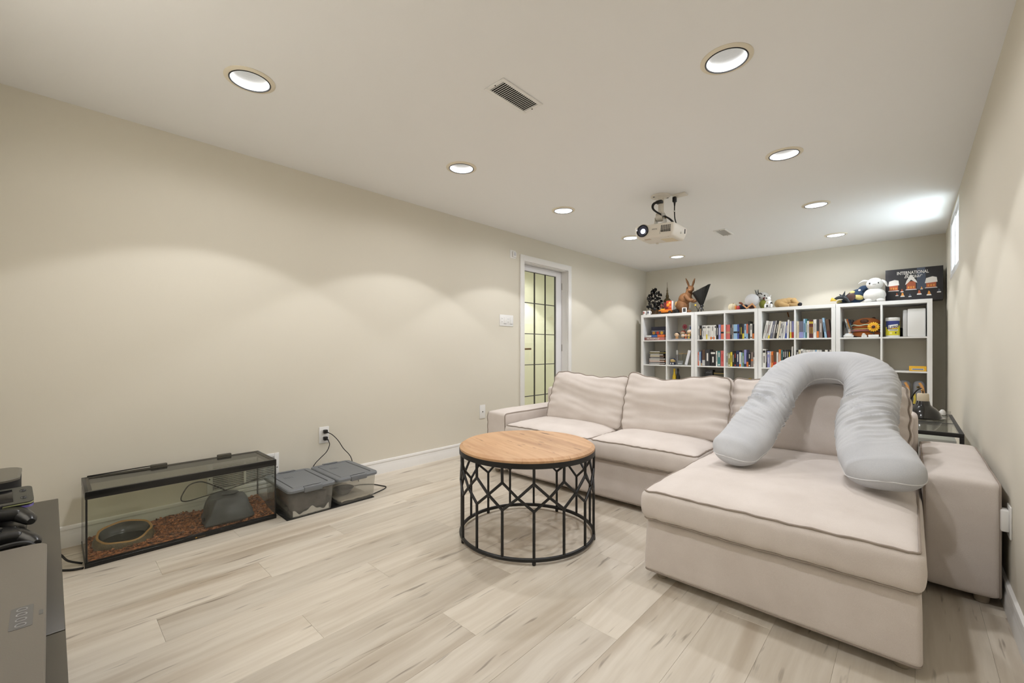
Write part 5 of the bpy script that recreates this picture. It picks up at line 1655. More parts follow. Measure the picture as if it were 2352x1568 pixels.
# ================================================================== SMALL THINGS IN THE BOOKCASES
YS = BYF + 0.06
def small(name, label, cat, loc, group=None, rot=None):
    return thing(name, label, cat, loc, group, rot)
EYE = M('eye_black', (16, 15, 15), 0.2)
SKIN = M('vinyl_skin', (238, 206, 172), 0.45)
def figurine(label, x, y, z, hr, hair, body, bh, group='small figurines in the first bookcase'):
    t = small('figurine', label, 'figurine', (x, y, z), group)
    hm, bm_ = M('vinyl_%d_%d_%d' % hair, hair, 0.4), M('vinyl_%d_%d_%d' % body, body, 0.45)
    MB().lathe([(0.0, 0.0), (hr * 0.75, 0.0), (hr * 0.75, 0.003), (hr * 0.42, 0.006), (hr * 0.55, bh * 0.45), (hr * 0.38, bh), (0.0, bh * 1.02)], (x, y, z), seg=16).build('body', bm_, t)
    MB().ell((x, y, z + bh + hr * 0.82), (hr, hr * 0.9, hr * 0.88), 18, 12).build('head', SKIN, t)
    m = MB()
    m.ell((x, y + hr * 0.16, z + bh + hr * 1.02), (hr * 1.08, hr * 0.92, hr * 0.82), 18, 12)
    m.build('hair', hm, t)
    for s_ in (-1, 1):
        MB().ell((x + s_ * hr * 0.36, y - hr * 0.84, z + bh + hr * 0.72), (hr * 0.12, hr * 0.06, hr * 0.13), 8, 6).build('eye', EYE, t)
        MB().tube([(x + s_ * hr * 0.38, y, z + bh * 0.85), (x + s_ * hr * 0.62, y - hr * 0.15, z + bh * 0.45)], hr * 0.15, 8).build('arm', bm_, t)
    return t
a, b_, z = cell(0, 1, 0)
wc = b_ - a
tr = thing('display_tray', 'flat grey tray under the figurines, upper right cell, first bookcase', 'tray', (a + 0.2, BYF + 0.12, z))
MB().box((a + 0.05, BYF + 0.03, z + 0.0005), (b_ - 0.004, BYF + 0.22, z + 0.014), bev=0.003).build('tray_base', M('tray_grey', (176, 174, 178), 0.4), tr)
MB().box((a + 0.055, BYF + 0.032, z + 0.0142), (b_ - 0.009, BYF + 0.215, z + 0.0165), bev=0.001).build('tray_lip', M('tray_grey', (176, 174, 178), 0.4), tr)
zt_ = z + 0.017
figurine('black-haired figurine at the front left of the grey tray', a + 0.120, BYF + 0.06, zt_, 0.034, (28, 24, 24), (206, 160, 110), 0.030)
figurine('red-haired figurine behind the black-haired one on the tray', a + 0.172, BYF + 0.14, zt_, 0.034, (198, 84, 70), (150, 90, 70), 0.055)
figurine('grey-haired figurine with grey body at the right of the tray', a + 0.282, BYF + 0.10, zt_, 0.036, (214, 212, 210), (112, 114, 118), 0.060)
figurine('small orange figurine in the middle of the grey tray', a + 0.245, BYF + 0.055, zt_, 0.020, (226, 128, 96), (214, 120, 76), 0.026)
figurine('small yellow figurine at the front right of the tray', a + 0.288, BYF + 0.050, zt_, 0.020, (228, 196, 70), (226, 200, 92), 0.024)
figurine('small white-capped figurine at the front of the tray', a + 0.205, BYF + 0.052, zt_, 0.024, (228, 228, 226), (120, 122, 128), 0.016)
fw_ = thing('flower_ornament', 'pink red flower ornament standing behind the figurines', 'ornament', (a + 0.175, BYF + 0.20, zt_))
MB().lathe([(0.0, 0.0), (0.016, 0.0), (0.014, 0.010), (0.004, 0.014), (0.0035, 0.15), (0.0, 0.152)], (a + 0.175, BYF + 0.20, zt_), seg=12).build('stem', M('stem_dark', (70, 60, 52), 0.6), fw_)
for k in range(9):
    an = k * 2 * PI / 9
    MB().ell((a + 0.175 + 0.020 * math.cos(an), BYF + 0.20, zt_ + 0.172 + 0.022 * math.sin(an)), (0.015, 0.008, 0.012), 10, 6, rot=(0, -an, 0)).build('petal', M('petal_pink', (176, 82, 96), 0.5), fw_)
MB().ell((a + 0.175, BYF + 0.193, zt_ + 0.172), (0.012, 0.010, 0.012), 10, 6).build('flower_heart', M('heart_red', (140, 42, 40), 0.5), fw_)
t = carton('photo_box', 'pale upright box with a blue picture behind the figurines', (a + 0.245, BYF + 0.16, zt_), (a + 0.310, BYF + 0.20, zt_ + 0.190), M('card_pale', (206, 206, 208), 0.4), group=None)
MB().box((a + 0.258, BYF + 0.1594, zt_ + 0.03), (a + 0.298, BYF + 0.1602, zt_ + 0.170)).build('picture', M('print_blue', (78, 104, 150), 0.4), t, smooth=0)

a, b_, z = cell(0, 1, 1)
t = small('round_figurine', 'round navy and gold figurine, second row right cell, first bookcase', 'figurine', (a + 0.060, YS, z))
MB().lathe([(0.0, 0.0), (0.034, 0.0), (0.037, 0.006), (0.034, 0.034), (0.026, 0.040), (0.0, 0.042)], (a + 0.060, YS, z), seg=20).build('body', M('fig_navy', (40, 48, 74), 0.4), t)
MB().ell((a + 0.060, YS, z + 0.060), (0.036, 0.032, 0.030), 18, 12).build('head', M('fig_gold', (196, 170, 110), 0.4), t)
MB().ell((a + 0.060, YS + 0.006, z + 0.070), (0.038, 0.032, 0.026), 18, 12).build('hood', M('fig_navy', (40, 48, 74), 0.4), t)
for s_ in (-1, 1):
    MB().ell((a + 0.060 + s_ * 0.013, YS - 0.031, z + 0.060), (0.004, 0.002, 0.005), 8, 6).build('eye', EYE, t)
    MB().ell((a + 0.060 + s_ * 0.014, YS - 0.031, z + 0.018), (0.008, 0.005, 0.012), 8, 6).build('foot', WHITE, t)
t = small('grey_bottle', 'slim grey bottle beside the round figurine in first bookcase', 'bottle', (a + 0.103, YS + 0.05, z))
MB().lathe([(0.0, 0.0), (0.016, 0.0), (0.016, 0.12), (0.010, 0.135), (0.009, 0.15)], (a + 0.103, YS + 0.05, z), seg=18).build('bottle_body', M('bottle_grey', (128, 128, 130), 0.3), t)
MB().lathe([(0.012, 0.145), (0.013, 0.147), (0.013, 0.205), (0.011, 0.208), (0.0, 0.209)], (a + 0.103, YS + 0.05, z), seg=18).build('bottle_cap', M('bottle_pale', (206, 206, 204), 0.3), t)
CG = glass_mat('jar_glass', (246, 247, 245), haze=0.06)
for k, (xx, yy, hh, lab) in enumerate(((a + 0.150, YS + 0.08, 0.155, 'tall glass jar with wooden lid, left of the two jars'), (a + 0.215, YS + 0.10, 0.155, 'tall glass jar with wooden lid, right of the two jars'))):
    t = small('glass_jar', lab, 'jar', (xx, yy, z), 'glass jars in the first bookcase')
    MB().lathe([(0.0, 0.0), (0.030, 0.0), (0.031, 0.004), (0.031, hh), (0.028, hh), (0.028, 0.006), (0.0, 0.005)], (xx, yy, z), seg=24).build('jar_glass', CG, t)
    MB().lathe([(0.0, hh), (0.034, hh), (0.034, hh + 0.008), (0.0, hh + 0.009)], (xx, yy, z), seg=24).build('jar_lid', M('bamboo', (196, 164, 112), 0.5), t)
    MB().cyl((xx, yy, z + 0.01), (xx + 0.012, yy, z + hh + 0.05), 0.0022, 0.0022, 8).build('reed', M('reed_tan', (206, 184, 140), 0.7), t)
t = small('glass_bowl', 'small faceted glass bowl in front of the jars', 'bowl', (a + 0.165, YS - 0.005, z))
MB().lathe([(0.0, 0.0), (0.024, 0.0), (0.028, 0.004), (0.040, 0.040), (0.043, 0.062), (0.040, 0.062), (0.036, 0.040), (0.022, 0.008), (0.0, 0.007)], (a + 0.165, YS - 0.005, z), seg=14).build('bowl_glass', glass_mat('cut_glass', (240, 242, 243), haze=0.15, haze_col=(235, 238, 240)), t, smooth=10)
MB().lathe([(0.0, 0.012), (0.026, 0.012), (0.032, 0.024), (0.0, 0.026)], (a + 0.165, YS - 0.005, z), seg=14).build('bowl_filling', M('bowl_white', (225, 225, 222), 0.6), t)
t = small('white_folder', 'white folder leaning in the second row of the first bookcase', 'folder', (a + 0.238, YS - 0.02, z + 0.001), rot=(0, R(14), 0))
MB().box((-0.006, 0, 0.0005), (0.032, 0.016, 0.205), bev=0.003).build('folder_body', M('panel_white', (232, 234, 238), 0.35), t, local=True)
MB().box((0.0325, 0.001, 0.002), (0.0335, 0.015, 0.203)).build('folder_edge', M('panel_grey', (170, 172, 176), 0.4), t, local=True, smooth=0)
t.location.z = z + 0.009
a, b_, z = cell(0, 1, 2)
def bottle(label, x, y, z, r_, h, col, cap):
    t = small('bottle', label, 'bottle', (x, y, z), 'bottles in the third row')
    MB().lathe([(0.0, 0.0), (r_, 0.0), (r_, h * 0.62), (r_ * 0.45, h * 0.78), (r_ * 0.42, h * 0.92)], (x, y, z), seg=18).build('bottle_body', M('btl_%d_%d' % (col[0], col[2]), col, 0.3), t)
    MB().lathe([(r_ * 0.52, h * 0.86), (r_ * 0.52, h * 0.99), (0.0, h)], (x, y, z), seg=18).build('bottle_cap', M('cap_%d_%d' % (cap[0], cap[2]), cap, 0.4), t)
    MB().lathe([(r_ + 0.0005, h * 0.15), (r_ + 0.0005, h * 0.50)], (x, y, z), seg=18, cap=False).build('bottle_label', M('btl_label', (206, 190, 140), 0.6), t)
bottle('yellow bottle standing in the third row of the first bookcase', a + 0.075, YS + 0.02, z, 0.026, 0.300, (222, 188, 40), (206, 170, 30))
bottle('black bottle next to the yellow one, first bookcase', a + 0.122, YS + 0.03, z, 0.028, 0.305, (30, 30, 30), (24, 24, 24))

a, b_, z = cell(1, 0, 2)
t = carton('camera_case', 'black device with faint white lines, third row, second bookcase', (a + 0.075, YS, z + 0.0005), (a + 0.180, YS + 0.10, z + 0.300), M('device_black', (26, 26, 30), 0.35), 'device', bev=0.006)
for k in range(4):
    MB().box((a + 0.10 + k * 0.018, YS - 0.0006, z + 0.255), (a + 0.104 + k * 0.018, YS + 0.0004, z + 0.268 + 0.006 * (k % 2))).build('device_mark', M('device_lines', (150, 150, 158), 0.4), t, smooth=0)
t = carton('dark_box', 'low dark box with gold trim, third row, second bookcase', (a + 0.190, YS + 0.01, z + 0.0005), (b_ - 0.01, YS + 0.16, z + 0.268), M('box_olive_dark', (62, 58, 40), 0.5), 'box')
MB().box((a + 0.192, YS + 0.0094, z + 0.250), (b_ - 0.012, YS + 0.0104, z + 0.256)).build('trim_line', M('trim_gold', (180, 150, 70), 0.4), t, smooth=0)
a, b_, z = cell(1, 1, 2)
t = carton('white_device', 'white device box with a round dial, third row right, second bookcase', (a + 0.055, YS - 0.03, z + 0.0005), (a + 0.135, YS + 0.10, z + 0.165), M('device_white', (226, 228, 234), 0.35), 'device', bev=0.005)
MB().lathe([(0.020, 0.0), (0.024, 0.0), (0.024, 0.002), (0.020, 0.002)], seg=24, T=frame((a + 0.095, YS - 0.030, z + 0.06), (1, 0, 0), (0, 0, 1)), close=True).build('dial_ring', M('dial_grey', (150, 152, 158), 0.4), t)
t = small('brass_figure', 'small brass figure, third row right cell, second bookcase', 'figurine', (a + 0.275, YS, z))
MB().lathe([(0.0, 0.0), (0.026, 0.0), (0.026, 0.012), (0.010, 0.030), (0.014, 0.12), (0.009, 0.16)], (a + 0.275, YS, z), seg=16).build('body', M('brass', (176, 148, 70), 0.35, 0.6), t)
MB().ell((a + 0.275, YS, z + 0.185), (0.026, 0.024, 0.028), 14, 10).build('head', M('brass', (176, 148, 70), 0.35, 0.6), t)

# ---- last bookcase
a, b_, z = cell(3, 0, 0)
wc = b_ - a
def F(px):
    return a + (px - 195) / (742 - 195) * wc
pl = thing('burger_plush', 'brown bear-shaped burger plush toy in the last bookcase', 'plush toy', (F(545), BYF + 0.17, z))
BUN = fabric_mat('bun_plush', (178, 104, 52), (160, 90, 44), weave=300, strength=0.3)
xc, yc = F(545), BYF + 0.15
MB().ell((xc, yc, z + 0.040), (0.125, 0.085, 0.040), 28, 12).build('lower_bun', BUN, pl)
MB().ell((xc - 0.01, yc - 0.006, z + 0.075), (0.132, 0.090, 0.018), 28, 10).build('ham_layer', fabric_mat('ham_plush', (172, 112, 108), (150, 94, 92), weave=300), pl)
MB().ell((xc + 0.004, yc - 0.004, z + 0.092), (0.134, 0.090, 0.009), 28, 8).build('cheese_layer', fabric_mat('cheese_plush', (230, 206, 132), (216, 190, 116), weave=300), pl)
MB().ell((xc, yc, z + 0.112), (0.130, 0.088, 0.020), 28, 10).build('patty_layer', fabric_mat('patty_plush', (190, 104, 50), (166, 86, 42), weave=300), pl)
m = MB()
m.tube([(xc + 0.133 * math.cos(t_), yc - 0.004 + 0.090 * math.sin(t_), z + 0.131 + 0.005 * math.sin(t_ * 7)) for t_ in [2 * PI * k / 60 for k in range(60)]], 0.0055, 8, closed=True)
m.build('lettuce_layer', fabric_mat('lettuce_plush', (196, 206, 190), (150, 170, 130), weave=300), pl)
MB().ell((xc + 0.004, yc, z + 0.150), (0.122, 0.084, 0.064), 28, 14).build('upper_bun', BUN, pl)
sn = MB().ell((xc - 0.012, yc - 0.074, z + 0.172), (0.038, 0.020, 0.024), 18, 10).build('snout', M('snout_brown', (82, 48, 30), 0.8), pl)
for (xx, zz_) in ((-0.112, 0.165), (0.060, 0.207)):
    MB().ell((xc + xx, yc + 0.01, z + zz_), (0.016, 0.012, 0.014), 12, 8).build('ear', M('ear_dark', (62, 38, 28), 0.8), pl)

sg_ = thing('snow_globe', 'small snow globe with white base beside the bear plush', 'snow globe', (F(308), YS - 0.01, z))
gx, gy = F(308), YS - 0.01
MB().lathe([(0.0, 0.0), (0.036, 0.0), (0.044, 0.006), (0.046, 0.020), (0.040, 0.028), (0.0, 0.030)], (gx, gy, z), seg=24).build('globe_base', WHITE, sg_)
MB().ell((gx, gy, z + 0.066), 0.047, 24, 16).build('glass_ball', glass_mat('globe_glass', (246, 247, 248), haze=0.05), sg_)
MB().ell((gx, gy, z + 0.034), (0.034, 0.034, 0.012), 16, 8).build('snow', M('snow_white', (236, 236, 236), 0.7), sg_)
MB().ell((gx + 0.004, gy, z + 0.060), (0.012, 0.011, 0.016), 12, 8).ell((gx + 0.006, gy - 0.002, z + 0.080), (0.010, 0.009, 0.010), 12, 8).build('globe_figure', M('globe_fig', (196, 190, 186), 0.5), sg_)
MB().ell((gx + 0.010, gy - 0.010, z + 0.046), (0.009, 0.006, 0.007), 10, 6).build('globe_gift', M('globe_gift', (206, 140, 66), 0.5), sg_)

sk = thing('white_figurine', 'tiny white animal figurine in front of the bear plush', 'figurine', (F(525), YS - 0.02, z))
MB().ell((F(525), YS - 0.02, z + 0.014), (0.024, 0.016, 0.014), 14, 8).build('body', WHITE, sk)
MB().ell((F(525) - 0.004, YS - 0.028, z + 0.030), (0.016, 0.013, 0.012), 14, 8).build('head', WHITE, sk)
for s_ in (-1, 1):
    MB().ell((F(525) - 0.004 + s_ * 0.006, YS - 0.040, z + 0.031), (0.0022, 0.0016, 0.0026), 8, 6).build('eye', EYE, sk)
    MB().ell((F(525) + s_ * 0.016, YS - 0.03, z + 0.006), (0.008, 0.007, 0.006), 8, 6).build('paw', WHITE, sk)

sf = thing('sunflower_ornament', 'yellow sunflower ornament on a small white block', 'ornament', (F(650), YS - 0.02, z))
fx, fy = F(650), YS - 0.02
MB().box((fx - 0.043, fy - 0.025, z + 0.0005), (fx + 0.043, fy + 0.025, z + 0.026), bev=0.003).build('white_block', WHITE, sf)
MB().cyl((fx + 0.002, fy, z + 0.024), (fx, fy, z + 0.100), 0.006, 0.005, 10).build('stem', M('stem_black', (40, 36, 30), 0.6), sf)
PET = M('petal_yellow', (238, 184, 40), 0.5)
for k in range(16):
    an = 2 * PI * k / 16
    T = Matrix.Translation((fx, fy - 0.010 + 0.002 * (k % 2), z + 0.108)) @ Matrix.Rotation(-an, 4, 'Y')
    MB().ell((0.036, 0, 0), (0.016, 0.003, 0.0085), 10, 6, T=T).build('petal', PET, sf)
MB().ell((fx, fy - 0.012, z + 0.108), (0.026, 0.006, 0.026), 18, 8).build('petal_ring', M('petal_orange', (226, 150, 30), 0.5), sf)
MB().ell((fx, fy - 0.016, z + 0.108), (0.016, 0.006, 0.016), 16, 8).build('flower_heart', M('heart_brown', (70, 42, 26), 0.7), sf)
MB().ell((fx - 0.018, fy, z + 0.05), (0.016, 0.004, 0.006), 10, 6, rot=(0, 0.5, 0)).build('leaf', M('leaf_dark', (48, 60, 36), 0.6), sf)

a, b_, z = cell(3, 1, 0)
def G(px):
    return a + (px - 778) / (1383 - 778) * (b_ - a)
can = thing('wipes_canister', 'yellow and blue labelled cleaning wipes canister with white lid', 'canister', (G(920), YS + 0.03, z))
cx_, cy_, cr = G(920), YS + 0.03, 0.056
MB().lathe([(0.0, 0.0), (cr - 0.002, 0.0), (cr, 0.003), (cr, 0.020), (cr, 0.172), (cr - 0.003, 0.176)], (cx_, cy_, z), seg=40).build('canister_body', WHITE, can)
MB().lathe([(cr + 0.001, 0.168), (cr + 0.002, 0.170), (cr + 0.002, 0.196), (cr - 0.002, 0.201), (0.0, 0.202)], (cx_, cy_, z), seg=40).build('canister_lid', WHITE, can)
lb = MB().lathe([(cr + 0.0006, 0.016), (cr + 0.0006, 0.166)], (cx_, cy_, z), seg=40, cap=False).build('label', M('label_yellow', (226, 214, 52), 0.45), can)
def wrap(mb_pts, rr):
    return [(cx_ + rr * math.sin(u / cr), cy_ - rr * math.cos(u / cr), z + v) for (u, v) in mb_pts]
def patch(u0, u1, lo_f, hi_f, mat, nm, rr=0.0012, n=14):
    m = MB()
    pts = []
    for k in range(n + 1):
        u = u0 + (u1 - u0) * k / n
        pts += wrap([(u, lo_f(u)), (u, hi_f(u))], cr + rr)
    m.add(pts, [(2 * k, 2 * k + 2, 2 * k + 3, 2 * k + 1) for k in range(n)])
    return m.build(nm, mat, lb)
patch(-0.07, 0.07, lambda u: 0.118 - 0.30 * max(0, u + 0.005) * 0 - 0.25 * (-u if u < 0 else 0) - (0.0), lambda u: 0.166, M('label_navy', (50, 62, 128), 0.45), 'blue_field')
patch(-0.050, -0.020, lambda u: 0.080, lambda u: 0.120, M('label_navy', (50, 62, 128), 0.45), 'blue_field', 0.0010)
patch(-0.036, 0.044, lambda u: 0.086 + 0.10 * (u + 0.036), lambda u: 0.120 + 0.16 * (u + 0.036), M('label_white', (240, 240, 238), 0.45), 'white_swoosh', 0.0016)
patch(-0.034, 0.044, lambda u: 0.062, lambda u: 0.078, M('label_white', (240, 240, 238), 0.45), 'white_band', 0.0016)
patch(-0.034, 0.040, lambda u: 0.083 + 0.10 * (u + 0.036), lambda u: 0.087 + 0.12 * (u + 0.036), M('label_orange', (226, 120, 40), 0.45), 'orange_stroke', 0.0018)
patch(-0.028, 0.038, lambda u: 0.068, lambda u: 0.073, M('label_dark', (40, 46, 80), 0.45), 'small_print', 0.0020)
text('Lysol', 0.040, frame((cx_ + 0.006, cy_ - cr - 0.0025, z + 0.106), (0.99, 0, 0.13), (-0.13, 0, 0.99)), M('label_dark', (40, 46, 80), 0.45), lb, shear=0.25, bold=0.0004, xs=1.0)
patch(0.020, 0.030, lambda u: 0.034, lambda u: 0.050, M('label_dark', (40, 46, 80), 0.45), 'leaf_print', 0.0016)
patch(-0.024, -0.004, lambda u: 0.030, lambda u: 0.048, M('label_pale_yellow', (240, 232, 150), 0.45), 'lemon_print', 0.0016)

wb = thing('white_console', 'tall white box-shaped console beside the wipes canister', 'console', (G(1215), YS + 0.08, z))
MB().box((G(1125), YS - 0.03, z + 0.0005), (G(1365), YS + 0.22, z + 0.282), bev=0.008, seg=3).build('console_body', M('console_white', (230, 230, 228), 0.4), wb)
MB().box((G(1062), YS - 0.025, z + 0.0005), (G(1124), YS + 0.21, z + 0.274), bev=0.010, seg=3).build('console_side', M('console_grey', (196, 196, 196), 0.4), wb)
carton('dark_pouch', 'dark grey pouch squeezed between canister and white console', (G(1000), YS + 0.16, z + 0.0005), (G(1058), YS + 0.26, z + 0.10), M('pouch_dark', (70, 74, 84), 0.7), 'pouch', bev=0.012)

a, b_, z = cell(3, 0, 1)
t = small('blue_jar', 'jar with a blue cap, second row of the last bookcase', 'jar', (a + 0.046, YS, z))
MB().lathe([(0.0, 0.0), (0.020, 0.0), (0.022, 0.004), (0.022, 0.165), (0.018, 0.172)], (a + 0.046, YS, z), seg=20).build('jar_body', M('jar_pale', (200, 204, 220), 0.3), t)
MB().lathe([(0.021, 0.166), (0.022, 0.168), (0.021, 0.192), (0.018, 0.196), (0.0, 0.197)], (a + 0.046, YS, z), seg=20).build('jar_cap', M('cap_blue', (118, 130, 206), 0.35), t)
a, b_, z = cell(3, 1, 1)
t = carton('yellow_box', 'small yellow box with blue print, second row of the last bookcase', (b_ - 0.132, YS - 0.03, z + 0.0005), (b_ - 0.004, YS + 0.09, z + 0.050), M('card_yellow', (232, 180, 46), 0.45), 'box')
MB().box((b_ - 0.108, YS - 0.0306, z + 0.014), (b_ - 0.026, YS - 0.0298, z + 0.024)).build('print_strip', M('print_bluegrey', (96, 118, 168), 0.45), t, smooth=0)
MB().box((b_ - 0.112, YS - 0.0304, z + 0.010), (b_ - 0.022, YS - 0.0299, z + 0.028)).build('print_panel', M('print_pale', (226, 214, 180), 0.45), t, smooth=0)
a, b_, z = cell(3, 1, 2)
for k, (xx, lab) in enumerate(((b_ - 0.166, 'grey and orange plush slipper pack, left of the two, last bookcase'), (b_ - 0.058, 'grey and orange plush slipper pack, right of the two, last bookcase'))):
    t = small('plush_bundle', lab, 'plush toy', (xx, YS + 0.06, z), 'colourful plush bundles in the last bookcase')
    yy = YS + 0.05
    def Db(q):
        return Vector((q.x * (1 - 0.10 * max(0, q.z / 0.125) ** 3) + 0.006 * nz(q, 16, k), q.y, q.z + 0.006 * nz(q, 12, k + 3)))
    round_box((0.046, 0.06, 0.125), 0.036, Db, (6, 6, 12), Matrix.Translation((xx, yy, z + 0.1255))).build('bundle_body', fabric_mat('bundle_grey_%d' % k, (150, 152, 156), (120, 122, 128), weave=250), t)
    m = MB().tube(smooth_path([(xx + 0.020, yy - 0.060, z + 0.02), (xx + 0.030, yy - 0.062, z + 0.10), (xx + 0.026, yy - 0.060, z + 0.18), (xx + 0.004, yy - 0.050, z + 0.232)], 6), 0.012, 10)
    m.build('orange_stripe', fabric_mat('stripe_orange_%d' % k, (232, 164, 112), (214, 176, 80), weave=250), t)
    MB().tube(smooth_path([(xx - 0.036, yy - 0.052, z + 0.02), (xx - 0.030, yy - 0.060, z + 0.07), (xx - 0.034, yy - 0.052, z + 0.12)], 6), 0.010, 10).build('yellow_stripe', fabric_mat('stripe_yellow_%d' % k, (206, 190, 84), (196, 170, 70), weave=250), t)
    MB().ell((xx - 0.006, yy - 0.062, z + 0.190), (0.013, 0.006, 0.011), 14, 8).build('button_eye', M('eye_amber', (110, 90, 34), 0.3), t)
    MB().ell((xx - 0.006, yy - 0.067, z + 0.190), (0.006, 0.003, 0.006), 10, 6).build('button_pupil', EYE, t)

# ================================================================== THINGS ON TOP OF THE BOOKCASES
ZT2 = BTOP
# black foliage tree
tr = thing('black_tree', 'black glossy leaf tree ornament in a brown pot', 'ornament', (-2.775, 6.10, ZT2))
tx, ty = -2.775, 6.10
MB().lathe([(0.0, 0.0), (0.050, 0.0), (0.056, 0.010), (0.062, 0.075), (0.058, 0.080), (0.0, 0.070)], (tx, ty, ZT2), seg=24).build('pot', M('pot_brown', (86, 64, 36), 0.5), tr)
m = MB().tube(smooth_path([(tx, ty, ZT2 + 0.06), (tx + 0.01, ty, ZT2 + 0.16), (tx - 0.01, ty, ZT2 + 0.26), (tx + 0.005, ty, ZT2 + 0.36)], 4), lerp_list([0.012, 0.009, 0.006, 0.003], 4), 8)
m.build('trunk', BLACKP, tr)
random.seed(3)
LEAFB = M('glossy_black_leaf', (14, 14, 16), 0.12)
for k in range(90):
    an, zz_ = random.uniform(0, 2 * PI), random.uniform(0.07, 0.385)
    rr = (0.135 * math.sin(PI * min(1, (zz_ + 0.10) / 0.50)) ** 0.6) * random.uniform(0.45, 1.0)
    px, py, pz = tx + rr * math.cos(an), ty + rr * math.sin(an) * 0.8, ZT2 + zz_
    MB().ell((px, py, pz), (0.026, 0.006, 0.019), 8, 6, rot=(random.uniform(-1, 1), random.uniform(-1, 1), random.uniform(0, PI))).build('leaf', LEAFB, tr, smooth=60)
# mugs
for k, (xx, lab) in enumerate(((-2.868, 'small white mug, left of the two before the black tree'), (-2.802, 'small white mug, right of the two before the black tree'))):
    t = small('small_mug', lab, 'mug', (xx, 5.955, ZT2), 'small mugs on the first bookcase')
    MB().lathe([(0.0, 0.0), (0.023, 0.0), (0.025, 0.003), (0.026, 0.058), (0.023, 0.058), (0.021, 0.006), (0.0, 0.005)], (xx, 5.955, ZT2), seg=24).build('mug_body', WHITE, t)
    MB().tube(smooth_path([(xx + 0.024, 5.955, ZT2 + 0.045), (xx + 0.038, 5.955, ZT2 + 0.042), (xx + 0.039, 5.955, ZT2 + 0.020), (xx + 0.024, 5.955, ZT2 + 0.015)], 5), 0.0035, 8).build('mug_handle', WHITE, t)
    MB().box((xx - 0.010, 5.9275, ZT2 + 0.018), (xx + 0.012, 5.9300, ZT2 + 0.044), bev=0.0005).build('mug_print', M('mug_print_%d' % k, ((186, 110, 104), (90, 96, 120))[k], 0.5), t)
# tower
tw = thing('tower_model', 'bronze pagoda tower model with a tall spire', 'model', (-2.600, 6.13, ZT2))
BRZ = M('tower_bronze', (84, 72, 48), 0.3, 0.6)
qx, qy = -2.600, 6.13
MB().lathe([(0.0, 0.0), (0.062, 0.0), (0.062, 0.022), (0.052, 0.026), (0.050, 0.070), (0.058, 0.078), (0.046, 0.086), (0.0, 0.086)], (qx, qy, ZT2), seg=8).build('tower_base', BRZ, tw, smooth=20)
MB().lathe([(0.044, 0.086), (0.042, 0.190), (0.0, 0.190)], (qx, qy, ZT2), seg=8).build('tower_glazing', M('tower_silver', (170, 172, 172), 0.2, 0.7), tw, smooth=20)
for k in range(8):
    an = 2 * PI * k / 8
    MB().box((-0.004, -0.004, 0.086), (0.004, 0.004, 0.192), T=Matrix.Translation((qx + 0.044 * math.cos(an), qy + 0.044 * math.sin(an), ZT2))).build('tower_post', BRZ, tw, smooth=0)
MB().lathe([(0.0, 0.190), (0.056, 0.190), (0.058, 0.198), (0.048, 0.214), (0.034, 0.232), (0.020, 0.242), (0.022, 0.262), (0.024, 0.268), (0.014, 0.300), (0.016, 0.312), (0.010, 0.322), (0.012, 0.350), (0.006, 0.372), (0.007, 0.384), (0.003, 0.400), (0.002, 0.470), (0.0, 0.474)], (qx, qy, ZT2), seg=16).build('tower_roof', BRZ, tw)
# orange toy set
ts = thing('toy_cart', 'colourful orange toy cart with cards beside the tower', 'toy', (-2.555, 5.99, ZT2))
ORG = M('toy_orange', (226, 130, 40), 0.45)
MB().box((-2.655, 5.95, ZT2 + 0.020), (-2.470, 6.03, ZT2 + 0.058), bev=0.008).build('cart_deck', ORG, ts)
for (xx, yy) in ((-2.635, 5.955), (-2.490, 5.955), (-2.635, 6.025), (-2.490, 6.025)):
    MB().lathe([(0.0, -0.006), (0.022, -0.006), (0.022, 0.006), (0.0, 0.006)], seg=16, T=Matrix.Translation((xx, yy, ZT2 + 0.0225)) @ Matrix.Rotation(PI / 2, 4, 'X')).build('wheel', M('toy_dark', (60, 46, 40), 0.5), ts)
MB().cyl((-2.625, 5.975, ZT2 + 0.055), (-2.570, 5.975, ZT2 + 0.055), 0.022, 0.022, 14).build('cart_log', M('toy_amber', (240, 168, 48), 0.4), ts)
MB().box((-2.555, 5.985, ZT2 + 0.05), (-2.478, 5.995, ZT2 + 0.185), bev=0.002, T=None).build('card_red', M('toy_red', (196, 78, 50), 0.5), ts)
MB().box((-2.600, 5.998, ZT2 + 0.05), (-2.520, 6.006, ZT2 + 0.165), bev=0.002).build('card_dark', M('toy_plum', (112, 50, 56), 0.5), ts)
MB().box((-2.474, 5.98, ZT2 + 0.05), (-2.464, 6.03, ZT2 + 0.180), bev=0.002).build('card_white', WHITE, ts)
for k, (xx, zz_, rr, cc) in enumerate(((-2.530, 0.125, 0.022, (238, 150, 50)), (-2.505, 0.155, 0.016, (240, 196, 90)), (-2.540, 0.085, 0.014, (90, 40, 40)), (-2.497, 0.095, 0.018, (226, 110, 60)))):
    MB().ell((xx, 5.984, ZT2 + zz_), (rr, 0.004, rr), 14, 8).build('card_picture', M('toy_pic_%d' % k, cc, 0.5), ts)
MB().ell((-2.625, 5.985, ZT2 + 0.118), (0.020, 0.018, 0.028), 14, 10).build('cart_lantern', M('toy_maroon', (110, 60, 54), 0.3), ts)

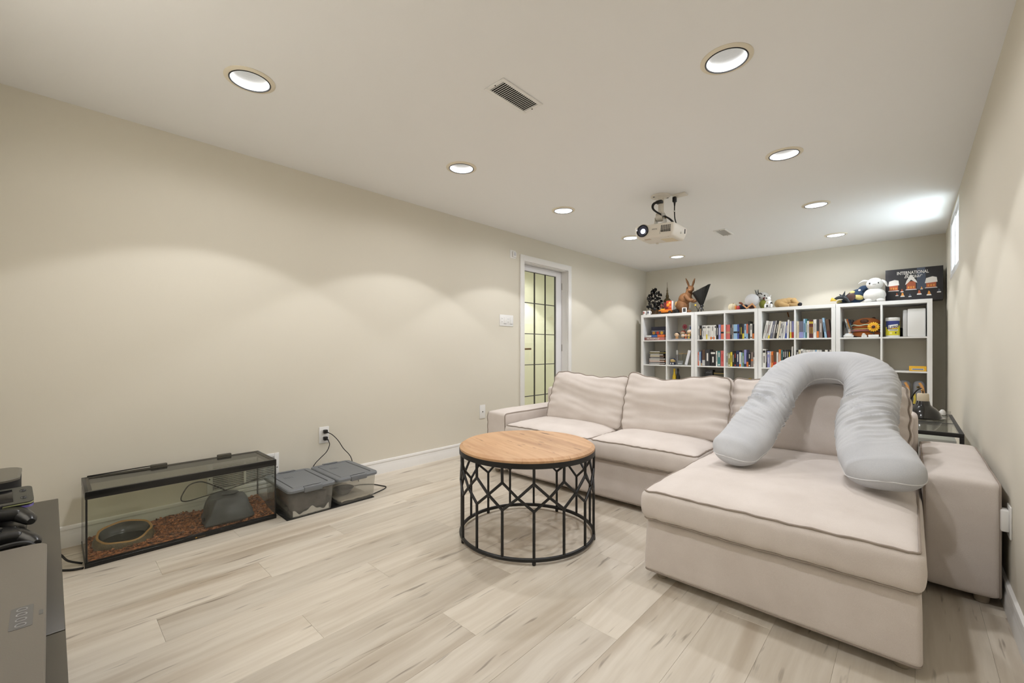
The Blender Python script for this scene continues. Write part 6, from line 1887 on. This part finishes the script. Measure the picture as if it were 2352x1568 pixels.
# rabbit statue
rb = thing('rabbit_statue', 'brown seated rabbit statue with upright ears on the first bookcase', 'statue', (-2.30, 6.08, ZT2))
RBT = M('rabbit_brown', (134, 92, 54), 0.75, bump=(60, .4), var=(20, (104, 70, 40), 0.7))
rx, ry = -2.310, 6.08
m = MB()
m.ell((rx - 0.050, ry, ZT2 + 0.110), (0.088, 0.080, 0.110), 24, 14)
m.ell((rx - 0.020, ry - 0.005, ZT2 + 0.200), (0.082, 0.070, 0.090), 24, 14, rot=(0, 0.35, 0))
m.tube(smooth_path([(rx + 0.02, ry, ZT2 + 0.23), (rx + 0.045, ry - 0.01, ZT2 + 0.29), (rx + 0.055, ry - 0.012, ZT2 + 0.335)], 4), lerp_list([0.055, 0.045, 0.042], 4), 16)
m.ell((rx + 0.062, ry - 0.015, ZT2 + 0.335), (0.052, 0.046, 0.048), 20, 12)
m.ell((rx + 0.075, ry - 0.050, ZT2 + 0.312), (0.032, 0.030, 0.026), 16, 10)
m.build('rabbit_body', RBT, rb, smooth=60)
for (dx_, ex, ez) in ((-0.012, -0.050, 0.130), (0.030, 0.035, 0.115)):
    MB().tube(smooth_path([(rx + 0.055 + dx_, ry, ZT2 + 0.365), (rx + 0.055 + dx_ + ex * 0.5, ry + 0.005, ZT2 + 0.365 + ez * 0.55), (rx + 0.055 + dx_ + ex, ry + 0.005, ZT2 + 0.365 + ez)], 6), lerp_list([(0.010, 0.013), (0.014, 0.020), (0.003, 0.004)], 6), 12).build('ear', RBT, rb, smooth=60)
MB().ell((rx - 0.045, ry - 0.045, ZT2 + 0.085), (0.060, 0.045, 0.075), 18, 12).build('haunch', RBT, rb, smooth=60)
MB().ell((rx + 0.045, ry - 0.075, ZT2 + 0.022), (0.060, 0.026, 0.020), 16, 10).build('hind_foot', RBT, rb, smooth=60)
for (y_, w_) in ((-0.062, 0.0), (0.040, 0.01)):
    MB().tube(smooth_path([(rx + 0.025, ry + y_, ZT2 + 0.240), (rx + 0.060, ry + y_ - 0.02, ZT2 + 0.190), (rx + 0.100, ry + y_ - 0.030 + w_, ZT2 + 0.165), (rx + 0.140, ry + y_ - 0.030 + w_, ZT2 + 0.170)], 5), lerp_list([0.034, 0.030, 0.022, 0.014], 5), 12).build('foreleg', RBT, rb, smooth=60)
MB().ell((rx + 0.040, ry - 0.058, ZT2 + 0.350), (0.010, 0.006, 0.012), 12, 8).build('eye', EYE, rb)
MB().ell((rx + 0.078, ry - 0.079, ZT2 + 0.318), (0.007, 0.005, 0.005), 10, 6).build('nose', M('nose_pink', (196, 130, 100), 0.6), rb)
MB().ell((rx - 0.135, ry, ZT2 + 0.135), (0.024, 0.024, 0.040), 14, 10).build('tail', M('tail_tan', (206, 164, 104), 0.9), rb)
t = small('picture_frame', 'small white frame with a dark picture before the rabbit', 'picture frame', (-2.285, 5.955, ZT2))
frame_pts = [(-2.312, -2.258, 0.000, 0.010), (-2.312, -2.258, 0.062, 0.070)]
m = MB()
for (x0_, x1_, z0_, z1_) in ((-2.315, -2.255, 0.0, 0.010), (-2.315, -2.255, 0.062, 0.072), (-2.315, -2.305, 0.010, 0.062), (-2.265, -2.255, 0.010, 0.062)):
    m.box((x0_, 5.950, ZT2 + z0_), (x1_, 5.962, ZT2 + z1_), bev=0.0008)
m.build('frame_border', WHITE, t)
MB().box((-2.305, 5.955, ZT2 + 0.010), (-2.265, 5.960, ZT2 + 0.062)).build('frame_picture', M('frame_dark', (70, 72, 74), 0.3), t, smooth=0)
tag(MB().lathe([(0.0, 0.0), (0.038, 0.0), (0.046, 0.012), (0.046, 0.040), (0.036, 0.052), (0.0, 0.056)], (-2.412, 5.975, ZT2), seg=24).ell((-2.412, 5.975, ZT2 + 0.056), (0.014, 0.014, 0.008), 12, 6).build('black_tin', BLACKP, loc=(-2.412, 5.975, ZT2)), 'low round black tin beside the rabbit statue', 'tin')

# black wrapped bouquet
bq = thing('wrapped_bouquet', 'black mesh wrapped bouquet with ribbon beside the rabbit', 'bouquet', (-2.105, 6.06, ZT2))
MESHB = glass_mat('black_tulle', (120, 120, 118), haze=0.55, haze_col=(40, 40, 38), rough=0.5)
ox, oy = -2.088, 6.06
vs, fs = [], []
rows_ = 9
for i in range(rows_):
    f_ = i / (rows_ - 1)
    zz_ = ZT2 + 0.085 + 0.235 * f_
    rr = 0.012 + 0.105 * f_ ** 0.9
    for j in range(28):
        an = 2 * PI * j / 28
        flu = 1 + 0.10 * math.sin(an * 5) * f_
        lift = 0.055 * f_ * math.cos(an - 0.2)
        vs.append((ox - 0.015 * f_ + rr * flu * math.cos(an), oy + rr * 0.55 * flu * math.sin(an), zz_ + lift))
for i in range(rows_ - 1):
    for j in range(28):
        fs.append((i * 28 + j, i * 28 + (j + 1) % 28, (i + 1) * 28 + (j + 1) % 28, (i + 1) * 28 + j))
MB().add(vs, fs).build('wrap', MESHB, bq, smooth=60)
MB().tube([vs[(rows_ - 1) * 28 + j] for j in range(28)], 0.003, 6, closed=True).build('wrap_edge', BLACKP, bq)
for k in range(4):
    an = -0.9 + k * 0.6
    MB().tube([(ox, oy - 0.01, ZT2 + 0.085), (ox - 0.015 + 0.11 * math.sin(an), oy - 0.06 * math.cos(an), ZT2 + 0.31)], 0.003, 6).build('wrap_fold', BLACKP, bq)
MB().ell((ox, oy, ZT2 + 0.088), (0.024, 0.020, 0.016), 14, 8).build('ribbon_knot', BLACKP, bq)
for (dx_, dz_) in ((-0.022, 0.0), (0.010, 0.0), (0.030, 0.012)):
    MB().tube(smooth_path([(ox, oy - 0.015, ZT2 + 0.088), (ox + dx_ * 0.7, oy - 0.05, ZT2 + 0.055), (ox + dx_ * 1.3, oy - 0.06, ZT2 + 0.008 + dz_)], 5), [(0.002, 0.008)] * 11, 8).build('ribbon_tail', BLACKP, bq)
MB().ell((ox - 0.07, oy - 0.045, ZT2 + 0.100), (0.014, 0.012, 0.012), 12, 8).build('yellow_bud', M('bud_yellow', (226, 190, 50), 0.5), bq)
MB().tube(smooth_path([(ox - 0.07, oy - 0.045, ZT2 + 0.095), (ox - 0.05, oy - 0.03, ZT2 + 0.05), (ox - 0.045, oy - 0.02, ZT2 + 0.004)], 4), 0.004, 8).build('bud_stem', M('stem_black', (40, 36, 30), 0.6), bq)

# cream pumpkin pouf
pm = thing('cream_pumpkin', 'small cream fabric pumpkin on the second bookcase', 'ornament', (-1.690, 6.03, ZT2))
CRM = fabric_mat('cream_fleece', (226, 214, 184), (210, 196, 164), weave=200, strength=.4)
for k in range(8):
    an = 2 * PI * k / 8
    MB().ell((-1.690 + 0.026 * math.cos(an), 6.03 + 0.026 * math.sin(an), ZT2 + 0.043), (0.030, 0.030, 0.043), 14, 10).build('pumpkin_lobe', CRM, pm, smooth=60)
MB().cyl((-1.690, 6.03, ZT2 + 0.076), (-1.684, 6.03, ZT2 + 0.096), 0.007, 0.005, 8).build('pumpkin_stem', M('stem_tan', (170, 146, 100), 0.7), pm)

# doll with a big white round head, lying down
dl = thing('reclining_doll', 'reclining doll with a big white ball head and tan legs', 'doll', (-1.50, 6.0, ZT2))
MB().ell((-1.462, 6.02, ZT2 + 0.112), (0.082, 0.080, 0.082), 28, 18).build('head', M('doll_white', (226, 226, 228), 0.6), dl, smooth=60)
MB().ell((-1.565, 6.02, ZT2 + 0.034), (0.072, 0.050, 0.034), 20, 12).build('body', fabric_mat('doll_navy', (40, 48, 62), (30, 36, 48), weave=300), dl, smooth=60)
MB().ell((-1.610, 5.985, ZT2 + 0.026), (0.024, 0.030, 0.026), 14, 10).build('red_cuff', fabric_mat('doll_red', (196, 84, 84), (170, 60, 60), weave=300), dl)
MB().ell((-1.640, 5.99, ZT2 + 0.030), (0.012, 0.022, 0.028), 12, 8).build('orange_trim', M('doll_orange', (226, 140, 50), 0.6), dl)
MB().tube(smooth_path([(-1.570, 6.03, ZT2 + 0.060), (-1.590, 6.03, ZT2 + 0.085), (-1.615, 6.03, ZT2 + 0.095)], 5), lerp_list([0.012, 0.013, 0.010], 5), 12).build('arm', M('doll_brown', (132, 72, 50), 0.7), dl)
TANL = M('doll_tan', (214, 158, 108), 0.7)
for (dx_, dy_) in ((0.0, 0.0),):
    MB().tube([(-1.550, 5.955, ZT2 + 0.055), (-1.505, 5.945, ZT2 + 0.012), (-1.440, 5.945, ZT2 + 0.062), (-1.405, 5.945, ZT2 + 0.012)], [0.010, 0.011, 0.011, 0.010], 10).build('leg', TANL, dl)
MB().ell((-1.455, 5.975, ZT2 + 0.022), (0.040, 0.016, 0.022), 14, 8).build('hand', M('doll_dark', (70, 40, 32), 0.7), dl)

# bird plush behind
bp_ = thing('bird_plush', 'grey and white bird plush with a green belly behind the doll', 'plush toy', (-1.355, 6.14, ZT2))
GW = fabric_mat('plush_white_grey', (214, 212, 208), (190, 188, 184), weave=250)
MB().ell((-1.362, 6.13, ZT2 + 0.160), (0.070, 0.060, 0.058), 22, 14, rot=(0, 0.25, 0)).build('head', GW, bp_, smooth=60)
MB().ell((-1.345, 6.10, ZT2 + 0.062), (0.056, 0.050, 0.062), 22, 14).build('belly', fabric_mat('plush_olive', (166, 168, 84), (146, 150, 70), weave=250), bp_, smooth=60)
MB().ell((-1.315, 6.07, ZT2 + 0.128), (0.040, 0.026, 0.016), 14, 8, rot=(0, 0.25, 0)).build('beak', M('plush_maroon', (110, 42, 32), 0.7), bp_)
for k, dx_ in enumerate((-0.012, 0.0, 0.012)):
    MB().tube(smooth_path([(-1.425 + dx_, 6.13, ZT2 + 0.190), (-1.432 + dx_, 6.13, ZT2 + 0.220), (-1.438 + dx_ * 1.6, 6.13, ZT2 + 0.255)], 4), lerp_list([0.008, 0.007, 0.003], 4), 8).build('crest_feather', M('plush_stripe_%d' % (k % 2), ((90, 92, 88), (190, 190, 184))[k % 2], 0.8), bp_)
MB().tube([(-1.390 + 0.026 * math.cos(k * PI / 8), 6.078, ZT2 + 0.175 + 0.026 * math.sin(k * PI / 8)) for k in range(16)], 0.005, 6, closed=True).build('eye_ring', EYE, bp_)
MB().ell((-1.335, 6.072, ZT2 + 0.168), (0.009, 0.006, 0.009), 10, 6).build('eye', EYE, bp_)

# spotted cow figurine
cw = thing('spotted_figurine', 'small white black-spotted animal figurine sitting upright', 'figurine', (-1.275, 5.985, ZT2))
kx, ky = -1.270, 5.985
MB().ell((kx, ky, ZT2 + 0.048), (0.040, 0.032, 0.050), 18, 12).build('body', WHITE, cw)
MB().ell((kx - 0.010, ky - 0.006, ZT2 + 0.112), (0.034, 0.030, 0.032), 18, 12).build('head', WHITE, cw)
for s_ in (-1, 1):
    MB().tube([(kx - 0.006 + s_ * 0.018, ky, ZT2 + 0.136), (kx - 0.004 + s_ * 0.026, ky, ZT2 + 0.160)], [0.008, 0.003], 8).build('ear', WHITE, cw)
    MB().tube(smooth_path([(kx + s_ * 0.028, ky - 0.02, ZT2 + 0.05), (kx + s_ * 0.034, ky - 0.030, ZT2 + 0.026), (kx + s_ * 0.030, ky - 0.034, ZT2 + 0.006)], 4), 0.012, 10).build('leg', WHITE, cw)
MB().ell((kx - 0.018, ky - 0.034, ZT2 + 0.120), (0.011, 0.004, 0.008), 10, 6).build('eye_patch', EYE, cw)
MB().ell((kx + 0.030, ky - 0.014, ZT2 + 0.052), (0.014, 0.020, 0.022), 12, 8).build('side_spot', EYE, cw)
MB().ell((kx - 0.012, ky - 0.034, ZT2 + 0.024), (0.012, 0.006, 0.012), 10, 6).build('chest_spot', EYE, cw)
MB().ell((kx - 0.006, ky - 0.033, ZT2 + 0.062), (0.005, 0.004, 0.006), 10, 6).build('bell', M('bell_gold', (214, 190, 90), 0.3, .6), cw)

# tan plush dog lying down, tail hanging behind the shelf
dg_ = thing('dog_plush', 'tan plush dog lying flat, tail hanging behind the third bookcase', 'plush toy', (-1.10, 6.07, ZT2))
TAN = fabric_mat('plush_tan', (196, 166, 118), (180, 148, 100), weave=220, strength=.35)
m = MB()
m.ell((-1.120, 6.10, ZT2 + 0.060), (0.105, 0.070, 0.058), 26, 16)
m.ell((-1.175, 6.09, ZT2 + 0.055), (0.058, 0.062, 0.055), 20, 14)
m.ell((-1.065, 6.09, ZT2 + 0.068), (0.070, 0.058, 0.052), 20, 14, rot=(0, 0.3, 0))
m.build('dog_body', TAN, dg_, smooth=60)
MB().tube(smooth_path([(-1.150, 6.02, ZT2 + 0.042), (-1.110, 6.00, ZT2 + 0.028), (-1.060, 5.99, ZT2 + 0.017)], 6), lerp_list([0.034, 0.026, 0.015], 6), 14).build('hind_leg', TAN, dg_, smooth=60)
MB().tube(smooth_path([(-1.030, 6.06, ZT2 + 0.085), (-0.995, 6.03, ZT2 + 0.045), (-0.965, 6.01, ZT2 + 0.026)], 6), lerp_list([0.036, 0.028, 0.020], 6), 14).build('front_leg', TAN, dg_, smooth=60)
MB().tube(smooth_path([(-1.060, 6.02, ZT2 + 0.030), (-1.010, 5.99, ZT2 + 0.020), (-0.975, 5.98, ZT2 + 0.019)], 6), lerp_list([0.020, 0.020, 0.018], 6), 14).build('front_leg', TAN, dg_, smooth=60)
MB().ell((-0.950, 5.99, ZT2 + 0.024), (0.022, 0.022, 0.023), 14, 10).build('black_paw', M('paw_black', (34, 32, 34), 0.9), dg_)
MB().tube(smooth_path([(-1.150, 6.15, ZT2 + 0.05), (-1.140, 6.30, ZT2 + 0.03), (-1.135, 6.316, ZT2 - 0.03), (-1.120, 6.316, ZT2 - 0.10)], 6), lerp_list([0.010, 0.006, 0.006, 0.006], 6), 10).build('tail', M('tail_brown', (150, 92, 42), 0.9), dg_, smooth=60)

# dark winged figurine
dn = thing('winged_figurine', 'dark winged creature figurine with a yellow horn', 'figurine', (-0.540, 6.0, ZT2))
DK = M('fig_gunmetal', (58, 62, 66), 0.35, 0.3)
MB().lathe([(0.0, 0.0), (0.070, 0.0), (0.072, 0.010), (0.060, 0.014), (0.0, 0.015)], (-0.530, 6.0, ZT2), seg=24).build('figurine_base', BLACKP, dn)
MB().tube(smooth_path([(-0.500, 6.0, ZT2 + 0.014), (-0.520, 6.0, ZT2 + 0.055), (-0.555, 6.0, ZT2 + 0.075), (-0.600, 6.0, ZT2 + 0.070), (-0.630, 6.0, ZT2 + 0.050)], 5), lerp_list([0.020, 0.026, 0.022, 0.016, 0.010], 5), 12).build('body', DK, dn, smooth=60)
for (p, q) in (((-0.545, 5.99, ZT2 + 0.085), (-0.530, 5.98, ZT2 + 0.140)), ((-0.560, 6.02, ZT2 + 0.085), (-0.585, 6.03, ZT2 + 0.115)), ((-0.520, 6.01, ZT2 + 0.08), (-0.490, 6.03, ZT2 + 0.125))):
    MB().tube([p, q], [0.016, 0.002], 8).build('spike', DK, dn)
MB().ell((-0.480, 5.99, ZT2 + 0.070), (0.040, 0.010, 0.046), 14, 8, rot=(0, 0.5, 0)).build('wing', M('fig_brown', (74, 48, 42), 0.5), dn)
MB().lathe([(0.024, 0.0), (0.020, -0.010), (0.010, -0.034), (0.006, -0.05)], seg=14, T=Matrix.Translation((-0.655, 5.99, ZT2 + 0.058)) @ Matrix.Rotation(R(-70), 4, 'Y'), cap=False).build('horn_bell', M('fig_yellow', (222, 184, 70), 0.4), dn)
# dark blue plush
bl_ = thing('blue_plush', 'dark blue plush toy with cream patches lying behind the winged figurine', 'plush toy', (-0.44, 6.15, ZT2))
BLU = fabric_mat('plush_blue', (54, 72, 96), (44, 60, 82), weave=220)
m = MB()
m.ell((-0.440, 6.15, ZT2 + 0.090), (0.120, 0.080, 0.075), 26, 16, rot=(0, -0.45, 0))
m.ell((-0.375, 6.15, ZT2 + 0.150), (0.060, 0.055, 0.055), 20, 14)
m.build('plush_body', BLU, bl_, smooth=60)
MB().tube(smooth_path([(-0.500, 6.10, ZT2 + 0.045), (-0.540, 6.07, ZT2 + 0.030), (-0.575, 6.06, ZT2 + 0.024)], 5), lerp_list([0.040, 0.032, 0.022], 5), 14).build('plush_limb', BLU, bl_, smooth=60)
CRP = fabric_mat('plush_cream', (222, 208, 140), (206, 190, 120), weave=220)
MB().ell((-0.585, 6.05, ZT2 + 0.026), (0.028, 0.026, 0.026), 14, 10).build('plush_foot', CRP, bl_)
MB().ell((-0.425, 6.085, ZT2 + 0.075), (0.050, 0.020, 0.030), 16, 10, rot=(0, 0.4, 0)).build('cream_patch', CRP, bl_)
MB().ell((-0.480, 6.085, ZT2 + 0.125), (0.032, 0.018, 0.020), 14, 8, rot=(0, -0.5, 0)).build('cream_patch', CRP, bl_)
MB().ell((-0.412, 6.082, ZT2 + 0.148), (0.012, 0.006, 0.012), 12, 8).build('white_dot', WHITE, bl_)

# white lop-eared plush
bu = thing('lop_eared_plush', 'white fluffy lop-eared plush toy sitting on the last bookcase', 'plush toy', (-0.285, 6.02, ZT2))
FLF = fabric_mat('plush_snow', (226, 224, 220), (214, 212, 206), weave=120, strength=.5)
ux, uy = -0.283, 6.02
m = MB()
m.ell((ux, uy, ZT2 + 0.078), (0.094, 0.078, 0.078), 28, 16)
m.ell((ux + 0.002, uy - 0.004, ZT2 + 0.196), (0.072, 0.066, 0.066), 28, 16)
m.build('plush_body', FLF, bu, smooth=60)
MB().tube(smooth_path([(ux - 0.055, uy, ZT2 + 0.232), (ux - 0.090, uy, ZT2 + 0.236), (ux - 0.135, uy, ZT2 + 0.212)], 5), lerp_list([(0.010, 0.022), (0.013, 0.026), (0.004, 0.008)], 5), 12).build('ear', FLF, bu, smooth=60)
MB().tube(smooth_path([(ux + 0.060, uy, ZT2 + 0.232), (ux + 0.086, uy - 0.005, ZT2 + 0.205), (ux + 0.104, uy - 0.010, ZT2 + 0.160)], 5), lerp_list([(0.010, 0.020), (0.014, 0.026), (0.004, 0.008)], 5), 12).build('ear', FLF, bu, smooth=60)
for s_ in (-1, 1):
    MB().ell((ux + s_ * 0.034 - 0.002, uy - 0.060, ZT2 + 0.200), (0.008, 0.005, 0.010), 12, 8).build('eye', EYE, bu)
    MB().ell((ux + s_ * 0.050, uy - 0.050, ZT2 + 0.018), (0.036, 0.030, 0.018), 14, 8).build('foot', FLF, bu, smooth=60)
    MB().tube(smooth_path([(ux - 0.001, uy - 0.070, ZT2 + 0.190), (ux + s_ * 0.008, uy - 0.069, ZT2 + 0.184), (ux + s_ * 0.014, uy - 0.068, ZT2 + 0.190)], 4), 0.0013, 6).build('mouth', EYE, bu)

# picture box
bx_ = thing('village_box', 'large black carton with pictures of snowy little houses', 'box', (0.02, 6.17, ZT2))
b0, b1, bz0, bz1, byf = -0.198, 0.242, ZT2 + 0.0005, 1.808, 6.115
MB().box((b0, byf, bz0), (b1, byf + 0.19, bz1), bev=0.002).build('box_body', M('carton_black', (38, 37, 40), 0.35, var=(5, (52, 50, 56), 0.6)), bx_)
def on_face(x, z_):
    return frame((x, byf - 0.0006, z_), (1, 0, 0), (0, 0, 1))
PW_ = M('print_snow', (232, 228, 222), 0.5)
PBR = M('print_brick', (176, 92, 58), 0.5)
PGD = M('print_glow', (222, 150, 66), 0.5)
PGY = M('print_smoke', (76, 84, 100), 0.5)
bw, bh = b1 - b0, bz1 - bz0
def fx_(u):
    return b0 + bw * u
def fz_(v):
    return bz0 + bh * v
text('INTERNATIONAL', 0.046, on_face(fx_(0.485), fz_(0.865)), PW_, bx_, bold=0.0006, xs=0.68)
text('Bazaar', 0.056, on_face(fx_(0.485), fz_(0.760)), PW_, bx_, shear=0.4, xs=0.9)
def pic(poly, mat, nm, off=0.0):
    MB().prism([(fx_(u), fz_(v)) for u, v in poly], 0.0, 0.0005, Matrix(((1, 0, 0, 0), (0, 0, -1, byf - 0.0002 - off), (0, 1, 0, 0), (0, 0, 0, 1)))).build(nm, mat, bx_, smooth=0)
pic([(0.56, 0.99), (0.56, 0.35), (0.72, 0.35), (0.70, 0.99)], PGY, 'smoke_print')
for (cu, w_, base, eave, ridge, fl_) in ((0.15, 0.20, 0.33, 0.52, 0.68, 0), (0.46, 0.20, 0.34, 0.60, 0.80, 1), (0.80, 0.21, 0.36, 0.54, 0.70, 2)):
    pic([(cu - w_ * .5, base), (cu + w_ * .5, base), (cu + w_ * .46, base + 0.02), (cu - w_ * .46, base + 0.02)], PW_, 'snow_print', 0.0004)
    pic([(cu - w_ * .40, base + .02), (cu + w_ * .40, base + .02), (cu + w_ * .40, eave), (cu - w_ * .40, eave)], PBR, 'house_print', 0.0006)
    if fl_ == 1:
        pic([(cu - w_ * .52, eave - .10), (cu - w_ * .40, eave + .02), (cu - w_ * .06, ridge), (cu + w_ * .02, ridge), (cu + w_ * .44, eave + .02), (cu + w_ * .54, eave - .06), (cu + w_ * .30, eave - .02), (cu, eave + .05), (cu - w_ * .34, eave - .06)], PW_, 'roof_print', 0.0008)
    else:
        pic([(cu - w_ * .50, eave - .03), (cu + w_ * .50, eave - .01), (cu + w_ * .44, ridge - .03), (cu + w_ * .1, ridge), (cu - w_ * .40, ridge - .04)], PW_, 'roof_print', 0.0008)
    for d_ in (-0.22, 0.0, 0.22):
        pic([(cu + w_ * d_ - .014, base + .05), (cu + w_ * d_ + .014, base + .05), (cu + w_ * d_ + .014, base + .11), (cu + w_ * d_ - .014, base + .11)], PGD, 'window_print', 0.0009)
for k, (cu, cv, sc_) in enumerate(((0.21, 0.22, 0.8), (0.31, 0.20, 1.1), (0.44, 0.17, 0.8), (0.60, 0.24, 1.2), (0.765, 0.20, 1.2), (0.93, 0.26, 1.0), (0.30, 0.33, 0.8), (0.64, 0.37, 0.7))):
    pic([(cu - .035 * sc_, cv - .05 * sc_), (cu + .035 * sc_, cv - .05 * sc_), (cu + .03 * sc_, cv - .02 * sc_), (cu - .03 * sc_, cv - .02 * sc_)], PW_, 'snow_print', 0.0004)
    pic([(cu - .022 * sc_, cv - .02 * sc_), (cu + .024 * sc_, cv - .02 * sc_), (cu + .012 * sc_, cv + .05 * sc_), (cu - .008 * sc_, cv + .07 * sc_)], (PBR, PGD, PGY)[k % 3], 'villager_print', 0.0006)

# rest each shelf item a hair above its board so faces never coincide
for o in list(COL.objects):
    if o.parent is None and o.type == 'EMPTY' and o.location.y > BYF - 0.01 and o.location.z > 0.3 and o.get('category') not in ('book', 'ceiling light', 'bookcase', None) and o.get('kind') != 'structure':
        o.location.z += 0.0007
